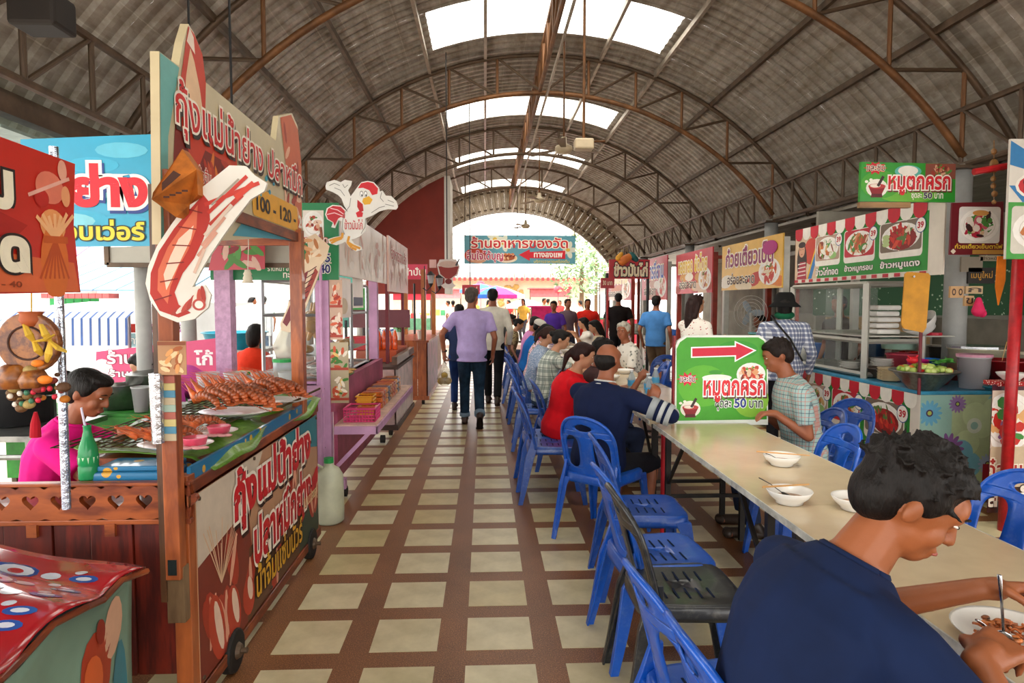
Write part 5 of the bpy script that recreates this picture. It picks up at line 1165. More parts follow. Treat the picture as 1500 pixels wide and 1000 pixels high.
def on_drape(pts, h, k, nm='print'):      # flat print that follows the hanging banner
    obj(nm, MB().add([tuple(drape(u, v) + Vector((.003 * k, 0, 0))) for u, v in pts], [tuple(range(len(pts)))]), col(h), nst)
def blob(cu, cv, ru, rv, n=14): return [(cu + ru * math.cos(t), cv + rv * math.sin(t)) for t in [2 * PI * i / n for i in range(n)]]
def grid_blob(cu, cv, ru, rv, h, k):
    mb = MB()
    for i in range(6):
        r0, r1 = i / 6, (i + 1) / 6
        for j in range(14):
            a0, a1 = 2 * PI * j / 14, 2 * PI * (j + 1) / 14
            mb.add([tuple(drape(cu + ru * r * math.cos(a), cv + rv * r * math.sin(a)) + Vector((.003 * k, 0, 0))) for r, a in ((r0, a0), (r1, a0), (r1, a1), (r0, a1))], [(0, 1, 2, 3)])
    obj('print', mb, col(h), nst)
grid_blob(.82, .28, .07, .17, '#a8381c', 1); grid_blob(.80, .3, .04, .1, '#d4602c', 1.5); grid_blob(.9, .16, .05, .12, '#d8a888', 1); grid_blob(.7, .75, .2, .14, '#2c6478', 1); grid_blob(.94, .55, .04, .3, '#3a7a86', 1.2); grid_blob(.83, .12, .02, .05, '#8a2414', 2); grid_blob(.88, .72, .05, .05, '#b8522c', 2)
# handwriting: ดก at the lower left corner
tv, tf = text_mesh('ก', .05); mbx = MB(); mbx.add([tuple(drape(.62 + v[0] * .16, .62 - v[1] * .34) + Vector((.01, 0, 0))) for v in tv], tf); obj('lettering', mbx, col('#2a1a14'), nst)
# red banner above
rb = Board('red_banner', 'red fabric banner with cream letters hanging at the upper left edge', 'banner', 'L', -1.22, poly_px=[(-90, 432), (-90, 168), (0, 200), (110, 240), (108, 330), (118, 428), (60, 429)], thick=.004, base='#c2261c')
q = rb.px
def rp(pts, h, k): rb.poly_([q(*t) for t in pts], h, k)
rp([(-60, 428), (-60, 385), (20, 372), (108, 385), (116, 427)], '#d8683c', 1); rp([(-80, 330), (-80, 260), (-20, 300), (40, 330), (20, 350)], '#a81a16', 1)
rb.ellipse(q(77, 330), .055, .045, '#e89a5c', 2); rb.ellipse(q(80, 385), .06, .11, '#d9702e', 2)
for i in range(7): rb.line(q(80, 350), q(52 + i * 9, 316 - (i % 2) * 3), .012, '#f0b882', 2.5); rb.line(q(80, 350), q(58 + i * 7, 408), .008, '#b84a1c', 2.5)
rb.line(q(62, 350), q(98, 352), .02, '#c2561f', 3)
rb.ellipse(q(72, 275), .06, .045, '#e07a62', 2); rb.ellipse(q(90, 250), .02, .03, '#e8a890', 2.2); rb.ellipse(q(60, 290), .03, .025, '#b8201c', 2.4); rb.ellipse(q(95, 288), .02, .03, '#e8a070', 2.4); rb.line(q(40, 285), q(100, 262), .01, '#e8b0a0', 2.6)
rb.text('ม', q(-22, 302), q(16, 252), '#f0ead0', 6, .06, '#1a1414', .05); rb.text('ด', q(-2, 398), q(40, 348), '#f0ead0', 6, .06, '#1a1414', .05); rb.text('- 40', q(0, 420), q(30, 412), '#8a3a1c', 5, .02)
rb.done()
# hanging ornament: coconut shell, dried flowers, beads
orn = thing('hanging_ornament', 'rustic mobile of a wooden disc, dried pods, flowers and beads on the left pole', 'ornament', P(48, 430, Y=1.85)); O_ = lambda x, y, dy=0: P(x, y, Y=1.85 + dy)
br = wood('coconut_wood', '#9a5c1c', '#5c2c0c', (2, 2, 2)); c = O_(44, 502)
obj('disc', MB().tube([c + Vector((0, .012, 0)), c - Vector((0, .012, 0))], [.083, .083], 28), br, orn, bevel=.004); obj('disc_ring', MB().tube([c + Vector((.05 * math.cos(t), -.013, .045 * math.sin(t))) for t in [2 * PI * i / 24 for i in range(25)]], .003, 5), mat('burnt_line', '#3a1c0c', .7), orn)
obj('pot', MB().lathe([(.0005, -.02), (.02, -.018), (.03, 0), (.026, .015), (.032, .022)], tuple(O_(46, 468)), 16), mat('clay', '#b0582a', .6), orn, smooth=True)
yl = mat('yellow_ribbon', '#d8b23c', .5); 
for a_, b_ in (((36, 475), (50, 500)), ((50, 500), (80, 490)), ((50, 500), (62, 520)), ((60, 475), (74, 500)), ((74, 500), (68, 530)), ((74, 500), (98, 515))): obj('ribbon', MB().tube([O_(*a_, -.02), O_((a_[0] + b_[0]) / 2, (a_[1] + b_[1]) / 2 + 3, -.035), O_(*b_, -.02)], [.006, .011, .005], 6, flat=.4), yl, orn)
rnd = random.Random(8); cols = ['#6a4a26', '#8a6a3a', '#7a2a20', '#5a3a20', '#c8781c', '#a08a50']
for i in range(34): p = O_(rnd.uniform(12, 98), rnd.uniform(535, 600), rnd.uniform(-.03, .03)); r_ = rnd.uniform(.007, .018); obj('dried_pod', MB().ell(p, (r_, r_, r_ * .8)), mat('pod_' + cols[i % 6].lstrip('#'), cols[i % 6], .7, bmp=.4), orn, smooth=True)
obj('shell', MB().lathe([(.035, -.03), (.042, 0), (.03, .03), (.022, .034), (.0005, .03)], tuple(O_(22, 552)), 18), br, orn, smooth=True, thick=.004); obj('shell', MB().lathe([(.03, -.02), (.036, 0), (.024, .022), (.0005, .026)], tuple(O_(50, 556, -.02)), 18), br, orn, smooth=True, thick=.004); obj('flower', MB().ell(O_(66, 556, -.04), (.02, .012, .012)), mat('orange_flower', '#e07a14', .7), orn, smooth=True); obj('flower', MB().ell(O_(55, 532, -.03), (.016, .012, .01)), mat('orange_flower', '#e07a14', .7), orn, smooth=True)
for i in range(12): p = O_(12 + (i * 17) % 75, 565 + (i * 11) % 28, -.03); obj('bead', MB().ell(p, (.007, .007, .008), n=8, m=6), col(['#c8203a', '#d8d0c0', '#3a7a5a', '#c8203a'][i % 4]), orn, smooth=True)
obj('tassel', MB().tube([O_(52, 603), O_(52, 620), O_(52, 640)], [.004, .012, .014], 10), mat('red_tassel', '#a81424', .8), orn); obj('cord', MB().tube([O_(46, 425), O_(46, 468)], .002, 5), yl, orn)
# ================================================================ blue and other boards behind the cart
bb = Board('blue_sign', 'bright blue grilled food sign with big red letters, left of the tall prawn sign', 'sign', 'Y', 2.62, poly_px=[(30, 362), (30, 204), (233, 196), (233, 360)], thick=.006, base='#2fa6cc')
q = bb.px; rnd = random.Random(6)
for i in range(8): bb.ellipse(q(rnd.uniform(60, 215), rnd.uniform(215, 350)), .1, .03, rnd.choice(['#5fc0dc', '#3cb0d4', '#7fd0e0']), 1 + i * .03, 14)
bb.text('ย่าง', q(108, 304), q(216, 240), '#d8182c', 6, .05, '#f4f2ee', .07, '#23408c'); bb.text('วบเว่อร์', q(96, 352), q(212, 322), '#e8d83c', 6, .03, '#2c2c1c', .05); bb.done()
hb_ = Board('hanging_board', 'grey framed board hanging behind the prawn sign', 'board', 'Y', 4.4, poly_px=[(158, 388), (158, 362), (436, 352), (436, 386)], thick=.01, base='#a9a698', frame=(steel, .03)); hb_.done()
rf_ = Board('red_food_banner', 'red banner with a green pepper dish print behind the prawn cut-out', 'banner', 'Y', 4.3, poly_px=[(305, 396), (318, 340), (388, 342), (388, 394)], thick=.004, base='#b0142c'); 
for i in range(16): rf_.ellipse(rf_.px(random.Random(i).uniform(325, 378), random.Random(i + 50).uniform(350, 388)), .06, .02, ['#3f7a2c', '#7c1420', '#c8a090', '#4a8a3a'][i % 4], 1 + i * .05, 8, i)
rf_.done()
gs = Board('green_sign', 'green seafood fried rice sign above the pink stall, price 40', 'sign', 'Y', 5.02, poly_px=[(308, 410), (308, 385), (440, 385), (440, 297), (496, 297), (496, 410)], thick=.03, base='#128048', frame=None)
q = gs.px; gs.food(q(444, 348), q(474, 308), 3, ['#b8402a', '#d8a080', '#8a2a1c', '#e8c8b0'], k=2, n=20, bgc='#e8e0d4'); gs.text('หมูทอด', q(444, 360), q(480, 348), '#f4f0e4', 4, .02, '#c02020', .06); gs.text('ราดหน้า อาหาร', q(392, 397), q(438, 388), '#f4f0e4', 4, .02); gs.text('ทะเล', q(415, 407), q(435, 399), '#f4f0e4', 4, .02); gs.text('35', q(468, 384), q(484, 371), '#1a2a6a', 4, .03, '#f4f0e4', .05); gs.text('40', q(468, 400), q(484, 387), '#1a2a6a', 4, .03, '#f4f0e4', .06); gs.line(q(452, 385), q(486, 385), .01, '#d0c8b8', 4); gs.done()
# rooster cut-out, a plain farmyard cockerel
RC_ = lambda L: [(400 + x / 3.333, 200 + y / 3.333) for x, y in L]
ro = RC_([(256, 240), (262, 222), (300, 211), (330, 222), (350, 211), (384, 216), (380, 238), (366, 262), (378, 292), (396, 268), (416, 240), (432, 222), (462, 216), (492, 222), (516, 248), (520, 268), (534, 264), (550, 288), (578, 290), (602, 315), (610, 342), (600, 356), (560, 354), (520, 364), (482, 386), (452, 398), (456, 430), (450, 460), (426, 486), (400, 498), (382, 502), (398, 524), (430, 538), (434, 552), (404, 560), (370, 538), (352, 512), (338, 520), (308, 530), (272, 520), (268, 500), (300, 490), (334, 484), (342, 470), (330, 440), (333, 412), (318, 408), (302, 446), (284, 442), (292, 420), (264, 404), (254, 380), (262, 350), (290, 333), (332, 337), (354, 357), (366, 368), (346, 336), (334, 302), (316, 284), (286, 268), (258, 258)])
rt = Board('rooster_cutout', 'white rooster cut-out with raised wings over the pink stall', 'sign', 'Y', 4.85, poly_px=ro, thick=.012, base='#e9e7df')
q = rt.px
def rr_(L, h, k): rt.poly_([q(*t) for t in RC_(L)], h, k)
rr_([(350, 400), (332, 392), (318, 400), (300, 438), (294, 418), (268, 402), (260, 380), (268, 352), (292, 338), (330, 342), (350, 362), (352, 385)], '#c4202c', 1)
for L in ([(264, 380), (300, 372), (340, 388)], [(280, 350), (315, 358), (344, 378)]):
    for a_, b_ in zip(RC_(L), RC_(L)[1:]): rt.line(q(*a_), q(*b_), .006, '#f0c8c8', 1.5)
rr_([(414, 252), (430, 228), (462, 221), (490, 228), (513, 254), (509, 280), (484, 286), (470, 262), (440, 250)], '#d21c28', 2)
rr_([(412, 308), (438, 330), (442, 362), (426, 371), (411, 342)], '#b8141c', 2.4); rr_([(404, 372), (422, 362), (440, 372), (436, 392), (412, 394)], '#d21c28', 2.6)
rr_([(440, 302), (468, 290), (486, 308), (474, 330), (446, 333), (436, 318)], '#e8b02c', 3)
for dx in (432, 452): rt.ellipse(q(*RC_([(dx, 280)])[0]), .012, .022, '#1a1a1a', 3.2, 14); rt.ellipse(q(*RC_([(dx, 281)])[0]), .0095, .019, '#fbfbf8', 3.4, 14); rt.ellipse(q(*RC_([(dx + 2, 287)])[0]), .0045, .009, '#1a1a1a', 3.8, 10)
for L in ([(276, 508), (300, 500), (336, 492)], [(284, 520), (310, 506), (336, 496)], [(362, 514), (392, 532), (426, 546)], [(362, 514), (384, 542), (408, 552)], [(340, 470), (336, 496)], [(372, 486), (364, 514)]):
    for a_, b_ in zip(RC_(L), RC_(L)[1:]): rt.line(q(*a_), q(*b_), .017, '#d8962c', 3)
rt.text('ข้าวมันไก่', q(505, 336), q(531, 321), '#c8282c', 5, .01)
for L in ([(275, 240), (300, 228), (326, 240)], [(340, 232), (350, 250), (366, 236)], [(300, 250), (330, 262), (350, 290)], [(560, 310), (590, 322)], [(548, 330), (590, 340)], [(480, 372), (520, 346), (546, 340)], [(380, 300), (374, 340), (350, 372), (340, 410), (338, 450), (350, 478)], [(452, 400), (450, 440), (430, 474)], [(530, 272), (524, 300), (540, 318)]):
    for a_, b_ in zip(RC_(L), RC_(L)[1:]): rt.line(q(*a_), q(*b_), .004, '#77776f', 4)
rt.done(); obj('stick', MB().cyl((-1.18, 4.87, 1.95), (-1.2, 4.9, 2.1), .01, n=8), OW, rt.root)
# ================================================================ the pink stall
PINK = mat('pink_lilac_paint', '#c99ac0', .55, var=.12, scale=6, bmp=.1); PNKD = mat('deep_pink_paint', '#a8506c', .55, var=.2, scale=5)
ps = thing('pink_stall', 'lilac-pink wooden food stall with a glass chicken cabinet and a projecting shelf', 'stall', (-1.5, 6.2, 0))
PY0, PY1 = 5.0, 7.35
def pbx(n_, *a, m=PINK, **k): return obj(n_, MB().box(*a), m, ps, **k)
pbx('side_board', -1.18, PY0 + .12, .16, -1.15, PY1, .72, m=PNKD); 
for i, xx in enumerate((-2.0, -1.82, -1.64, -1.46)): pbx('plank', xx + .003, PY0 + .02, .16, xx + .177, PY0 + .045, .95, bevel=.002)
pbx('front_post', -1.27, PY0 - .02, .1, -1.17, PY0 + .07, 1.715, bevel=.004); pbx('front_rail', -1.2, PY0 + .0, .12, -1.07, PY0 + .06, .2); pbx('rear_post', -1.27, PY1 - .1, .1, -1.18, PY1, 2.1); pbx('inner_post', -2.0, 4.95, 0, -1.885, 5.06, 2.3, m=mat('chipped_pink_paint', '#c9a0c0', .6, var=.15, scale=30))
pbx('ledge', -1.24, PY0, .72, -1.14, PY1, .93, m=PNKD); pbx('counter', -2.0, PY0 + .02, .9, -1.2, PY1, .93, m=mat('worn_counter', '#b0806c', .6, var=.2))
pbx('shelf', -1.15, PY0 + .02, .60, -.83, PY1 + .1, .615, m=mat('pale_shelf', '#d8b8a4', .4, var=.2, scale=12)); pbx('shelf_edge', -.835, PY0, .545, -.82, PY1 + .12, .605, bevel=.003); pbx('shelf_end', -1.15, PY0, .545, -.82, PY0 + .02, .605)
obj('shelf_brace', MB().bar((-1.13, PY0 + .03, .3), (-.88, PY0 + .03, .56), .045, .03), PINK, ps); obj('shelf_brace', MB().bar((-1.13, PY1 - .1, .3), (-.88, PY1 - .1, .56), .045, .03), PINK, ps)
for y in (5.2, 7.2): unit_bar('caster', (-1.15, y, .05), (-1.1, y, .05), .045, blk, ps)
for zz in (.3, .45, .9, 1.2): unit_bar('bolt', (-1.22, PY0 - .02, zz), (-1.22, PY0 - .03, zz), .01, steel, ps)
# photo strips on the posts
def pic_strip(label, X0, Y, z0, z1, x1, cols, seed, par=None):
    b = Board('picture_strip', label, 'poster', 'Y', Y, boxuv=(X0, z0, x1, z1), thick=.004, base=cols[0]); r_ = random.Random(seed); k = 0
    n = max(1, int((z1 - z0) / .2))
    for i in range(n):
        zc = z0 + (i + .5) * (z1 - z0) / n
        for j in range(16): b.ellipse((r_.uniform(X0 + .02, x1 - .02), zc + r_.uniform(-.07, .07)), .03, .012, r_.choice(cols[1:]), 1 + j * .05, 7, r_.random() * 3)
        b.rect((X0, zc - .095), (x1, zc - .075), '#b0402c', 3)
    b.done()
pic_strip('narrow strip of food photos on the front post of the pink stall, upper', -1.165, 4.99, 1.27, 1.72, -1.07, ['#c9a48c', '#a8321c', '#e0b89a', '#d8603a', '#f0dcc8'], 1)
pic_strip('narrow strip of food photos low on the front post of the pink stall', -1.165, 4.985, .79, 1.25, -1.03, ['#b8a888', '#3f7a2c', '#c8502c', '#e8c070', '#f0e4d0'], 2)
def side_pic(label, X, y0, y1, z0, z1, cols, seed, words=None, base=None):
    b = Board('menu_board', label, 'sign', 'L', X, boxuv=(y0, z0, y1, z1), thick=.02, base=base or cols[0]); r_ = random.Random(seed)
    for j in range(40): b.ellipse((r_.uniform(y0 + .1, y1 - .1), r_.uniform(z0 + .08, z1 - .08)), .1, .035, r_.choice(cols[1:]), 1 + j * .03, 8, r_.random() * 3)
    if words: b.text(words, (y0 + .2, z0 + (z1 - z0) * .6), (y1 - .2, z1 - .08), '#b8302c', 5, .02, '#f2ece0', .04)
    b.done(); return b
side_pic('pale glossy menu board above the pink stall', -1.1, 5.06, 7.45, 1.76, 2.28, ['#d2bfae', '#e2d4c8', '#d9b4a0', '#c89888', '#e9e0d6'], 5)
side_pic('faded menu board beyond the pink stall board', -1.1, 7.62, 9.5, 1.68, 2.32, ['#c9a696', '#d8bcb0', '#c08e80', '#b87a6c', '#e0ccc2'], 6, 'อาหารตามสั่ง')
# glass cabinet with chickens
gc = thing('glass_cabinet', 'aluminium and glass cabinet of boiled chickens on the pink stall', 'cabinet', (-1.4, 6.1, .93)); AL = mat('aluminium', '#b9bcc0', .35, .8, .05); GLS = glass('cabinet_glass', (.95, .97, .96), .07, .04)
gx0, gx1, gy0, gy1, gz0, gz1 = -1.75, -1.22, 5.25, 6.85, .93, 1.72
for x in (gx0, gx1):
    for y in (gy0, gy1, (gy0 + gy1) / 2): unit_bar('frame_bar', (x, y, gz0), (x, y, gz1), .016, AL, gc, 'sq')
for z in (gz0 + .02, gz1, 1.45):
    for x in (gx0, gx1): unit_bar('frame_bar', (x, gy0, z), (x, gy1, z), .012, AL, gc, 'sq')
    for y in (gy0, gy1): unit_bar('frame_bar', (gx0, y, z), (gx1, y, z), .012, AL, gc, 'sq')
for y0_, y1_ in ((gy0, (gy0 + gy1) / 2), ((gy0 + gy1) / 2, gy1)): obj('pane', MB().box(gx1 - .002, y0_ + .01, gz0 + .02, gx1 + .002, y1_ - .01, gz1), GLS, gc)
obj('pane', MB().box(gx0, gy0 - .002, gz0 + .02, gx1, gy0 + .002, gz1), GLS, gc); obj('roof_panel', MB().box(gx0, gy0, gz1, gx1, gy1, gz1 + .012), AL, gc); obj('shelf', MB().box(gx0, gy0, 1.12, gx1, gy1, 1.125), AL, gc)
CK = mat('boiled_chicken', '#c08a4a', .35, var=.2, scale=10, coat=.4)
def chicken(x, y, z, lab):
    t = thing('chicken', lab, 'chicken', (x, y, z)); b = MB(); b.ell((x, y, z), (.07, .1, .085)); b.ell((x, y - .05, z - .04), (.06, .07, .06)); b.cap_((x, y + .02, z - .06), (x + .03, y + .03, z - .15), .03, .016); b.cap_((x, y - .02, z - .06), (x - .03, y - .05, z - .15), .03, .016); b.cap_((x, y + .05, z + .06), (x, y + .06, z + .14), .028, .014)
    obj('meat', b, CK, t, smooth=True); obj('hook', MB().tube([(x, y + .06, z + .13), (x, y + .06, 1.7)], .003, 5), AL, t)
for i, yy in enumerate((5.5, 5.8, 6.3, 6.6)): chicken(-1.42 - (i % 2) * .1, yy, 1.4, ['boiled chicken hanging nearest in the glass cabinet', 'second boiled chicken hanging in the glass cabinet', 'third boiled chicken hanging in the glass cabinet', 'furthest boiled chicken hanging in the glass cabinet'][i])
rnd = random.Random(12)
for i in range(14): x, y = -1.32 - .28 * rnd.random(), 5.35 + rnd.random() * 1.3; tag(obj('meat_cut', MB().ell((x, y, 1.165), (.05, .07, .035)), CK, smooth=True), 'chicken piece lying on the cabinet shelf', 'chicken', 'chicken pieces on the cabinet shelf')
for i in range(10): x, y = -1.3 - .14 * (i % 2), 5.35 + i * .07; tag(obj('plate', MB().lathe([(.0005, 0), (.07, 0), (.11, .02), (.1, .02), (.0005, .006)], (x, y, .96 + (i % 3) * .012), 20), mat('white_melamine', '#e4e2dc', .25, var=.03, coat=.3), smooth=True), 'white plate in the bottom of the chicken cabinet', 'plate', 'white plates in the chicken cabinet')
for i, (y0_, y1_, zz) in enumerate([(5.35, 5.95, 1.42), (6.05, 6.55, 1.5)]):
    b = Board('paper_notice', ['white sheet stuck on the left pane of the chicken cabinet', 'white sheet with dark strip on the right pane of the chicken cabinet'][i], 'notice', 'L', -1.2, boxuv=(y0_, zz, y1_, zz + .34), thick=.003, base='#e8e2d8'); 
    if i: b.rect((y0_ + .02, zz + .02), (y1_ - .02, zz + .1), '#3a4a6a', 1)
    else: b.ellipse(((y0_ + y1_) / 2, zz + .1), .16, .07, '#dcc9a8', 1)
    b.done()
# tray of food, shelf goods
t = thing('food_tray', 'tray of fried pancakes on a banana leaf on the pink counter', 'tray', (-1.2, 5.4, .94)); obj('tray', MB().box(-1.3, 5.12, .935, -1.14, 5.75, .955), leafm, t)
for i in range(12): obj('pancake', MB().ell((-1.22 + .03 * (i % 3), 5.2 + i * .045, .965 + .008 * (i % 2)), (.05, .05, .012)), mat('pancake', '#d8a860', .5, var=.2), t, smooth=True)
bsk = thing('basket', 'pink plastic basket at the near end of the projecting shelf', 'basket', (-.98, 5.25, .62)); bp = mat('pink_basket', '#d83a78', .4)
x0, y0, x1, y1 = -1.1, 5.12, -.86, 5.38
for zz in (.62, .645, .67, .695, .72): obj('ring', MB().tube([(x0, y0, zz), (x1, y0, zz), (x1, y1, zz), (x0, y1, zz), (x0, y0, zz)], .004 if zz < .71 else .009, 5), bp, bsk)
for i in range(11):
    for (a, b_) in (((x0 + (x1 - x0) * i / 10, y0), 0), ((x1, y0 + (y1 - y0) * i / 10), 1)): unit_bar('rib', (*a, .62), (*a, .72), .003, bp, bsk)
obj('base', MB().box(x0, y0, .617, x1, y1, .622), bp, bsk)
ybk = mat('yellow_plastic', '#e0a020', .4)
for i, (x, y, z) in enumerate([(-.98, 5.5, .617), (-1.0, 5.52, .70)]):
    t = thing('carry_crate', ['small yellow plastic crate beside the pink basket, lower of two', 'small yellow plastic crate stacked on top of another'][i], 'crate', (x, y, z))
    for zz in (0, .03, .06): obj('band', MB().tube([(x - .07, y - .08, z + zz + .01), (x + .07, y - .08, z + zz + .01), (x + .07, y + .08, z + zz + .01), (x - .07, y + .08, z + zz + .01), (x - .07, y - .08, z + zz + .01)], .008, 4), ybk, t)
    obj('panel', MB().box(x - .06, y - .085, z + .005, x + .06, y - .08, z + .065), ybk, t)
pk_cols = ['#c8641c', '#b8481c', '#d88a2a', '#3a4a6a', '#c07828']
for i in range(30):
    y = 5.78 + (i % 10) * .13; z = .617 + (i // 10) * .05; w_ = .1; p_ = tag(obj('snack_packet', MB().box(-1.09 + (i % 2) * .02, y, z, -.9, y + .11, z + .046), mat('packet_' + pk_cols[i % 5].lstrip('#'), pk_cols[i % 5], .3, var=.4, scale=40, coat=.5), bevel=.014), 'orange snack packet in the stack on the pink stall shelf', 'snack', 'snack packets stacked on the pink stall shelf')
# jars between cart and stall
for i, (x, y, r_, h_, cc, capc, lb) in enumerate([(-1.32, 4.45, .06, .15, '#b4603a', None, 'jar of brown sauce beside the rear post of the cart'), (-1.43, 4.7, .07, .2, '#d8b070', '#1fa04a', 'glass jar of snacks with a green lid behind the sauce jar'), (-1.62, 4.45, .06, .14, '#e8602a', '#1fa04a', 'small tub with green lid behind the rear prawn plate')]):
    t = thing('jar', lb, 'jar', (x, y, .9)); obj('body', MB().lathe([(.0005, 0), (r_, 0), (r_, h_)], (x, y, .93), 20), glass('clear_bottle', (.82, .9, .93), .4, .08), t, smooth=True); obj('contents', MB().cyl((x, y, .935), (x, y, .93 + h_ * .7), r_ * .93), mat('cont_' + cc.lstrip('#'), cc, .5, var=.4, scale=40), t)
    if capc: obj('lid', MB().cyl((x, y, .93 + h_), (x, y, .95 + h_), r_ * 1.05), col(capc), t)
tag(obj('side_table', MB().box(-1.9, 4.25, .88, -1.22, 4.95, .93).box(-1.25, 4.3, 0, -1.22, 4.33, .9).box(-1.25, 4.9, 0, -1.22, 4.93, .9).box(-1.9, 4.9, 0, -1.87, 4.93, .9), PINK), 'pink side table between the cart and the pink stall', 'table')
for i in range(4): x = -1.75 + i * .17; tag(obj('plastic_tub', MB().lathe([(.0005, 0), (.055, 0), (.07, .12), (.068, .12), (.053, .004), (.0005, .004)], (x, 4.2, .99), 18), glass('milky_tub', (.88, .9, .9), .5, .3), smooth=True), 'translucent white tub in the row behind the prawn plates', 'tub', 'translucent tubs behind the prawn plates')
# white jug on the floor
jp = P(483, 764, Z=0); jm = mat('milky_plastic', '#c9ccb0', .4, var=.08, sss=.1)
t = thing('jug', 'white plastic water jug with a green cap on the floor by the pink stall', 'jug', (jp.x, jp.y, 0))
obj('body', MB().lathe([(.0005, 0), (.085, 0), (.1, .015), (.102, .1), (.1, .3), (.096, .34), (.07, .385), (.035, .405), (.03, .43), (.0005, .43)], (jp.x, jp.y, 0), 28), jm, t, smooth=True); obj('cap', MB().cyl((jp.x, jp.y, .425), (jp.x, jp.y, .46), .034), col('#1f9a4a'), t); obj('handle', MB().tube([(jp.x - .03, jp.y - .03, .39), (jp.x - .07, jp.y - .06, .43), (jp.x - .085, jp.y - .06, .36)], .012, 8), jm, t, smooth=True)
# ================================================================ further left stalls
def lcart(name, label, y0, y1, x1, m_, top=.86, depth=.7, postm=OW, roof=None, plinth=.12):
    t = thing(name, label, 'stall', (x1 - depth / 2, (y0 + y1) / 2, 0))
    n = max(2, int(depth / .14)); 
    for i in range(n): obj('plank', MB().box(x1 - depth + i * depth / n + .003, y0, plinth, x1 - depth + (i + 1) * depth / n - .003, y0 + .02, top), m_[0], t, bevel=.002)
    obj('side_panel', MB().box(x1 - .02, y0, plinth, x1, y1, top), m_[1], t); obj('bottom_rail', MB().box(x1 - .03, y0 - .01, plinth - .04, x1 + .02, y1, plinth + .02), postm, t); obj('bottom_rail', MB().box(x1 - depth, y0 - .02, plinth - .04, x1 + .02, y0, plinth + .02), postm, t)
    obj('counter', MB().box(x1 - depth, y0, top, x1 + .02, y1, top + .03), postm, t)
    for y in (y0 + .1, y1 - .1):
        for x in (x1 - .08, x1 - depth + .08): unit_bar('caster', (x - .02, y, .05), (x + .02, y, .05), .05, blk, t)
    return t
gp_ = mat('pale_glossy_board', '#c8aaa4', .35, var=.3, scale=5)
t = lcart('glass_counter', 'pale low counter with a dark base beyond the projecting shelf', 7.55, 9.3, -1.02, (gp_, gp_), .78, .6, mat('dark_frame', '#4a342a', .6)); obj('top_bar', MB().box(-1.06, 7.5, .84, -1.0, 9.3, .93), wood('grey_brown', '#6a4c38', '#4a3224', (1, .2, 1)), t)
mg = mat('magenta_poster', '#8a3a5c', .4, var=.5, scale=6)
t = lcart('drinks_stall', 'orange wooden drinks stall with a magenta side and wheels, posts and lanterns', 9.9, 12.0, -.86, (OW, mg), .95, .62); 
for x, y in ((-.92, 9.95), (-.92, 11.9), (-1.42, 11.9)): obj('post', MB().box(x - .035, y - .035, .95, x + .035, y + .035, 2.05), wood('pale_orange_wood', '#c47a38', '#9a5220', (1, 1, .2)), t)
t = lcart('grey_stall', 'grey-brown stall beyond the drinks stall on the left', 12.6, 15.0, -1.0, (mat('tan_panel', '#a8806a', .6, var=.3), mat('tan_panel', '#a8806a', .6, var=.3)), .9, .7)
for i, (y, zz) in enumerate([(8.0, 1.0), (9.5, 1.0)]): tag(obj('post', MB().box(-1.2, y - .02, 0, -1.16, y + .02, 2.1), mat('dark_red_paint', '#6c1420', .5)), ['dark red post nearest the pink stall', 'dark red post beside the drinks stall'][i], 'post')
# bottles, ice box, flowers on the counters
for i in range(16): bottle('blue-capped water bottle in the crate on the low counter', -1.25 - .09 * (i % 4), 8.7 + (i // 4) * .1, .95, .24, .035, cap='#2a6ac8', lab='#3a8ad8', group='water bottles on the low counter')
tag(obj('bottle_stand', MB().box(-1.6, 8.2, .81, -1.1, 9.28, .948), mat('orange_crate', '#b8481c', .5)), 'orange stand under the water bottles on the low counter', 'stand')
for i in range(5): bottle('orange soft drink bottle in front of the water bottles', -1.15 - .07 * (i % 5), 8.45, .95, .26, .034, body=mat('orange_drink', '#e0581c', .25, coat=.5), lab=None, cap='#d8d0c8', group='orange drink bottles on the low counter')
tag(obj('ice_box', MB().box(-1.75, 8.25, .95, -1.45, 8.6, 1.12), mat('red_plastic', '#c81c2c', .4), bevel=.02), 'red plastic box beside the orange drinks', 'box')
def shrub(label, cx, cy, z0, r, n, cols, seed, group=None, leafr=.03, name='plant', cat='plant'):
    r_ = random.Random(seed); t = thing(name, label, cat, (cx, cy, z0), 0, group)
    for ci, cc in enumerate(cols):
        b = MB()
        for i in range(n // len(cols)):
            a, e_ = r_.random() * 6.3, math.asin(r_.uniform(-1, 1)); q_ = r * r_.random() ** .4; p = Vector((cx + q_ * math.cos(a) * math.cos(e_), cy + q_ * math.sin(a) * math.cos(e_), z0 + r + q_ * math.sin(e_)))
            d1 = Vector((r_.uniform(-1, 1), r_.uniform(-1, 1), r_.uniform(-.5, 1))).normalized() * leafr * r_.uniform(.7, 1.3); d2 = d1.cross(Vector((r_.uniform(-1, 1), r_.uniform(-1, 1), r_.uniform(-1, 1)))).normalized() * leafr * .4
            b.add([p - d1, p + d2, p + d1, p - d2], [(0, 1, 2, 3)])
        obj('foliage', b, mat('leaf_' + cc.lstrip('#'), cc, .6), t)['kind'] = 'stuff'
    obj('stem', MB().cyl((cx, cy, z0), (cx, cy, z0 + r), .012, n=6), mat('stem_green', '#4a5a2a', .7), t); return t
shrub('small flowering plant in a white pot on the drinks stall front', -1.28, 9.98, 1.1, .13, 160, ['#4a7a3a', '#c8c87a', '#7aa05a'], 3); tag(obj('pot', MB().lathe([(.0005, 0), (.05, 0), (.065, .12), (.06, .12)], (-1.28, 9.98, .985), 16), col('#d8d4cc')), 'white pot under the flowering plant on the drinks stall', 'pot')
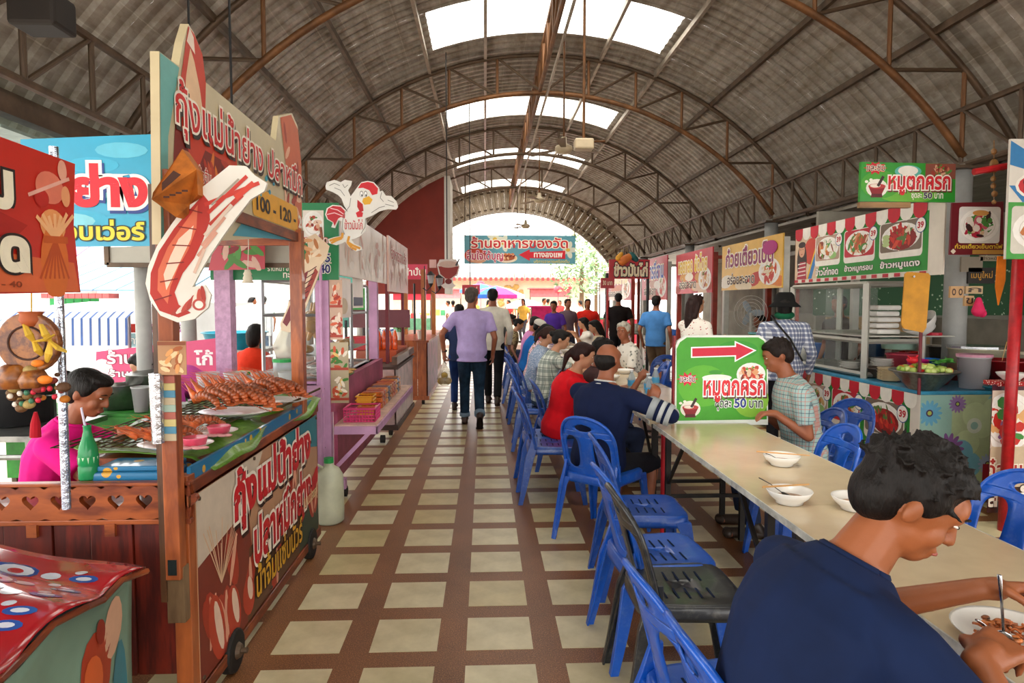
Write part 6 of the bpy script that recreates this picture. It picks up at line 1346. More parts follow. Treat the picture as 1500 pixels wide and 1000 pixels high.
for i in range(3): tag(obj('paper_cup', MB().lathe([(.0005, 0), (.035, 0), (.048, .13), (.0005, .13)], (-1.0 - .0 * i, 10.2 + i * .14, .985), 14), col(['#e4dcd4', '#c83a4a', '#e4dcd4'][i])), 'paper cup in the stack by the drinks stall post', 'cup', 'paper cups on the drinks stall')
for i, (px_, py_) in enumerate([(631, 410), (644, 414)]):
    c = P(px_, py_, Y=9.85); t = thing('lantern', ['black carriage lantern on the drinks stall, left one', 'black carriage lantern on the drinks stall, right one'][i], 'lantern', c)
    obj('glass', MB().tube([c + Vector((0, 0, -.05)), c + Vector((0, 0, .07))], [.035, .055], 6), glass('clear_bottle', (.82, .9, .93), .4, .08), t); obj('cap', MB().tube([c + Vector((0, 0, .07)), c + Vector((0, 0, .13))], [.07, .012], 6), mat('black_iron', '#1c1c1e', .5), t); obj('foot', MB().tube([c + Vector((0, 0, -.1)), c + Vector((0, 0, -.05))], [.012, .035], 6), mat('black_iron', '#1c1c1e', .5), t); obj('bracket', MB().tube([c + Vector((0, 0, -.1)), c + Vector((-.06, 0, -.16)), c + Vector((-.12, .04, -.12))], .008, 6), mat('black_iron', '#1c1c1e', .5), t)
gl = Board('drink_cutout', 'iced tea goblet cut-out with a dark straw above the drinks stall', 'sign', 'Y', 9.7, poly_px=[(640, 388), (644, 380), (668, 379), (674, 390), (671, 402), (661, 409), (662, 414), (668, 418), (662, 422), (650, 422), (646, 418), (652, 414), (652, 408), (643, 402)], thick=.02, base='#e4d8d0'); q = gl.px
gl.poly_([q(*t) for t in [(642, 390), (672, 390), (669, 401), (660, 408), (653, 408), (645, 401)]], '#9a2a20', 1); gl.ellipse(q(657, 387), .14, .05, '#d8b8a8', 1.5); gl.ellipse(q(657, 412), .05, .04, '#7a1a18', 1.6); gl.line(q(668, 389), q(673, 376), .03, '#4a4a4c', 3); gl.done()
for i, (px_, py_, w_, h_, b_, tx) in enumerate([(606, 398, 40, 22, '#c8284a', 'น้ำปั่น'), (690, 424, 26, 14, '#c0182c', 'กาแฟ'), (634, 386, 10, 12, '#d8a8a0', None)]):
    b = Board('stall_sign', ['magenta sign at the left of the drinks stall', 'small red sign beyond the goblet cut-out', 'small pale sign beside the goblet cut-out'][i], 'sign', 'Y', 12.2 if i < 2 else 9.9, box_px=(px_ - w_ / 2, py_ + h_ / 2, px_ + w_ / 2, py_ - h_ / 2), base=b_)
    if tx: b.text(tx, b.n(.15, .25), b.n(.85, .8), '#f4ece0', 3, .02)
    b.done()
tag(obj('shutter', MB().box(-1.9, 9.2, 1.45, -1.55, 9.24, 1.75), col('#1f9a3a')), 'bright green panel behind the low counter', 'panel'); tag(obj('shutter', MB().box(-2.1, 9.3, 1.2, -1.85, 9.34, 1.95), col('#5fb0a0')), 'turquoise panel behind the low counter', 'panel'); tag(obj('board', MB().box(-1.9, 9.25, 1.2, -1.05, 9.28, 1.45), col('#6a3038')), 'dark maroon board under the green panel', 'board')

HG = mat('black_iron', '#1c1c1e', .5)
def hang(name, x, y, z0, z1, root=None, r=.008, m=None):
    root = root or next(o for o in C.objects if o.name == name); obj('hanger', MB().cyl((x, y, z0), (x, y, z1), r, n=6), m or HG, root)
hang('rooster_cutout', -1.22, 4.955, .0, 2.05, r=.012, m=PINK); obj('arm', MB().bar((-1.22, 4.955, 2.04), (-1.19, 4.85, 2.04), .016), OW, rt.root); hang('drink_cutout', -.55, 9.72, 1.8, 5.15); hang('stall_sign', -1.3, 12.23, 0, 1.9, r=.02); hang('stall_sign.001', -.27, 12.23, 1.8, 5.25); hang('red_food_banner', -1.6, 4.31, 1.9, 4.68); hang('hanging_board', -1.9, 4.42, 1.95, 4.5); hang('stall_sign.002', -.9, 9.92, .98, 2.1)
for nm, x0, z1 in (('shutter', -1.7, 1.5), ('shutter.001', -1.95, 1.3), ('board', -1.5, 1.3)): hang(nm, x0, 9.3, 0, z1, r=.02)
# ================================================================ right side stalls
RW = mat('red_brown_paint', '#8e2c1a', .5, var=.2, scale=8); REDP = mat('chipped_red_paint', '#b0141c', .4, var=.2, scale=20)
FC = [['#8a3a1c', '#c8682c', '#e4dccb', '#f0ece0', '#5a9a3a', '#d8b070'], ['#b8552c', '#e8d0b0', '#f0ece0', '#4a8a3a', '#8a1420', '#d88a5a'], ['#b81a1c', '#8a1414', '#d84a2c', '#e8d8c0', '#5a7a3a', '#c82a20']]
PHX = ['#b89a84', '#c02030', '#7a6a5a']
def scallops(b, u0, u1, vtop, r, k=5, c0='#c8142c', c1='#f0ece0', n=None):
    n = n or max(2, round((u1 - u0) / (2 * r))); w_ = (u1 - u0) / n
    for i in range(n): h = c0 if i % 2 == 0 else c1; b.rect((u0 + i * w_, vtop - r * .8), (u0 + (i + 1) * w_, vtop), h, k); b.ellipse((u0 + (i + .5) * w_, vtop - r * .8), w_ / 2, r * .9, h, k + .2, 16)
def three_dish(b, u0, v0, u1, v1, face=True, inv=False, seed=1, labels=('ข้าวไก่ทอด', 'ข้าวหมูกรอบ', 'ข้าวหมูแดง')):
    W, H = u1 - u0, v1 - v0
    b.rect((u0, v0), (u1, v1), '#1f8a2c', 1); b.poly_([(u0, v0), (u0 + W * .22, v0), (u0 + W * .3, v1), (u0, v1)], '#d8c0a0' if face else '#2f9a34', 1.3)
    b.poly_([(u0 + W * .13, v0), (u0 + W * .17, v0), (u0 + W * .27, v1), (u0 + W * .24, v1)], '#2a78b8', 1.6); b.poly_([(u0 + W * .12, v0), (u0 + W * .135, v0), (u0 + W * .245, v1), (u0 + W * .235, v1)], '#e8b82c', 1.7)
    if face:     # a woman in a striped top and a dish, as printed
        b.ellipse((u0 + W * .16, v0 + H * .62), W * .07, H * .3, '#c8402c', 1.5); b.ellipse((u0 + W * .07, v0 + H * .42), W * .05, H * .42, '#2a1a16', 1.9); b.ellipse((u0 + W * .068, v0 + H * .66), W * .03, H * .15, '#d8a080', 2.2); b.poly_([(u0 + W * .02, v0), (u0 + W * .12, v0), (u0 + W * .11, v0 + H * .4), (u0 + W * .05, v0 + H * .4)], '#a8283c', 2.1)
        for i in range(4): b.line((u0 + W * .03, v0 + H * (.08 + .09 * i)), (u0 + W * .11, v0 + H * (.1 + .09 * i)), H * .025, '#e8dcd4', 2.4)
        for s_ in (-1, 1): b.ellipse((u0 + W * (.068 + s_ * .011), v0 + H * .69), W * .004, H * .012, '#1a1210', 2.5, 6)
        b.ellipse((u0 + W * .068, v0 + H * .58), W * .008, H * .012, '#a83a3a', 2.5, 6)
        b.ellipse((u0 + W * .068, v0 + H * .8), W * .036, H * .07, '#2a1a16', 2.4)
    xs = [(.2, .42), (.45, .68), (.71, .97)]
    for i, (a, c) in enumerate(xs):
        A, C_ = u0 + W * a, u0 + W * c; lo, hi = v0 + H * .26, v0 + H * .92
        b.rrect((A, lo), (C_, hi), '#efebe0', 2, .12); b.rrect((A + W * .006, lo + H * .015 + H * .1), (C_ - W * .006, hi - H * .015), PHX[i], 2.4, .1)
        b.food((A + W * .012, lo + H * .12), (C_ - W * .012, hi - H * .03), seed * 7 + i, FC[i], k=2.8, n=46)
        mx, my, mw, mh = (A + C_) / 2, lo + (hi - lo) * .52, (C_ - A), (hi - lo)
        if i == 0: b.ellipse((mx - mw * .26, my), mw * .13, mh * .3, '#8a3418', 4.4, 14, .2); b.ellipse((mx - mw * .27, my + mh * .05), mw * .07, mh * .2, '#b8602c', 4.5, 10, .2); b.ellipse((mx + mw * .1, my + mh * .12), mw * .2, mh * .2, '#f4f2ea', 4.4); b.ellipse((mx + mw * .22, my - mh * .2), mw * .15, mh * .12, '#9ac878', 4.6, 12); b.star((mx + mw * .08, my + mh * .22), (mw * .08, mh * .1), (mw * .03, mh * .04), 5, '#2f8a2c', 4.8)
        elif i == 1: b.ellipse((mx - mw * .05, my + mh * .08), mw * .24, mh * .26, '#b8582c', 4.4, 16); b.ellipse((mx + mw * .16, my), mw * .08, mh * .3, '#a8462c', 4.5, 12, -.3); b.ellipse((mx - mw * .2, my - mh * .16), mw * .1, mh * .1, '#f2ede0', 4.6, 12); b.ellipse((mx - mw * .2, my - mh * .16), mw * .045, mh * .05, '#e0a03c', 4.7, 10); b.star((mx - mw * .06, my + mh * .28), (mw * .09, mh * .1), (mw * .04, mh * .04), 5, '#2f7a2c', 4.8)
        else:
            b.ellipse((mx + mw * .04, my - mh * .02), mw * .33, mh * .3, '#8a1414', 4.4, 18)
            for j in range(16): b.ellipse((mx + mw * (.04 + .24 * math.sin(j * 2.4) * (j / 16)), my + mh * (.02 + .22 * math.cos(j * 2.4) * (j / 16))), mw * .075, mh * .06, ['#d03020', '#a81c18', '#c8402c'][j % 3], 4.5 + j * .02, 8, j)
            for j in range(3): b.ellipse((mx - mw * .33, my - mh * (.12 - j * .1)), mw * .09, mh * .07, '#b8cc8a', 4.9 + j * .05, 12)
        cx, cy = C_ - W * .012, hi - H * .14; r_ = H * .135; b.ellipse((cx, cy), r_, r_, '#2a4a8c', 5); b.ellipse((cx, cy), r_ * .9, r_ * .9, '#f4f0e6', 5.2); b.text('39', (cx - r_ * .6, cy - r_ * .42), (cx + r_ * .6, cy + r_ * .42), '#c01c2c', 5.8, .04)
        t_ = labels[i]
        b.text(t_, (A + W * .01, v0 + H * .05), (C_ - W * .01, v0 + H * .22), '#f4f2ea', 5, .03, '#1a1a1a', .05)
    return b
s39 = thing('food_stall', 'rice stall with red and white scalloped banners priced 39, glass cabinet and blue counter', 'stall', (3.8, 5.8, 0))
SX = 3.35
obj('counter', MB().box(SX, 4.87, .84, 4.15, 7.2, .87), mat('blue_counter', '#3f9ac0', .35, var=.15, coat=.4), s39, bevel=.006); obj('body', MB().box(SX + .03, 4.9, .1, 4.1, 7.15, .84), mat('stall_inner', '#8a8478', .7), s39)
for x, y in ((SX + .05, 4.95), (SX + .05, 7.1)): obj('leg', MB().box(x, y, 0, x + .05, y + .05, .1), steel, s39)
lb_ = Board('counter_banner', 'x', 'b', 'R', SX - .005, boxuv=(-7.1, .17, -4.87, .84), thick=.004, base='#e8e0d4', parent=s39)
three_dish(lb_, -7.1, .24, -4.98, .78, False, seed=1); lb_.rect((-7.1, .17), (-4.98, .24), '#ece4d8', 2); 
for i in range(8): lb_.rect((-7.1 + i * .27, .17), (-6.97 + i * .27, .24), '#b81a2c', 2.5)
scallops(lb_, -7.1, -4.9, .84, .07, 6.2, n=14); lb_.done()
fb = Board('flower_cloth', 'x', 'b', 'Y', 4.868, boxuv=(SX, .12, 4.05, .84), thick=.004, base='#9cc4b8', parent=s39)
fb.rect((3.6, .12), (4.05, .84), '#b8c89a', 1); rnd = random.Random(2)
for i in range(9): fb.ellipse((rnd.uniform(3.4, 4.0), rnd.uniform(.2, .8)), .1, .1, rnd.choice(['#8ac4d0', '#a8d4c8', '#c8d8a8', '#7ab8cc']), 1.2 + i * .05)
def flower(b, cx, cy, r_, h, k, n=14):
    for i in range(n): a = 2 * PI * i / n; b.ellipse((cx + r_ * .58 * math.cos(a), cy + r_ * .58 * math.sin(a)), r_ * .45, r_ * .15, h, k + .02 * i, 10, a)
    b.ellipse((cx, cy), r_ * .28, r_ * .28, '#4a2a5a', k + .6); b.ellipse((cx, cy), r_ * .17, r_ * .17, '#b8c85a', k + .8)
flower(fb, 3.58, .42, .125, '#8a5a9a', 2); flower(fb, 3.64, .77, .07, '#9a78b0', 2); flower(fb, 3.42, .7, .1, '#6ab0d0', 2); fb.ellipse((3.78, .6), .06, .06, '#dfe6d4', 2); fb.ellipse((3.78, .6), .03, .03, '#9cc4b8', 2.3); fb.ellipse((3.4, .3), .08, .1, '#7ab8d8', 2); flower(fb, 3.9, .3, .08, '#a8b8d8', 2)
fb.rect((3.86, .14), (4.05, .3), '#b0182c', 3); fb.done()
# glass cabinet
gx0, gx1, gy0, gy1, gz0, gz1 = 3.42, 3.95, 5.75, 7.15, .87, 1.72; ALW = mat('white_aluminium', '#b6b4aa', .4, .3, .1)
gcab = thing('glass_cabinet', 'white-framed glass cabinet of plates and bowls on the 39 stall', 'cabinet', (3.7, 6.4, .87))
for x in (gx0, gx1):
    for y in (gy0, gy1): unit_bar('frame_bar', (x, y, gz0), (x, y, gz1), .035, ALW, gcab, 'sq')
for z in (gz0 + .03, 1.2, gz1):
    for y in (gy0, gy1): unit_bar('frame_bar', (gx0, y, z), (gx1, y, z), .022, ALW, gcab, 'sq')
    for x in (gx0, gx1): unit_bar('frame_bar', (x, gy0, z), (x, gy1, z), .022, ALW, gcab, 'sq')
obj('shelf', MB().box(gx0, gy0, 1.24, gx1 + .3, gy1, 1.25), ALW, gcab); obj('shelf', MB().box(gx0, gy0, .885, gx1, gy1, .895), ALW, gcab)
obj('pane', MB().box(gx0 - .002, gy0 + .4, .9, gx0 + .002, gy1 - .02, 1.7), GLS, gcab); obj('pane', MB().box(gx0, gy0 + .698, .9, gx1, gy0 + .702, 1.7), GLS, gcab)
WP = mat('white_melamine', '#e4e2dc', .25, var=.03, coat=.3)
def plate_stack(label, group, x, y, z, n, r=.11, dz=.012, m=WP):
    me = MB().lathe([(.0005, 0), (r * .6, 0), (r * .66, .003), (r, .016), (r * .98, .018), (r * .6, .006), (.0005, .005)], n=24).mesh('plate', True); me.materials.append(m)
    for i in range(n):
        o = bpy.data.objects.new('plate', me); C.objects.link(o); o.location = (x + .004 * math.sin(i * 3), y, z + i * dz); tag(o, label, 'plate', group)
plate_stack('white plate in the stack on the lower cabinet shelf', 'plates on the lower cabinet shelf', 3.72, 5.95, .91, 10); plate_stack('white plate in the stack on the bottom right of the cabinet', 'plates at the bottom of the cabinet', 3.6, 6.3, .9, 6)
plate_stack('cream plate stacked on the blue counter beside the vegetable bowl', 'cream plates on the blue counter', 3.5, 5.5, .875, 9, .1, .012, mat('cream_melamine', '#d8c49c', .4))
for i in range(5): tag(obj('foam_box', MB().box(3.6, 5.86 + (i % 2) * .02, 1.26 + (i % 4) * .055 + (.0 if i < 4 else .22), 3.82, 6.1, 1.305 + (i % 4) * .055 + (.0 if i < 4 else .22)), col('#e2e0da'), bevel=.015), 'white foam food box on the cabinet shelf, %s of the stack' % ['lowest', 'second', 'third', 'fourth', 'topmost'][i], 'box', 'foam boxes on the cabinet shelf')
bowl('large steel wok bowl tipped on the cabinet shelf', 3.98, 5.75, 1.3, .15, .11, fill='#8a8a86').rotation_euler = (0, -.7, 0)
for cc, x, y, lb in (('#c8203a', 4.12, 5.85, 'small red lid on the cabinet shelf edge'),): tag(obj('lid', MB().cyl((x, y, 1.25), (x, y, 1.275), .07), col(cc)), lb, 'lid')
def tub(name, label, x, y, z, r0, r1, h, m, fill=None, lid=None, group=None, cat='tub'):
    t = thing(name, label, cat, (x, y, z), 0, group); obj('body', MB().lathe([(.0005, 0), (r0, 0), (r1, h), (r1 * 1.06, h), (r1 * 1.05, h - .012), (r1 * .96, h - .01), (r0 * .95, .006), (.0005, .006)], (x, y, z), 28), m, t, smooth=True)
    if fill: obj('contents', MB().lathe([(.0005, h * .7), (r0 + (r1 - r0) * .68, h * .66)], (x, y, z), 24), mat('food_' + fill.lstrip('#'), fill, .4, var=.4, scale=50, bmp=.5), t, smooth=True)
    if lid: obj('lid', MB().cyl((x, y, z + h), (x, y, z + h + .02), r1 * 1.08), lid, t)
    return t
vb = tub('vegetable_bowl', 'big steel bowl of limes, chillies and herbs on the blue counter', 3.42, 4.95, .875, .1, .23, .15, mat('steel_bowl', '#8f8c84', .28, .9, .25, 30), cat='bowl'); rnd = random.Random(3)
for i in range(46):
    a, q_ = rnd.random() * 6.3, rnd.random() ** .5 * .17; kind = i % 6; cc = ['#a8c05a', '#b8cc6a', '#c82a20', '#c8d880', '#e07a2c', '#9ab84a'][kind]
    obj(['lime', 'lime', 'chilli', 'lime', 'tomato', 'lime'][kind], MB().ell((3.42 + q_ * math.cos(a), 4.95 + q_ * math.sin(a), 1.03 + (.17 - q_) * .2), (.026, .026, .024) if kind != 2 else (.03, .012, .012), n=10, m=7), mat('veg_' + cc.lstrip('#'), cc, .4), vb, smooth=True)
for i in range(12): a = rnd.random() * 6.3; obj('herb_leaf', MB().ell((3.56 + .06 * math.cos(a), 4.95 + .06 * math.sin(a), 1.08 + rnd.random() * .03), (.045, .03, .006), Matrix.Rotation(rnd.random() * 3, 3, 'Z') @ Matrix.Rotation(rnd.uniform(-.8, .8), 3, 'X'), n=8, m=5), mat('herb_green', '#3f8a2c', .5), vb, smooth=True)
obj('red_flower', MB().ell((3.36, 5.0, 1.1), (.04, .04, .03)).cap_((3.36, 5.0, 1.1), (3.31, 4.98, 1.13), .014, .006).cap_((3.36, 5.0, 1.1), (3.41, 5.0, 1.14), .014, .006), mat('red_petal', '#d81c2c', .5), vb, smooth=True)
CLT = glass('clear_tub', (.9, .86, .88), .45, .15)
tub('sauce_tub', 'clear tall tub of brown sauce with a pink lid beside the vegetable bowl', 3.86, 5.0, .875, .1, .115, .25, CLT, '#8a5a34', mat('pink_film', '#c88aa0', .4)); tub('red_bucket', 'dark red bucket with ladles at the right end of the blue counter', 4.14, 5.0, .9, .12, .19, .2, mat('dark_red_plastic', '#7c0c14', .35, coat=.3), '#5a2a14', cat='bucket')
tub('pink_tub', 'hot pink plastic tub beside the cabinet', 3.78, 5.55, .875, .07, .085, .18, mat('hot_pink_plastic', '#e0148c', .35)); tub('blue_tub', 'bright blue plastic tub behind the pink one', 3.95, 5.65, .875, .07, .08, .18, mat('sky_blue_plastic', '#1c6fd0', .35)); tub('rose_tub', 'rose plastic tub beside the cabinet shelf', 3.86, 5.9, .92, .1, .13, .16, mat('rose_plastic', '#c84a5c', .35)); tub('green_tub', 'pale green tub with a clear lid on the cabinet shelf', 3.86, 5.95, 1.12, .14, .15, .1, mat('pale_green_plastic', '#a8ccb8', .35)); tub('teal_cloth_heap', 'heap of teal cloth on the counter corner', 3.98, 4.93, .875, .1, .12, .03, mat('teal_cloth', '#2f7a8a', .8), cat='cloth')
for i, (x, y) in enumerate([(4.1, 5.0), (4.2, 5.05)]): spoon(['wooden ladle handle leaning in the dark red bucket', 'steel ladle leaning in the dark red bucket'][i], (x + .02, y, 1.24), (x - .02, y, 1.05), m=BAM if i == 0 else STEEL)
pot = tub('stock_pot', 'cream enamel cooking box with a steel lid at the back of the stall', 4.35, 5.6, .95, .22, .22, .2, mat('cream_enamel', '#c8c0a4', .4), lid=STEEL, cat='pot')
for i, (x, y, c_) in enumerate([(3.75, 5.3, '#b8182c'), (4.15, 5.55, '#a8201c'), (3.6, 5.75, '#5a4a40')]): tub('basin', ['red basin behind the vegetable bowl', 'red basin in front of the cream pot', 'brown basin behind the plate stack'][i], x, y, .875, .1, .15, .09, mat('basin_' + c_.lstrip('#'), c_, .4), '#8a5a3a', cat='basin')
# shelves and wall behind
tag(obj('back_shelf', MB().box(4.3, 4.6, .9, 4.95, 8.3, .93).box(4.3, 4.6, 0, 4.35, 4.65, .9).box(4.9, 8.2, 0, 4.95, 8.25, .9).box(4.3, 8.2, 0, 4.35, 8.25, .9), steel), 'dark steel back shelf behind the 39 stall', 'shelf')
rnd = random.Random(14)
for i in range(16):
    x, y = 4.45 + rnd.random() * .3, 4.7 + i * .22; c_ = rnd.choice(['#a8a296', '#3a3a3c', '#b8201c', '#c8c0a8', '#54504a', '#2a5a8c']); tub('pot', 'pot or tub on the dark back shelf of the stall', x, y, .93, .1, .12, .1 + rnd.random() * .14, mat('potc_' + c_.lstrip('#'), c_, .4, .3 if i % 2 else 0), group='pots on the back shelf', cat='pot')
# scalloped upper banner
ub = Board('menu_banner', 'long scalloped banner above the 39 stall with three rice dishes and a woman\'s portrait', 'banner', 'R', 3.42, boxuv=(-7.12, 1.76, -4.78, 2.34), thick=.012, base='#dcd4c4')
ub.poly = None
three_dish(ub, -7.12, 1.80, -4.95, 2.26, True, seed=2); scallops(ub, -7.12, -4.97, 2.34, .075, 6.2, n=13)
for i in range(14): ub.rect((-7.12 + i * .16, 1.765), (-7.04 + i * .16, 1.795), '#b81a2c', 3)
ub.done()
for a in ((3.42, 7.15),): tag(obj('post', MB().box(a[0] + .02, a[1] - .02, 0, a[0] + .06, a[1] + .02, 2.3), RW if a[1] > 6 else ALW), 'red-brown post at the far end of the scalloped banner' if a[1] > 6 else 'pale post at the near end of the scalloped banner', 'post')
# green pestle sign above and maroon noodle sign
gu = Board('pork_sign', 'green pounded pork sign with a mortar hanging above the scalloped banner, 50 baht', 'sign', 'Y', 4.72, poly_px=[(1260, 295), (1262, 237), (1400, 240), (1399, 296)], thick=.03, base='#2f9a30')
q = gu.px; gu.ellipse(q(1330, 285), .22, .06, '#6ab83a', 1); gu.ellipse(q(1290, 270), .15, .1, '#4aa832', 1.2)
gu.star(q(1282, 246), (.09, .05), (.055, .03), 10, '#d01c2c', 3); gu.text('และชิม', q(1269, 250), q(1296, 241), '#2a1612', 5, .01, '#f4ecd8', .05); gu.ellipse(q(1330, 251), .1, .045, '#5ab8a8', 2); gu.ellipse(q(1330, 250), .075, .035, '#efece2', 2.4); gu.food(q(1355, 262), q(1400, 240), 8, ['#a83a2c', '#e0b090', '#7a2a1c', '#c8785a', '#4a8a3a'], k=2, n=30, plate=None, bgc='#8a4a3a')
gu.text('หมูตกครก', q(1300, 286), q(1392, 258), '#d8202c', 7, .03, '#f8f0e4', .06, '#6a1a14'); gu.text('ชุดละ', q(1334, 293), q(1350, 283), '#f4f0e4', 6, .02); gu.text('50', q(1352, 291), q(1365, 282), '#16204a', 6, .03, '#f4f0e4', .04); gu.text('บาท', q(1368, 291), q(1381, 283), '#f4f0e4', 6, .02); mortar(gu, *q(1284, 278), .13); gu.done()
tag(obj('wood_bar', MB().box(P(1259, 300, Y=4.7).x, 4.69, P(1259, 304, Y=4.7).z, P(1333, 300, Y=4.7).x, 4.73, P(1259, 296, Y=4.7).z), wood('pale_bar', '#a8804c', '#7a5830', (.2, 1, 1))), 'plain wooden bar under the green pork sign', 'bar')
mn = Board('noodle_sign', 'maroon sign with a bowl of pink noodle soup, yellow words', 'sign', 'Y', 4.6, poly_px=[(1391, 373), (1395, 297), (1470, 295), (1470, 373)], thick=.015, base='#6c1220')
q = mn.px; mn.rrect(q(1403, 356), q(1466, 303), '#e4e2dc', 1.5, .08); mn.food(q(1404, 355), q(1465, 304), 6, ['#b81c3c', '#e8dcd0', '#d8b890', '#4a8a3a', '#c85a6a', '#f0e8e0', '#3a1a18'], k=2, n=44); mn.ellipse(q(1436, 312), .06, .02, '#d89a50', 6); mn.text('ก๋วยเตี๋ยวเย็นตาโฟ', q(1398, 364), q(1468, 357), '#e8c83c', 4, .02); mn.rect(q(1424, 372), q(1470, 366), '#b88a3c', 2); mn.poly_([q(1392, 368), q(1396, 364), q(1400, 368), q(1396, 372)], '#e8dcc8', 2); mn.done()
# clutter on the back: small notices, pink net, wooden blocks, paper fringe
for i, (a, b_, bc, tx) in enumerate([((1408, 398), (1440, 376), '#a09684', None), ((1436, 382), (1466, 374), '#b0a48c', 'ข้าวหน้า'), ((1418, 415), (1458, 392), '#2a2420', 'เมนูใหม่'), ((1392, 436), (1412, 419), '#b88a4c', 'o o'), ((1415, 430), (1440, 419), '#b89864', 'ก'), ((1413, 448), (1427, 433), '#c09a60', 'ข')]):
    n_ = Board('notice', ['grey notice behind the noodle sign', 'small cream notice under the noodle sign', 'black notice with gold words under the noodle sign', 'wooden block with two knots hanging on the column', 'wooden name tag on the column, upper', 'small square wooden tag on the column, lower'][i], 'notice', 'Y', 4.75 if i > 2 else 5.985, box_px=(a[0], a[1], b_[0], b_[1]), thick=.02, base=bc)
    if tx: n_.text(tx, n_.n(.1, .2), n_.n(.9, .8), '#d8a03c' if i == 2 else '#3a2414', 3, .01)
    n_.done()
pn = P(1433, 455, Y=4.7); tag(obj('net_bag', MB().cap_(pn, pn + Vector((0, 0, .08)), .045, .02).cap_(pn + Vector((.03, 0, -.02)), pn + Vector((0, 0, .04)), .03, .02), mat('hot_pink_net', '#d81c5a', .7), smooth=True), 'hot pink net bag hanging beside the pale column', 'bag')
of = [P(*t, Y=4.35) for t in [(1462, 375), (1474, 375), (1473, 410), (1463, 447), (1459, 420)]]; tag(obj('orange_pennant', MB().add([tuple(p) for p in of] + [(p.x, p.y + .01, p.z) for p in of], [(0, 1, 2, 3, 4), (9, 8, 7, 6, 5)] + [(i, (i + 1) % 5, 5 + (i + 1) % 5, 5 + i) for i in range(5)]), mat('orange_cloth', '#d87820', .8)), 'orange cloth pennant hanging beside the red post', 'pennant')
mo = thing('wooden_mobile', 'string of carved wooden fish and beads hanging left of the sunburst sign', 'ornament', P(1455, 215, Y=4.5)); wq = wood('carved_wood', '#a87a44', '#7a5228', (2, 2, 2))
for i, (px_, py_, rx, rz_) in enumerate([(1456, 222, .02, .022), (1456, 243, .035, .05), (1445, 250, .05, .02), (1468, 246, .03, .02), (1455, 262, .018, .02), (1455, 272, .018, .02), (1457, 284, .022, .022), (1456, 296, .015, .015)]): obj('carved_piece', MB().ell(P(px_, py_, Y=4.5), (rx, .015, rz_)), wq, mo, smooth=True)
obj('cord', MB().tube([P(1456, 205, Y=4.5), P(1456, 296, Y=4.5)], .003, 5), wq, mo)
# yellow tag on its pole
yt = thing('table_number_tag', 'tall yellow hanging tag on a dark red pole at the blue counter corner', 'sign', P(1345, 577, Y=4.8)); tagp = [(1326, 401), (1330, 398), (1360, 400), (1363, 404), (1357, 480), (1352, 487), (1324, 481), (1321, 475)]
A = [P(*t, Y=4.8) for t in tagp]; n = len(A); obj('plate', MB().add([tuple(p) for p in A[::-1]] + [(p.x, p.y + .012, p.z) for p in A[::-1]], [tuple(range(n)), tuple(range(n, 2 * n))[::-1]] + [(i, n + i, n + (i + 1) % n, (i + 1) % n) for i in range(n)]), mat('yellow_board', '#d99a2c', .6, var=.12), yt)
obj('pole', MB().cyl(P(1346, 578, Y=4.82), P(1349, 486, Y=4.82), .012), mat('dark_red_paint', '#6c1420', .5), yt); c = P(1338, 405, Y=4.79); obj('eyelet', MB().cyl(c, c + Vector((0, -.01, 0)), .008), STEEL, yt)
# ---- near right stall (cut by the frame)
ns = thing('noodle_stall', 'red-posted noodle stall cut by the right frame edge, red dotted cloth on its counter', 'stall', (3.9, 4.1, 0))
obj('post', MB().cyl((3.53, 4.24, .0), (3.55, 4.24, 1.9), .036, n=16), REDP, ns, smooth=True); obj('counter', MB().box(3.5, 4.3, .98, 5.2, 4.44, 1.01).box(4.0, 4.44, .98, 5.2, 4.78, 1.01), dotted('red_dotted_cloth', '#a81a1c', '#e8d8c8', 60, .28), ns); obj('body', MB().box(3.54, 4.33, .1, 5.15, 4.38, .98).box(4.1, 4.38, .1, 5.15, 4.75, .98), mat('stall_inner', '#8a8478', .7), ns)
obj('roof_bar', MB().tube([(3.3, 4.35, 2.43), (4.4, 4.25, 2.62)], .022, 8), REDP, ns)
nb = Board('counter_banner', 'x', 'b', 'Y', 4.315, boxuv=(3.47, .1, 4.3, .99), thick=.004, base='#4a2230', parent=ns); nb.u1 = 4.0
nb.rect((3.37, .55), (4.3, .95), '#d8c8b4', 1); nb.food((3.4, .52), (3.78, .95), 17, ['#3f8a3a', '#c82a20', '#f0ece0', '#8a5a8a', '#e8b070'], k=2, n=60); nb.rrect((3.42, .28), (3.95, .56), '#cdb796', 4, .2)
nb.text('ก๋วยเตี๋ยว', (3.44, .34), (3.95, .48), '#a82a1c', 7, .02, '#f4ecd8', .05); nb.rect((3.37, .1), (4.3, .28), '#3a1a14', 3); nb.food((3.4, .1), (3.8, .26), 18, ['#8a3a1c', '#d8a060', '#c87a3a'], k=3.5, n=26, plate=None); nb.text('เส้นเล็ก', (3.42, .14), (3.85, .29), '#f2e8d8', 8, .03, '#2a1410', .05); nb.done()
sb = Board('sunburst_sign', 'blue and white sunburst sign with green dish panel at the upper right edge', 'sign', 'Y', 4.2, boxuv=(P(1468, 300, Y=4.25).x, P(1468, 380, Y=4.25).z, 4.6, P(1468, 206, Y=4.25).z), thick=.02, base='#ddd8cc')
u0, v0, u1, v1 = sb.u0, sb.v0, sb.u1, sb.v1; cx, cy = u0 + .5, v1 - .3
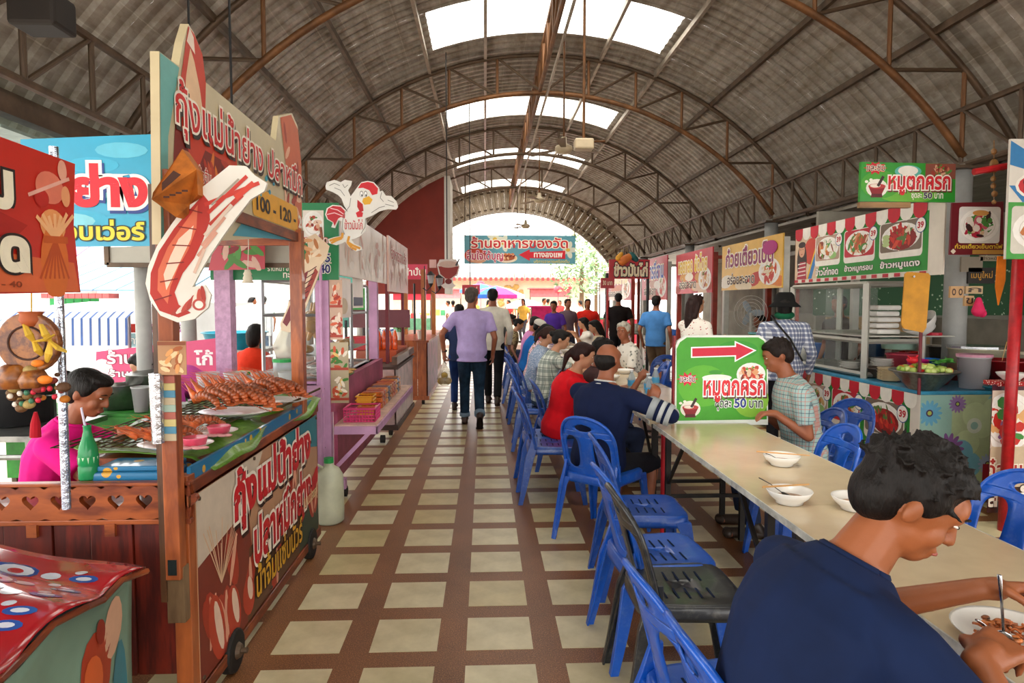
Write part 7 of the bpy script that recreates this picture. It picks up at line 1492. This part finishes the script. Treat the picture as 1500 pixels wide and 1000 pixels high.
for i in range(24):
    if i % 2: continue
    a0, a1 = 2 * PI * i / 24, 2 * PI * (i + 1) / 24; pts = [(cx, cy)]
    for a in (a0, a1):
        t_ = min(((u1 if math.cos(a) > 0 else u0) - cx) / math.cos(a) if abs(math.cos(a)) > 1e-3 else 9, ((v1 if math.sin(a) > 0 else v0 + .37) - cy) / math.sin(a) if abs(math.sin(a)) > 1e-3 else 9); pts.append((cx + math.cos(a) * t_, cy + math.sin(a) * t_))
    sb.poly_(pts, '#2a7ab4', 1)
sb.ellipse((cx - .2, cy), .26, .11, '#f0ece0', 3); sb.ellipse((cx - .2, cy), .24, .095, '#c81c28', 3.3); sb.text('ชิมก่อน', (cx - .4, cy - .05), (cx + .0, cy + .05), '#f0e0a8', 5, .03, '#1a1210', .05)
sb.rect((u0, v0), (u1, v0 + .37), '#3a9a34', 3); sb.rrect((u0 + .025, v0 + .035), (u1, v0 + .345), '#d4d0c2', 3.5, .08); sb.food((u0 + .03, v0 + .04), (u0 + .5, v0 + .34), 31, ['#8a3a1c', '#5a2412', '#c8783a', '#3f8a3a', '#e8e0d0'], k=4, n=50); sb.done()
bowl('small white bowl on the dotted cloth of the noodle stall', 3.66, 4.39, 1.012, .09, .05)
# ---- further right stalls: frame, front banner, signboard
def rstall(label, y0, y1, x, zt, zb, base, words, h, seed, cols, post_m=RW, front='#b8384a', ztop=None):
    t = thing('food_stall', label, 'stall', (x + .4, (y0 + y1) / 2, 0))
    for yy in (y0 + .03, y1 - .03):
        for xx in (x + .03, x + .85): obj('post', MB().box(xx - .035, yy - .035, 0, xx + .035, yy + .035, 2.3), post_m, t)
    obj('counter', MB().box(x, y0, .83, x + .85, y1, .86), mat('steel_counter', '#9a9a96', .35, .6), t); obj('cross_bar', MB().box(x, y0, 2.2, x + .85, y0 + .04, 2.25), post_m, t); obj('back_bar', MB().box(x + .83, y0, 2.2, x + .87, y1, 2.25), post_m, t)
    b = Board('counter_banner', 'x', 'b', 'R', x - .004, boxuv=(-y1, .16, -y0, .83), thick=.01, base=front, parent=t); r_ = random.Random(seed)
    for i in range(3): u = -y1 + (i + .5) * (y1 - y0) / 3; b.food((u - .22, .25), (u + .22, .65), seed + i, cols, n=26)
    b.text(words, (-y1 + .15, .66), (-y0 - .15, .8), '#f4ecd8', 4, .02); b.done()
    s_ = Board('signboard', 'x', 'b', 'R', x - .02, boxuv=(-y1, zb, -y0, zt), thick=.02, base=base, parent=t); H = zt - zb; W = y1 - y0
    for i in range(10): s_.ellipse((-y1 + r_.random() * W, zb + H * r_.random() * .4), W * .12, H * .1, r_.choice(cols), 1 + i * .05, 12)
    s_.food((-y0 - W * .34, zb + H * .05), (-y0 - W * .02, zb + H * .6), seed + 9, cols, n=30)
    s_.text(words, (-y1 + W * .08, zb + H * .5), (-y0 - W * .12, zb + H * .92), h, 5, .03, '#f6eeda', .06)
    s_.text('อร่อยสะอาด', (-y1 + W * .12, zb + H * .12), (-y0 - W * .4, zb + H * .36), '#3a1a14', 5, .02, '#f6eeda', .05); s_.done()
    for i in range(5):
        c_ = r_.choice(['#1f9a4a', '#d8d4cc', '#c8283a', '#2a6ac8', '#c8a060', '#888884']); yy = y0 + .3 + i * (y1 - y0 - .5) / 4; xx = x + .25 + .3 * r_.random()
        obj('container', MB().lathe([(.0005, 0), (.09, 0), (.11, .16), (.09, .17), (.0005, .17)], (xx, yy, .86), 16), mat('cont_' + c_.lstrip('#'), c_, .5), t, smooth=True)
    return t
rstall('duck noodle stall with a yellow signboard and pink oval, beyond the 39 stall', 7.35, 9.25, 3.4, 2.34, 1.72, '#e0b044', 'ก๋วยเตี๋ยวเป็ด', '#8a1a5a', 41, ['#c83a2c', '#e8d8b8', '#d87a2c', '#f0e8d8'], ALW)
tag(obj('oval_badge', MB().prism([(-7.67 + .2 * math.cos(t), 2.2 + .085 * math.sin(t)) for t in [2 * PI * i / 24 for i in range(24)]], Matrix(((0, 0, -1, 3.375), (-1, 0, 0, 0), (0, 1, 0, 0), (0, 0, 0, 1))), .005), col('#b01878')), 'magenta oval badge on the yellow signboard', 'sign')
rstall('red-signed seafood omelette stall between the yellow sign and the drink stalls', 9.65, 11.5, 3.4, 2.38, 1.7, '#c02030', 'หอยทอด ผัดไทย', '#e8c040', 51, ['#f0e8d8', '#e8c8b0', '#d8a060', '#a83a2c'])
rstall('pink-red stall with white banners, third beyond the 39 stall', 11.9, 13.8, 3.35, 2.42, 1.6, '#b83040', 'อาหารอีสาน', '#3a5ab8', 61, ['#f0e8e0', '#e0d0c8', '#c8a090', '#d85a5a'], ALW, '#c8c0b8')
rstall('far red stall past the chicken rice sign', 14.6, 17.6, 3.3, 2.4, 1.6, '#a82434', 'ข้าวแกง', '#f0e0b0', 71, ['#f0e8e0', '#c87a5a', '#8a8a7a'], RW, '#b0485a')
cs = Board('chicken_rice_sign', 'red sign of the chicken rice stall with black-edged cream letters and a rooster on top', 'sign', 'Y', 12.6, box_px=(892, 408, 952, 380), thick=.05, base='#b81c28')
q = cs.px; cs.text('ข้าวมันไก่', q(899, 405), q(949, 384), '#f0e4c0', 5, .05, '#1a1414', .07); cs.ellipse(q(892, 394), .09, .1, '#e8b8a8', 3) if False else None; cs.done()
for a, b_, r_, h in (((912, 382), (925, 374), .09, '#d8782c'), ((925, 374), (932, 380), .07, '#2a6a6a'), ((906, 378), (910, 372), .06, '#e8a82c')):
    obj('rooster_part', MB().cap_(P(*a, Y=12.6), P(*b_, Y=12.6), r_, r_ * .7), mat('roo_' + h.lstrip('#'), h, .5), cs.root, smooth=True)
tag(obj('sign_post', MB().cyl((P(890, 420, Y=12.43).x, 12.43, 0), (P(890, 420, Y=12.43).x, 12.43, 1.9), .02), REDP), 'thin red post under the small price sign', 'post'); b = Board('small_red_sign', 'small red price sign hanging left of the chicken rice sign', 'sign', 'Y', 12.4, box_px=(880, 422, 900, 407), thick=.02, base='#b01c28'); b.text('30 บาท', b.n(.15, .3), b.n(.85, .75), '#f0e0c0', 3, .02); b.done()
for i, px_ in enumerate((889, 949)): tag(obj('sign_post', MB().cyl(P(px_, 440, Y=12.65) - Vector((0, 0, 1.55)), P(px_, 400, Y=12.65), .03), mat('black_iron', '#1c1c1e', .5)), ['dark post at the left end of the chicken rice sign', 'dark post at the right end of the chicken rice sign'][i], 'post')
# table umbrella of stripes, cool boxes, fan inside the second stall
tub('cooler', 'green drum cooler with a pale blue lid in the duck noodle stall', 3.75, 8.7, .87, .16, .17, .26, mat('green_cooler', '#1f8a4a', .4), lid=col('#7ac0c8'), cat='cooler'); tag(obj('blue_crate', MB().box(3.9, 7.9, .87, 4.2, 8.3, 1.05), mat('sky_blue_plastic', '#1c6fd0', .35), bevel=.01), 'bright blue crate in the duck noodle stall', 'crate'); tag(obj('green_crate', MB().box(3.6, 9.0, .87, 3.85, 9.2, 1.0), mat('green_plastic', '#1fa04a', .4), bevel=.01), 'green crate beside the drum cooler', 'crate')
fnp = P(1100, 458, Y=9.4); fn = thing('desk_fan', 'round white desk fan inside the duck noodle stall', 'fan', (fnp.x, 9.4, .86)); 
for k in range(5): obj('guard_ring', MB().tube([fnp + Vector((.05 * (k + 1) * math.cos(t), 0, .05 * (k + 1) * math.sin(t))) for t in [2 * PI * i / 28 for i in range(29)]], .004, 4), col('#d8d4cc'), fn)
for k in range(3): obj('blade', MB().ell(fnp + Vector((.1 * math.cos(k * 2.1), .02, .1 * math.sin(k * 2.1))), (.1, .006, .05), Matrix.Rotation(-k * 2.1, 3, 'Y')), col('#b8c4cc'), fn, smooth=True)
obj('stand', MB().cyl((fnp.x, 9.4, .86), fnp, .02), col('#d8d4cc'), fn)
# ================================================================ hung signs, fans, lamps
hs = Board('hanging_sign', 'long blue food court sign hanging at the far end, red arrow pointing left', 'sign', 'Y', 18.3, box_px=(680, 386, 843, 345), thick=.05, base='#5a9cae')
q = hs.px
for (x, y) in ((737, 356), (700, 376), (832, 366), (725, 350)):
    for k in range(5): a = k * 1.257; hs.ellipse((q(x, y)[0] + .14 * math.cos(a), q(x, y)[1] + .12 * math.sin(a)), .13, .07, '#d8dccb', 1 + k * .04, 10, a)
    hs.ellipse(q(x, y), .06, .05, '#d8b44a', 1.6)
hs.ellipse(q(696, 374), .3, .2, '#c8402c', 1.8); hs.ellipse(q(700, 378), .26, .14, '#e0a888', 2); hs.ellipse(q(742, 378), .3, .13, '#e8d8c0', 1.9); hs.ellipse(q(742, 377), .24, .09, '#a8552c', 2.1)
for i in range(14): hs.ellipse(q(730 + (i * 7) % 26, 372 + (i * 3) % 9), .05, .025, ['#d87a3c', '#7a2a14', '#e8c090'][i % 3], 2.3 + i * .03, 7, i)
hs.text('ร้านอาหารของวัด', q(690, 363), q(832, 347), '#c81c28', 6, .02, '#f8f0e0', .06); hs.text('อิ่มใจได้บุญ', q(684, 384), q(737, 367), '#c01c5a', 6, .02, '#f8e8e8', .06)
hs.poly_([q(760, 373), q(776, 365), q(776, 369), q(828, 367), q(828, 379), q(776, 378), q(776, 382)], '#d01c30', 4); hs.text('ทางลงแพ', q(782, 377), q(824, 370), '#f8f0e8', 6, .03); hs.text('บริการอาหารเครื่องดื่ม', q(782, 385), q(834, 380), '#e8d86a', 5, .01); hs.done()
for px_ in (681, 758, 842): obj('suspension_rod', MB().cyl(P(px_, 346, Y=18.3), (P(px_, 346, Y=18.3).x, 18.38, arc(P(px_, 346, Y=18.3).x - XM, RI, ZI).z), .014, n=6), steel, hs.root)
def fan(label, px_, py_, Y, blades=True, rz=.2):
    c = P(px_, py_, Y=Y); t = thing('ceiling_fan', label, 'fan', c); fm = mat('fan_ivory', '#c9b898', .4, var=.1)
    obj('motor', MB().lathe([(.0005, -.06), (.08, -.05), (.11, -.01), (.1, .03), (.04, .06), (.03, .14), (.0005, .14)], tuple(c), 20), fm, t, smooth=True); obj('rod', MB().cyl(c + Vector((0, 0, .1)), (c.x, Y, 4.78), .012, n=8), rust, t)
    for k in range(3 if blades else 0):
        a = rz + k * 2.094; d = Vector((math.cos(a), math.sin(a), 0)); s_ = Vector((-d.y, d.x, 0)); b = MB(); b.add([c + d * .1 - s_ * .03, c + d * .52 - s_ * .07 - Vector((0, 0, .012)), c + d * .54 + s_ * .05, c + d * .1 + s_ * .03], [(0, 1, 2, 3)]); obj('blade', b, mat('fan_blade', '#7d6a50', .5), t, thick=.006)
    return t
fan('ceiling fan nearest the camera, ivory dish motor', 826, 218, 8.0, True, .35); fan('dark ceiling fan in the middle of the hall', 790, 293, 13.0, True, .1); fan('small ceiling fan just above the hanging sign', 770, 331, 16.2, True, .05)
c = P(855, 212, Y=6.3); t = thing('ceiling_box', 'ivory box hanging on a rod beside the nearest fan', 'box', c); obj('case', MB().box(c.x - .09, c.y - .07, c.z - .05, c.x + .09, c.y + .07, c.z + .05), mat('fan_ivory', '#c9b898', .4, var=.1), t, bevel=.015); obj('rod', MB().cyl(c + Vector((0, 0, .05)), (c.x, c.y, 4.8), .014, n=8), rust, t); obj('arm', MB().cyl(c + Vector((.08, 0, .03)), c + Vector((.22, .1, .06)), .01), rust, t)
c = P(62, 20, Y=3.6); t = thing('loudspeaker', 'dark loudspeaker fixed to the left eave truss at the top corner', 'speaker', c); obj('case', MB().box(c.x - .12, c.y - .1, c.z - .09, c.x + .12, c.y + .1, c.z + .09), mat('dark_case', '#211a15', .7), t, bevel=.02); obj('bracket', MB().cyl(c, (XL, c.y, 3.36), .02), steel, t)
# ================================================================ outside on the left
WHTC = mat('white_canvas', '#dcdcd8', .7, var=.05); BLS = mat('blue_stripe', '#3a5c9c', .7)
def awning(label, x0, x1, y, z, depth, n, m0=WHTC, m1=BLS, group=None):
    t = thing('awning', label, 'awning', ((x0 + x1) / 2, y, z - .6), 0, group); w_ = (x1 - x0) / n
    for i in range(n):
        for s_, (f0, f1) in enumerate(((0, .72), (.72, 1))):
            b = MB(); xa, xb = x0 + (i + f0) * w_, x0 + (i + f1) * w_; prof = [(y + depth, z), (y + depth * .5, z - .04), (y + .12, z - .1), (y, z - .16), (y - .01, z - .42)]
            vs = [(xx, yy, zz) for yy, zz in prof for xx in (xa, xb)]; b.add(vs, [(2 * k, 2 * k + 1, 2 * k + 3, 2 * k + 2) for k in range(4)])
            obj('canvas_strip', b, (m0, m1)[s_], t)
    for x in (x0 + .05, x1 - .05): obj('pole', MB().cyl((x, y + .1, -.03), (x, y + .1, z - .12), .025), AL, t)
    return t
a0 = P(100, 508, Y=6.4); a1 = P(188, 508, Y=6.4); awning('white awning with blue stripes, nearest one left of the front post', a0.x - .6, a1.x, 6.4, P(150, 466, Y=6.4).z + .16, 1.4, 14)
a0 = P(-10, 520, Y=7.4); a1 = P(90, 520, Y=7.4); awning('white awning with blue stripes at the left frame edge behind the pole', a0.x - .8, a1.x, 7.4, P(50, 474, Y=7.4).z + .16, 1.4, 16)
a0 = P(318, 478, Y=9.0); a1 = P(398, 478, Y=9.0); awning('white ribbed awning seen between the post and the pink pole', a0.x, a1.x, 9.0, P(350, 457, Y=9.0).z + .1, 1.2, 12, WHTC, mat('grey_stripe', '#b4b8c0', .7))
# big white roofs and house beyond
def gable(label, x0, x1, y0, y1, z0, z1, zr, wall_h, roof_h, name='building'):
    t = thing(name, label, 'building', ((x0 + x1) / 2, y0, -.03)); obj('wall', MB().box(x0, y0, -.03, x1, y1, z0), mat('wall_' + wall_h.lstrip('#'), wall_h, .8, var=.08, scale=1), t)
    n = int((x1 - x0) / .35)
    for i in range(n): w_ = (x1 - x0 + .6) / n; xa = x0 - .3 + i * w_; obj('roof_panel', MB().add([(xa, y0 - .4, z1), (xa + w_ - .03, y0 - .4, z1), (xa + w_ - .03, (y0 + y1) / 2, zr), (xa, (y0 + y1) / 2, zr)], [(0, 1, 2, 3)]), mat('roof_' + roof_h.lstrip('#'), roof_h, .6, var=.1), t, thick=.03)
    return t
g1 = gable('long white building with a pale blue roof beyond the left awnings', -13, -5.2, 11.5, 15, 1.55, 1.75, 2.35, '#d8dcdc', '#7aa0b8')
for i in range(6): p = P(75 + i * 12, 452, Y=11.45); obj('shutter', MB().box(p.x, 11.42, p.z - .16, p.x + .12, 11.45, p.z + .2), col('#1f9a4a'), g1.copy() if False else g1)
for i in range(10): p = P(60 + i * 10, 434, Y=10.9); obj('roof_tile', MB().box(p.x, 10.9, p.z - .03, p.x + .1, 11.2, p.z + .05), mat('red_tile', '#a84a4a', .7), g1)
for i in range(5): p = P(300 + i * 8, 410, Y=15); 
gable('white hall with a white roof further off on the left', -12, -3.6, 20, 26, 2.2, 2.4, 3.8, '#e0deda', '#d4d8da')
gable('pink-roofed house at the far left', -22, -11.5, 19, 23, 2.6, 2.8, 4.0, '#c8bcb8', '#c86a9a')
lr = thing('translucent_awning', 'grey-green corrugated lean-to roof at the upper left outside the hall', 'roof', (-4, 4, 2.3)); 
for i in range(8): obj('sheet', MB().box(-5.0, 2.2 + i * .5, 2.62 + .0 * i, -2.95, 2.2 + i * .5 + .47, 2.64), mat('weathered_sheet', '#8fa39a', .5, var=.2), lr)
for y in (2.3, 6.0): obj('support', MB().cyl((-4.9, y, 0), (-4.9, y, 2.62), .03), steel, lr)
# pink restaurant banner and others
b = Board('restaurant_banner', 'pink restaurant banner with white letters low behind the left tables', 'banner', 'Y', 6.0, poly_px=[(138, 580), (141, 515), (318, 495), (318, 560)], thick=.01, base='#cf3a70'); q = b.px
b.text('ร้านอาหาร', q(157, 533), q(262, 512), '#f4e8ec', 4, .03, '#a01c4a', .04); b.text('ร้านอาหาร', q(160, 552), q(238, 540), '#f4f0f0', 4, .02, '#7a2a4a', .05); b.text('โก้', q(285, 535), q(312, 512), '#f4e8ec', 4, .03); b.ellipse(q(150, 545), .1, .12, '#e8c8d0', 2); b.done()
b = Board('service_sign', 'purple strip sign with white letters, open for service', 'sign', 'Y', 6.9, box_px=(188, 487, 272, 474), thick=.02, base='#b87ab0'); q = b.px; b.rect(q(188, 487), q(208, 474), '#c8281c', 1); b.text('เปิดบริการทุกวัน', q(211, 485), q(270, 475), '#2a2430', 4, .03, '#f4ecf4', .05); b.done()
b = Board('pale_blue_sign', 'pale blue sign with faded white letters under the purple strip', 'sign', 'Y', 6.85, box_px=(185, 508, 240, 488), thick=.02, base='#9cc8d4'); b.text('กาแฟ', b.n(.1, .2), b.n(.7, .8), '#e8f0f0', 3, .03, '#6a9ab0', .04); b.done()
# left kitchen table with pots
kt = thing('kitchen_table', 'green-clothed kitchen table with pots behind the woman in pink', 'table', (-2.5, 4.6, 0)); obj('top', MB().box(-3.0, 4.2, .82, -2.05, 5.1, .85), mat('green_cloth', '#2f8a2c', .6, var=.3), kt); obj('cloth_front', MB().box(-3.0, 4.19, .45, -2.05, 4.2, .83), mat('green_cloth', '#2f8a2c', .6, var=.3), kt)
for x in (-2.97, -2.08):
    for y in (4.22, 5.08): obj('leg', MB().bar((x, y, 0), (x, y, .82), .03), steel, kt)
DS = mat('dull_steel', '#8c8c88', .35, .9, .25, 10)
def spot(label, x, y, z, r, h, lid=True, m=DS):
    t = thing('cooking_pot', label, 'pot', (x, y, z)); obj('body', MB().lathe([(.0005, 0), (r, 0), (r, h), (r * 1.03, h + .005), (r * .97, h), (r * .96, h * .8), (.0005, h * .8)], (x, y, z), 32), m, t, smooth=True)
    if lid: l_ = obj('lid', MB().lathe([(r * 1.02, h), (r * .6, h + .025), (.0005, h + .035)], (x, y, z), 28), m, t, smooth=True); obj('lid_handle', MB().tube([(x - .04, y, z + h + .03), (x - .035, y, z + h + .065), (x + .035, y, z + h + .065), (x + .04, y, z + h + .03)], .006, 6), blk, l_)
    for s_ in (-1, 1): obj('handle', MB().tube([(x + s_ * r, y - .03, z + h * .7), (x + s_ * (r + .035), y - .02, z + h * .7), (x + s_ * (r + .035), y + .02, z + h * .7), (x + s_ * r, y + .03, z + h * .7)], .006, 6), DS, t, smooth=True)
    return t
spot('large lidded steel pot on the kitchen table, right one', P(222, 560, Y=4.6).x, 4.6, .86, .155, .2); spot('steel pot without a lid left of the large one', P(178, 570, Y=4.4).x, 4.4, .86, .115, .15, False); spot('dark cooking pot at the left frame edge', P(20, 560, Y=3.9).x, 3.9, .86, .2, .22, True, mat('sooty_steel', '#3a3a3c', .5, .6))
tub('plastic_cup', 'milky plastic cup in front of the large pot', P(192, 590, Y=4.1).x, 4.22, .86, .04, .055, .16, glass('milky_tub', (.88, .9, .9), .5, .3), cat='cup'); tub('pink_bowl', 'pale plastic bowl on the kitchen table', -2.75, 4.9, .86, .1, .14, .08, col('#d8c0c8'), cat='bowl')
t2 = thing('steel_table', 'grey steel side table at the left frame edge', 'table', (-2.9, 3.9, 0)); obj('top', MB().box(-3.6, 3.5, .82, -2.35, 4.15, .85), DS, t2); obj('apron', MB().tube([(-3.6, 3.5, .74), (-2.35, 3.5, .74)], .015, 6), DS, t2)
for x in (-3.55, -2.4): obj('leg', MB().bar((x, 3.53, 0), (x, 3.53, .82), .035), DS, t2)
put_chair(chairD, -2.35, 3.05, 100, 'dark blue plastic chair behind the woman in pink', 'x')['group'] = 'chairs behind the prawn cart'
put_chair(chairB, -2.05, 3.95, 20, 'blue plastic chair back showing beside the milky cup', 'chairs behind the prawn cart')
tk = thing('work_table', 'cluttered steel work table in front of the woman in red-orange', 'table', (-2.3, 7.2, 0)); obj('top', MB().box(-2.7, 6.95, .8, -1.5, 7.5, .83), DS, tk)
for x in (-2.65, -1.55): obj('leg', MB().bar((x, 7.0, 0), (x, 7.0, .8), .035), DS, tk)
rnd = random.Random(5)
for i in range(9): c_ = rnd.choice(['#8c8c88', '#3a3a3c', '#c8283a', '#d8d4cc', '#3a9ac8']); tub('tub', 'tub or pot on the work table behind the cart', -2.6 + i * .12, 7.2 + .1 * (i % 2), .83, .05, .06, .08 + .08 * rnd.random(), mat('potc_' + c_.lstrip('#'), c_, .4), group='tubs on the work table behind the cart')
tub('turquoise_basin', 'big turquoise plastic basin beside the woman in red-orange', P(345, 495, Y=8).x, 8.0, 1.0, .3, .36, .2, mat('turquoise_plastic', '#2aa0c0', .4), cat='basin'); tag(obj('basin_table', MB().box(-3.6, 7.7, .96, -2.6, 8.4, 1.0).box(-3.55, 7.75, 0, -3.5, 7.8, .96).box(-2.7, 7.75, 0, -2.65, 7.8, .96), DS), 'table under the turquoise basin', 'table')
tag(obj('grey_pole', MB().cyl((-2.34, 4.6, 0), (-2.34, 4.6, 2.6), .05), colm, smooth=True), 'grey pole standing behind the front post of the cart', 'pole')
pbx_ = MB().cap_((-1.5, 5.1, 1.2), (-1.45, 5.1, 1.5), .12, .05); pbx_.v = [(p[0] + .012 * math.sin(p[2] * 60), p[1] + .01 * math.sin(p[0] * 80), p[2]) for p in pbx_.v]; tag(obj('plastic_bag', pbx_, glass('bag_film', (.85, .83, .74), .5, .25), smooth=True), 'crumpled clear bag hanging beside the pink stall', 'bag')
# ================================================================ beyond the far end
def umbrella(label, x, y, z, r, cols_, group=None):
    t = thing('umbrella', label, 'umbrella', (x, y, -.03), 0, group)
    for k in range(8):
        a0, a1 = 2 * PI * k / 8, 2 * PI * (k + 1) / 8; p0, p1 = Vector((x + r * math.cos(a0), y + r * math.sin(a0), z - r * .32)), Vector((x + r * math.cos(a1), y + r * math.sin(a1), z - r * .32)); top = Vector((x, y, z)); m0, m1 = (top + p0) / 2 + Vector((0, 0, .05)), (top + p1) / 2 + Vector((0, 0, .05))
        obj('canopy_panel', MB().add([top, m0, m1, p0, p1, p0 - Vector((0, 0, .14)), p1 - Vector((0, 0, .14))], [(0, 1, 2), (1, 3, 4, 2), (3, 5, 6, 4)]), mat('canopy_' + cols_[k % len(cols_)].lstrip('#'), cols_[k % len(cols_)], .7), t)
    obj('pole', MB().cyl((x, y, -.03), (x, y, z), .02), AL, t); return t
umbrella('pink and blue market umbrella beyond the walking men', .45, 25.5, 2.2, 1.1, ['#e0389a', '#2a6ac8', '#e0389a', '#d8e0e8']); umbrella('white market umbrella low in the bright yard', 1.7, 27.5, 1.7, .8, ['#e8e6e2']); umbrella('blue market umbrella behind the pink one', -.2, 29, 2.4, .9, ['#3a7ac8', '#e0389a'])
tw = thing('temple_wall', 'pale temple gatehouse with a tiled red-edged eave beyond the hall', 'building', (1, 40, -.03)); obj('wall', MB().box(-7, 40, -.03, 6.4, 41, 3.0), mat('pale_ochre_wall', '#cbb59c', .8, var=.12, scale=1), tw)
for i in range(44): xa = -7.2 + i * .31; obj('roof_tile', MB().box(xa, 39.2, 3.0, xa + .27, 40.6, 3.35), mat('cream_tile_roof', '#d8d2c4', .7), tw); obj('eave_tooth', MB().box(xa + .05, 39.15, 2.85, xa + .22, 39.2, 3.05), mat('eave_red', '#a83232', .7), tw)
for i in range(40):
    a, r_ = rnd.random() * 6.3, rnd.random() ** .5; obj('relief', MB().ell((1.6 + .9 * r_ * math.cos(a), 39.95, 1.9 + .7 * r_ * math.sin(a)), (.14, .06, .14), n=8, m=5), mat('gilt_relief', '#b08a4a', .5, .3), tw)
for i, (x, z) in enumerate([(-.2, 2.45), (.5, 2.2), (3.7, 2.2), (4.2, 2.35)]): tag(obj('paper_lantern', MB().ell((x, 33, z), (.22, .22, .2)).cyl((x, 33, -.03), (x, 33, z), .02), col('#d83a4a'), smooth=True), 'round red paper lantern hanging in the far yard', 'lantern', 'paper lanterns in the far yard')
def fstall(label, x, y, w_, h, c0, c1, group=None):
    t = thing('market_stall', label, 'stall', (x, y, -.03)); obj('counter', MB().box(x - w_ / 2, y, -.03, x + w_ / 2, y + .8, .9), mat('fs_' + c0.lstrip('#'), c0, .7, var=.2), t)
    for s_ in (-1, 1): obj('post', MB().cyl((x + s_ * w_ / 2, y, 0), (x + s_ * w_ / 2, y, h), .03), steel, t)
    obj('valance', MB().box(x - w_ / 2, y - .03, h - .45, x + w_ / 2, y, h), mat('fs_' + c1.lstrip('#'), c1, .7), t); obj('roof', MB().box(x - w_ / 2 - .1, y - .2, h, x + w_ / 2 + .1, y + 1, h + .05), mat('fs_' + c1.lstrip('#'), c1, .7), t)
    r_ = random.Random(int(x * 10)); 
    for i in range(8): cc = r_.choice(['#c83a3a', '#e0c050', '#3a8a5a', '#e8e0d8', '#3a6ab0']); obj('goods', MB().box(x - w_ / 2 + .05 + i * w_ / 9, y + .1, .9, x - w_ / 2 + .05 + (i + .8) * w_ / 9, y + .4, .95 + r_.random() * .3), mat('gd_' + cc.lstrip('#'), cc, .7), t)
fstall('hot pink market stall box in the bright yard', 2.05, 22.9, .8, 1.38, '#d8186c', '#e02a80'); fstall('red and white stall at the far right of the yard', 5.2, 25, 1.6, 2.3, '#b8283a', '#d8c8c4'); fstall('stall with red cloth further right in the yard', 3.6, 36, 2.2, 2.3, '#a8404a', '#b85a5c'); fstall('pale stall beyond the blue umbrella', -2.4, 33, 2.4, 2.2, '#c8b8a8', '#d87a7c'); fstall('green market stall at the far left of the yard', -3.2, 27, 2, 2.1, '#5a8a6a', '#c8283a')
def tree(label, x, y, z0, r, seed, cols_, leafr=.12, n=900): 
    t = shrub(label, x, y, z0, r, n, cols_, seed, leafr=leafr, name='tree', cat='tree'); obj('trunk', MB().cyl((x, y, -.03), (x, y, z0 + r), .14, .08), mat('bark', '#6a5440', .9), t); return t
tree('palm-like pale green tree at the right of the far arch', 4.6, 31, 1.6, 1.6, 2, ['#7a9a6a', '#a8b88a', '#5c7a50']); tree('pale tree above the hanging sign far away', -4.5, 45, 2.5, 2.6, 4, ['#a8b098', '#c0c4a8'], .2); tree('bushy tree far right behind the gatehouse', 7.5, 44, 2, 2.6, 6, ['#8aa07a', '#b4bc98'], .2)
fg = person('child-like figure in a red costume with black hair at the far stalls', (2.35, 14.9, 0), 180, 'stand', h=1.62, sk='warm', hair='bob', top='#d8281c', legs='#d8281c', build=1.1, detail=0)
# goods on the floor edge by right stalls and menu cards by the far tables
for i, (x, y, c_) in enumerate([(3.0, 12.9, '#2f9a3a'), (2.9, 15.6, '#c8283a')]): tub('floor_bucket', ['green bucket beside the far red stall', 'red bucket by the furthest stall'][i], x, y, 0, .15, .18, .3, mat('fb_' + c_.lstrip('#'), c_, .4), cat='bucket')
# low side pipes: clear strip of gutter at the left eave
struct('trim_4', MB().box(XL - .35, -2, 2.72, XL - .25, 22, 2.84), steel)
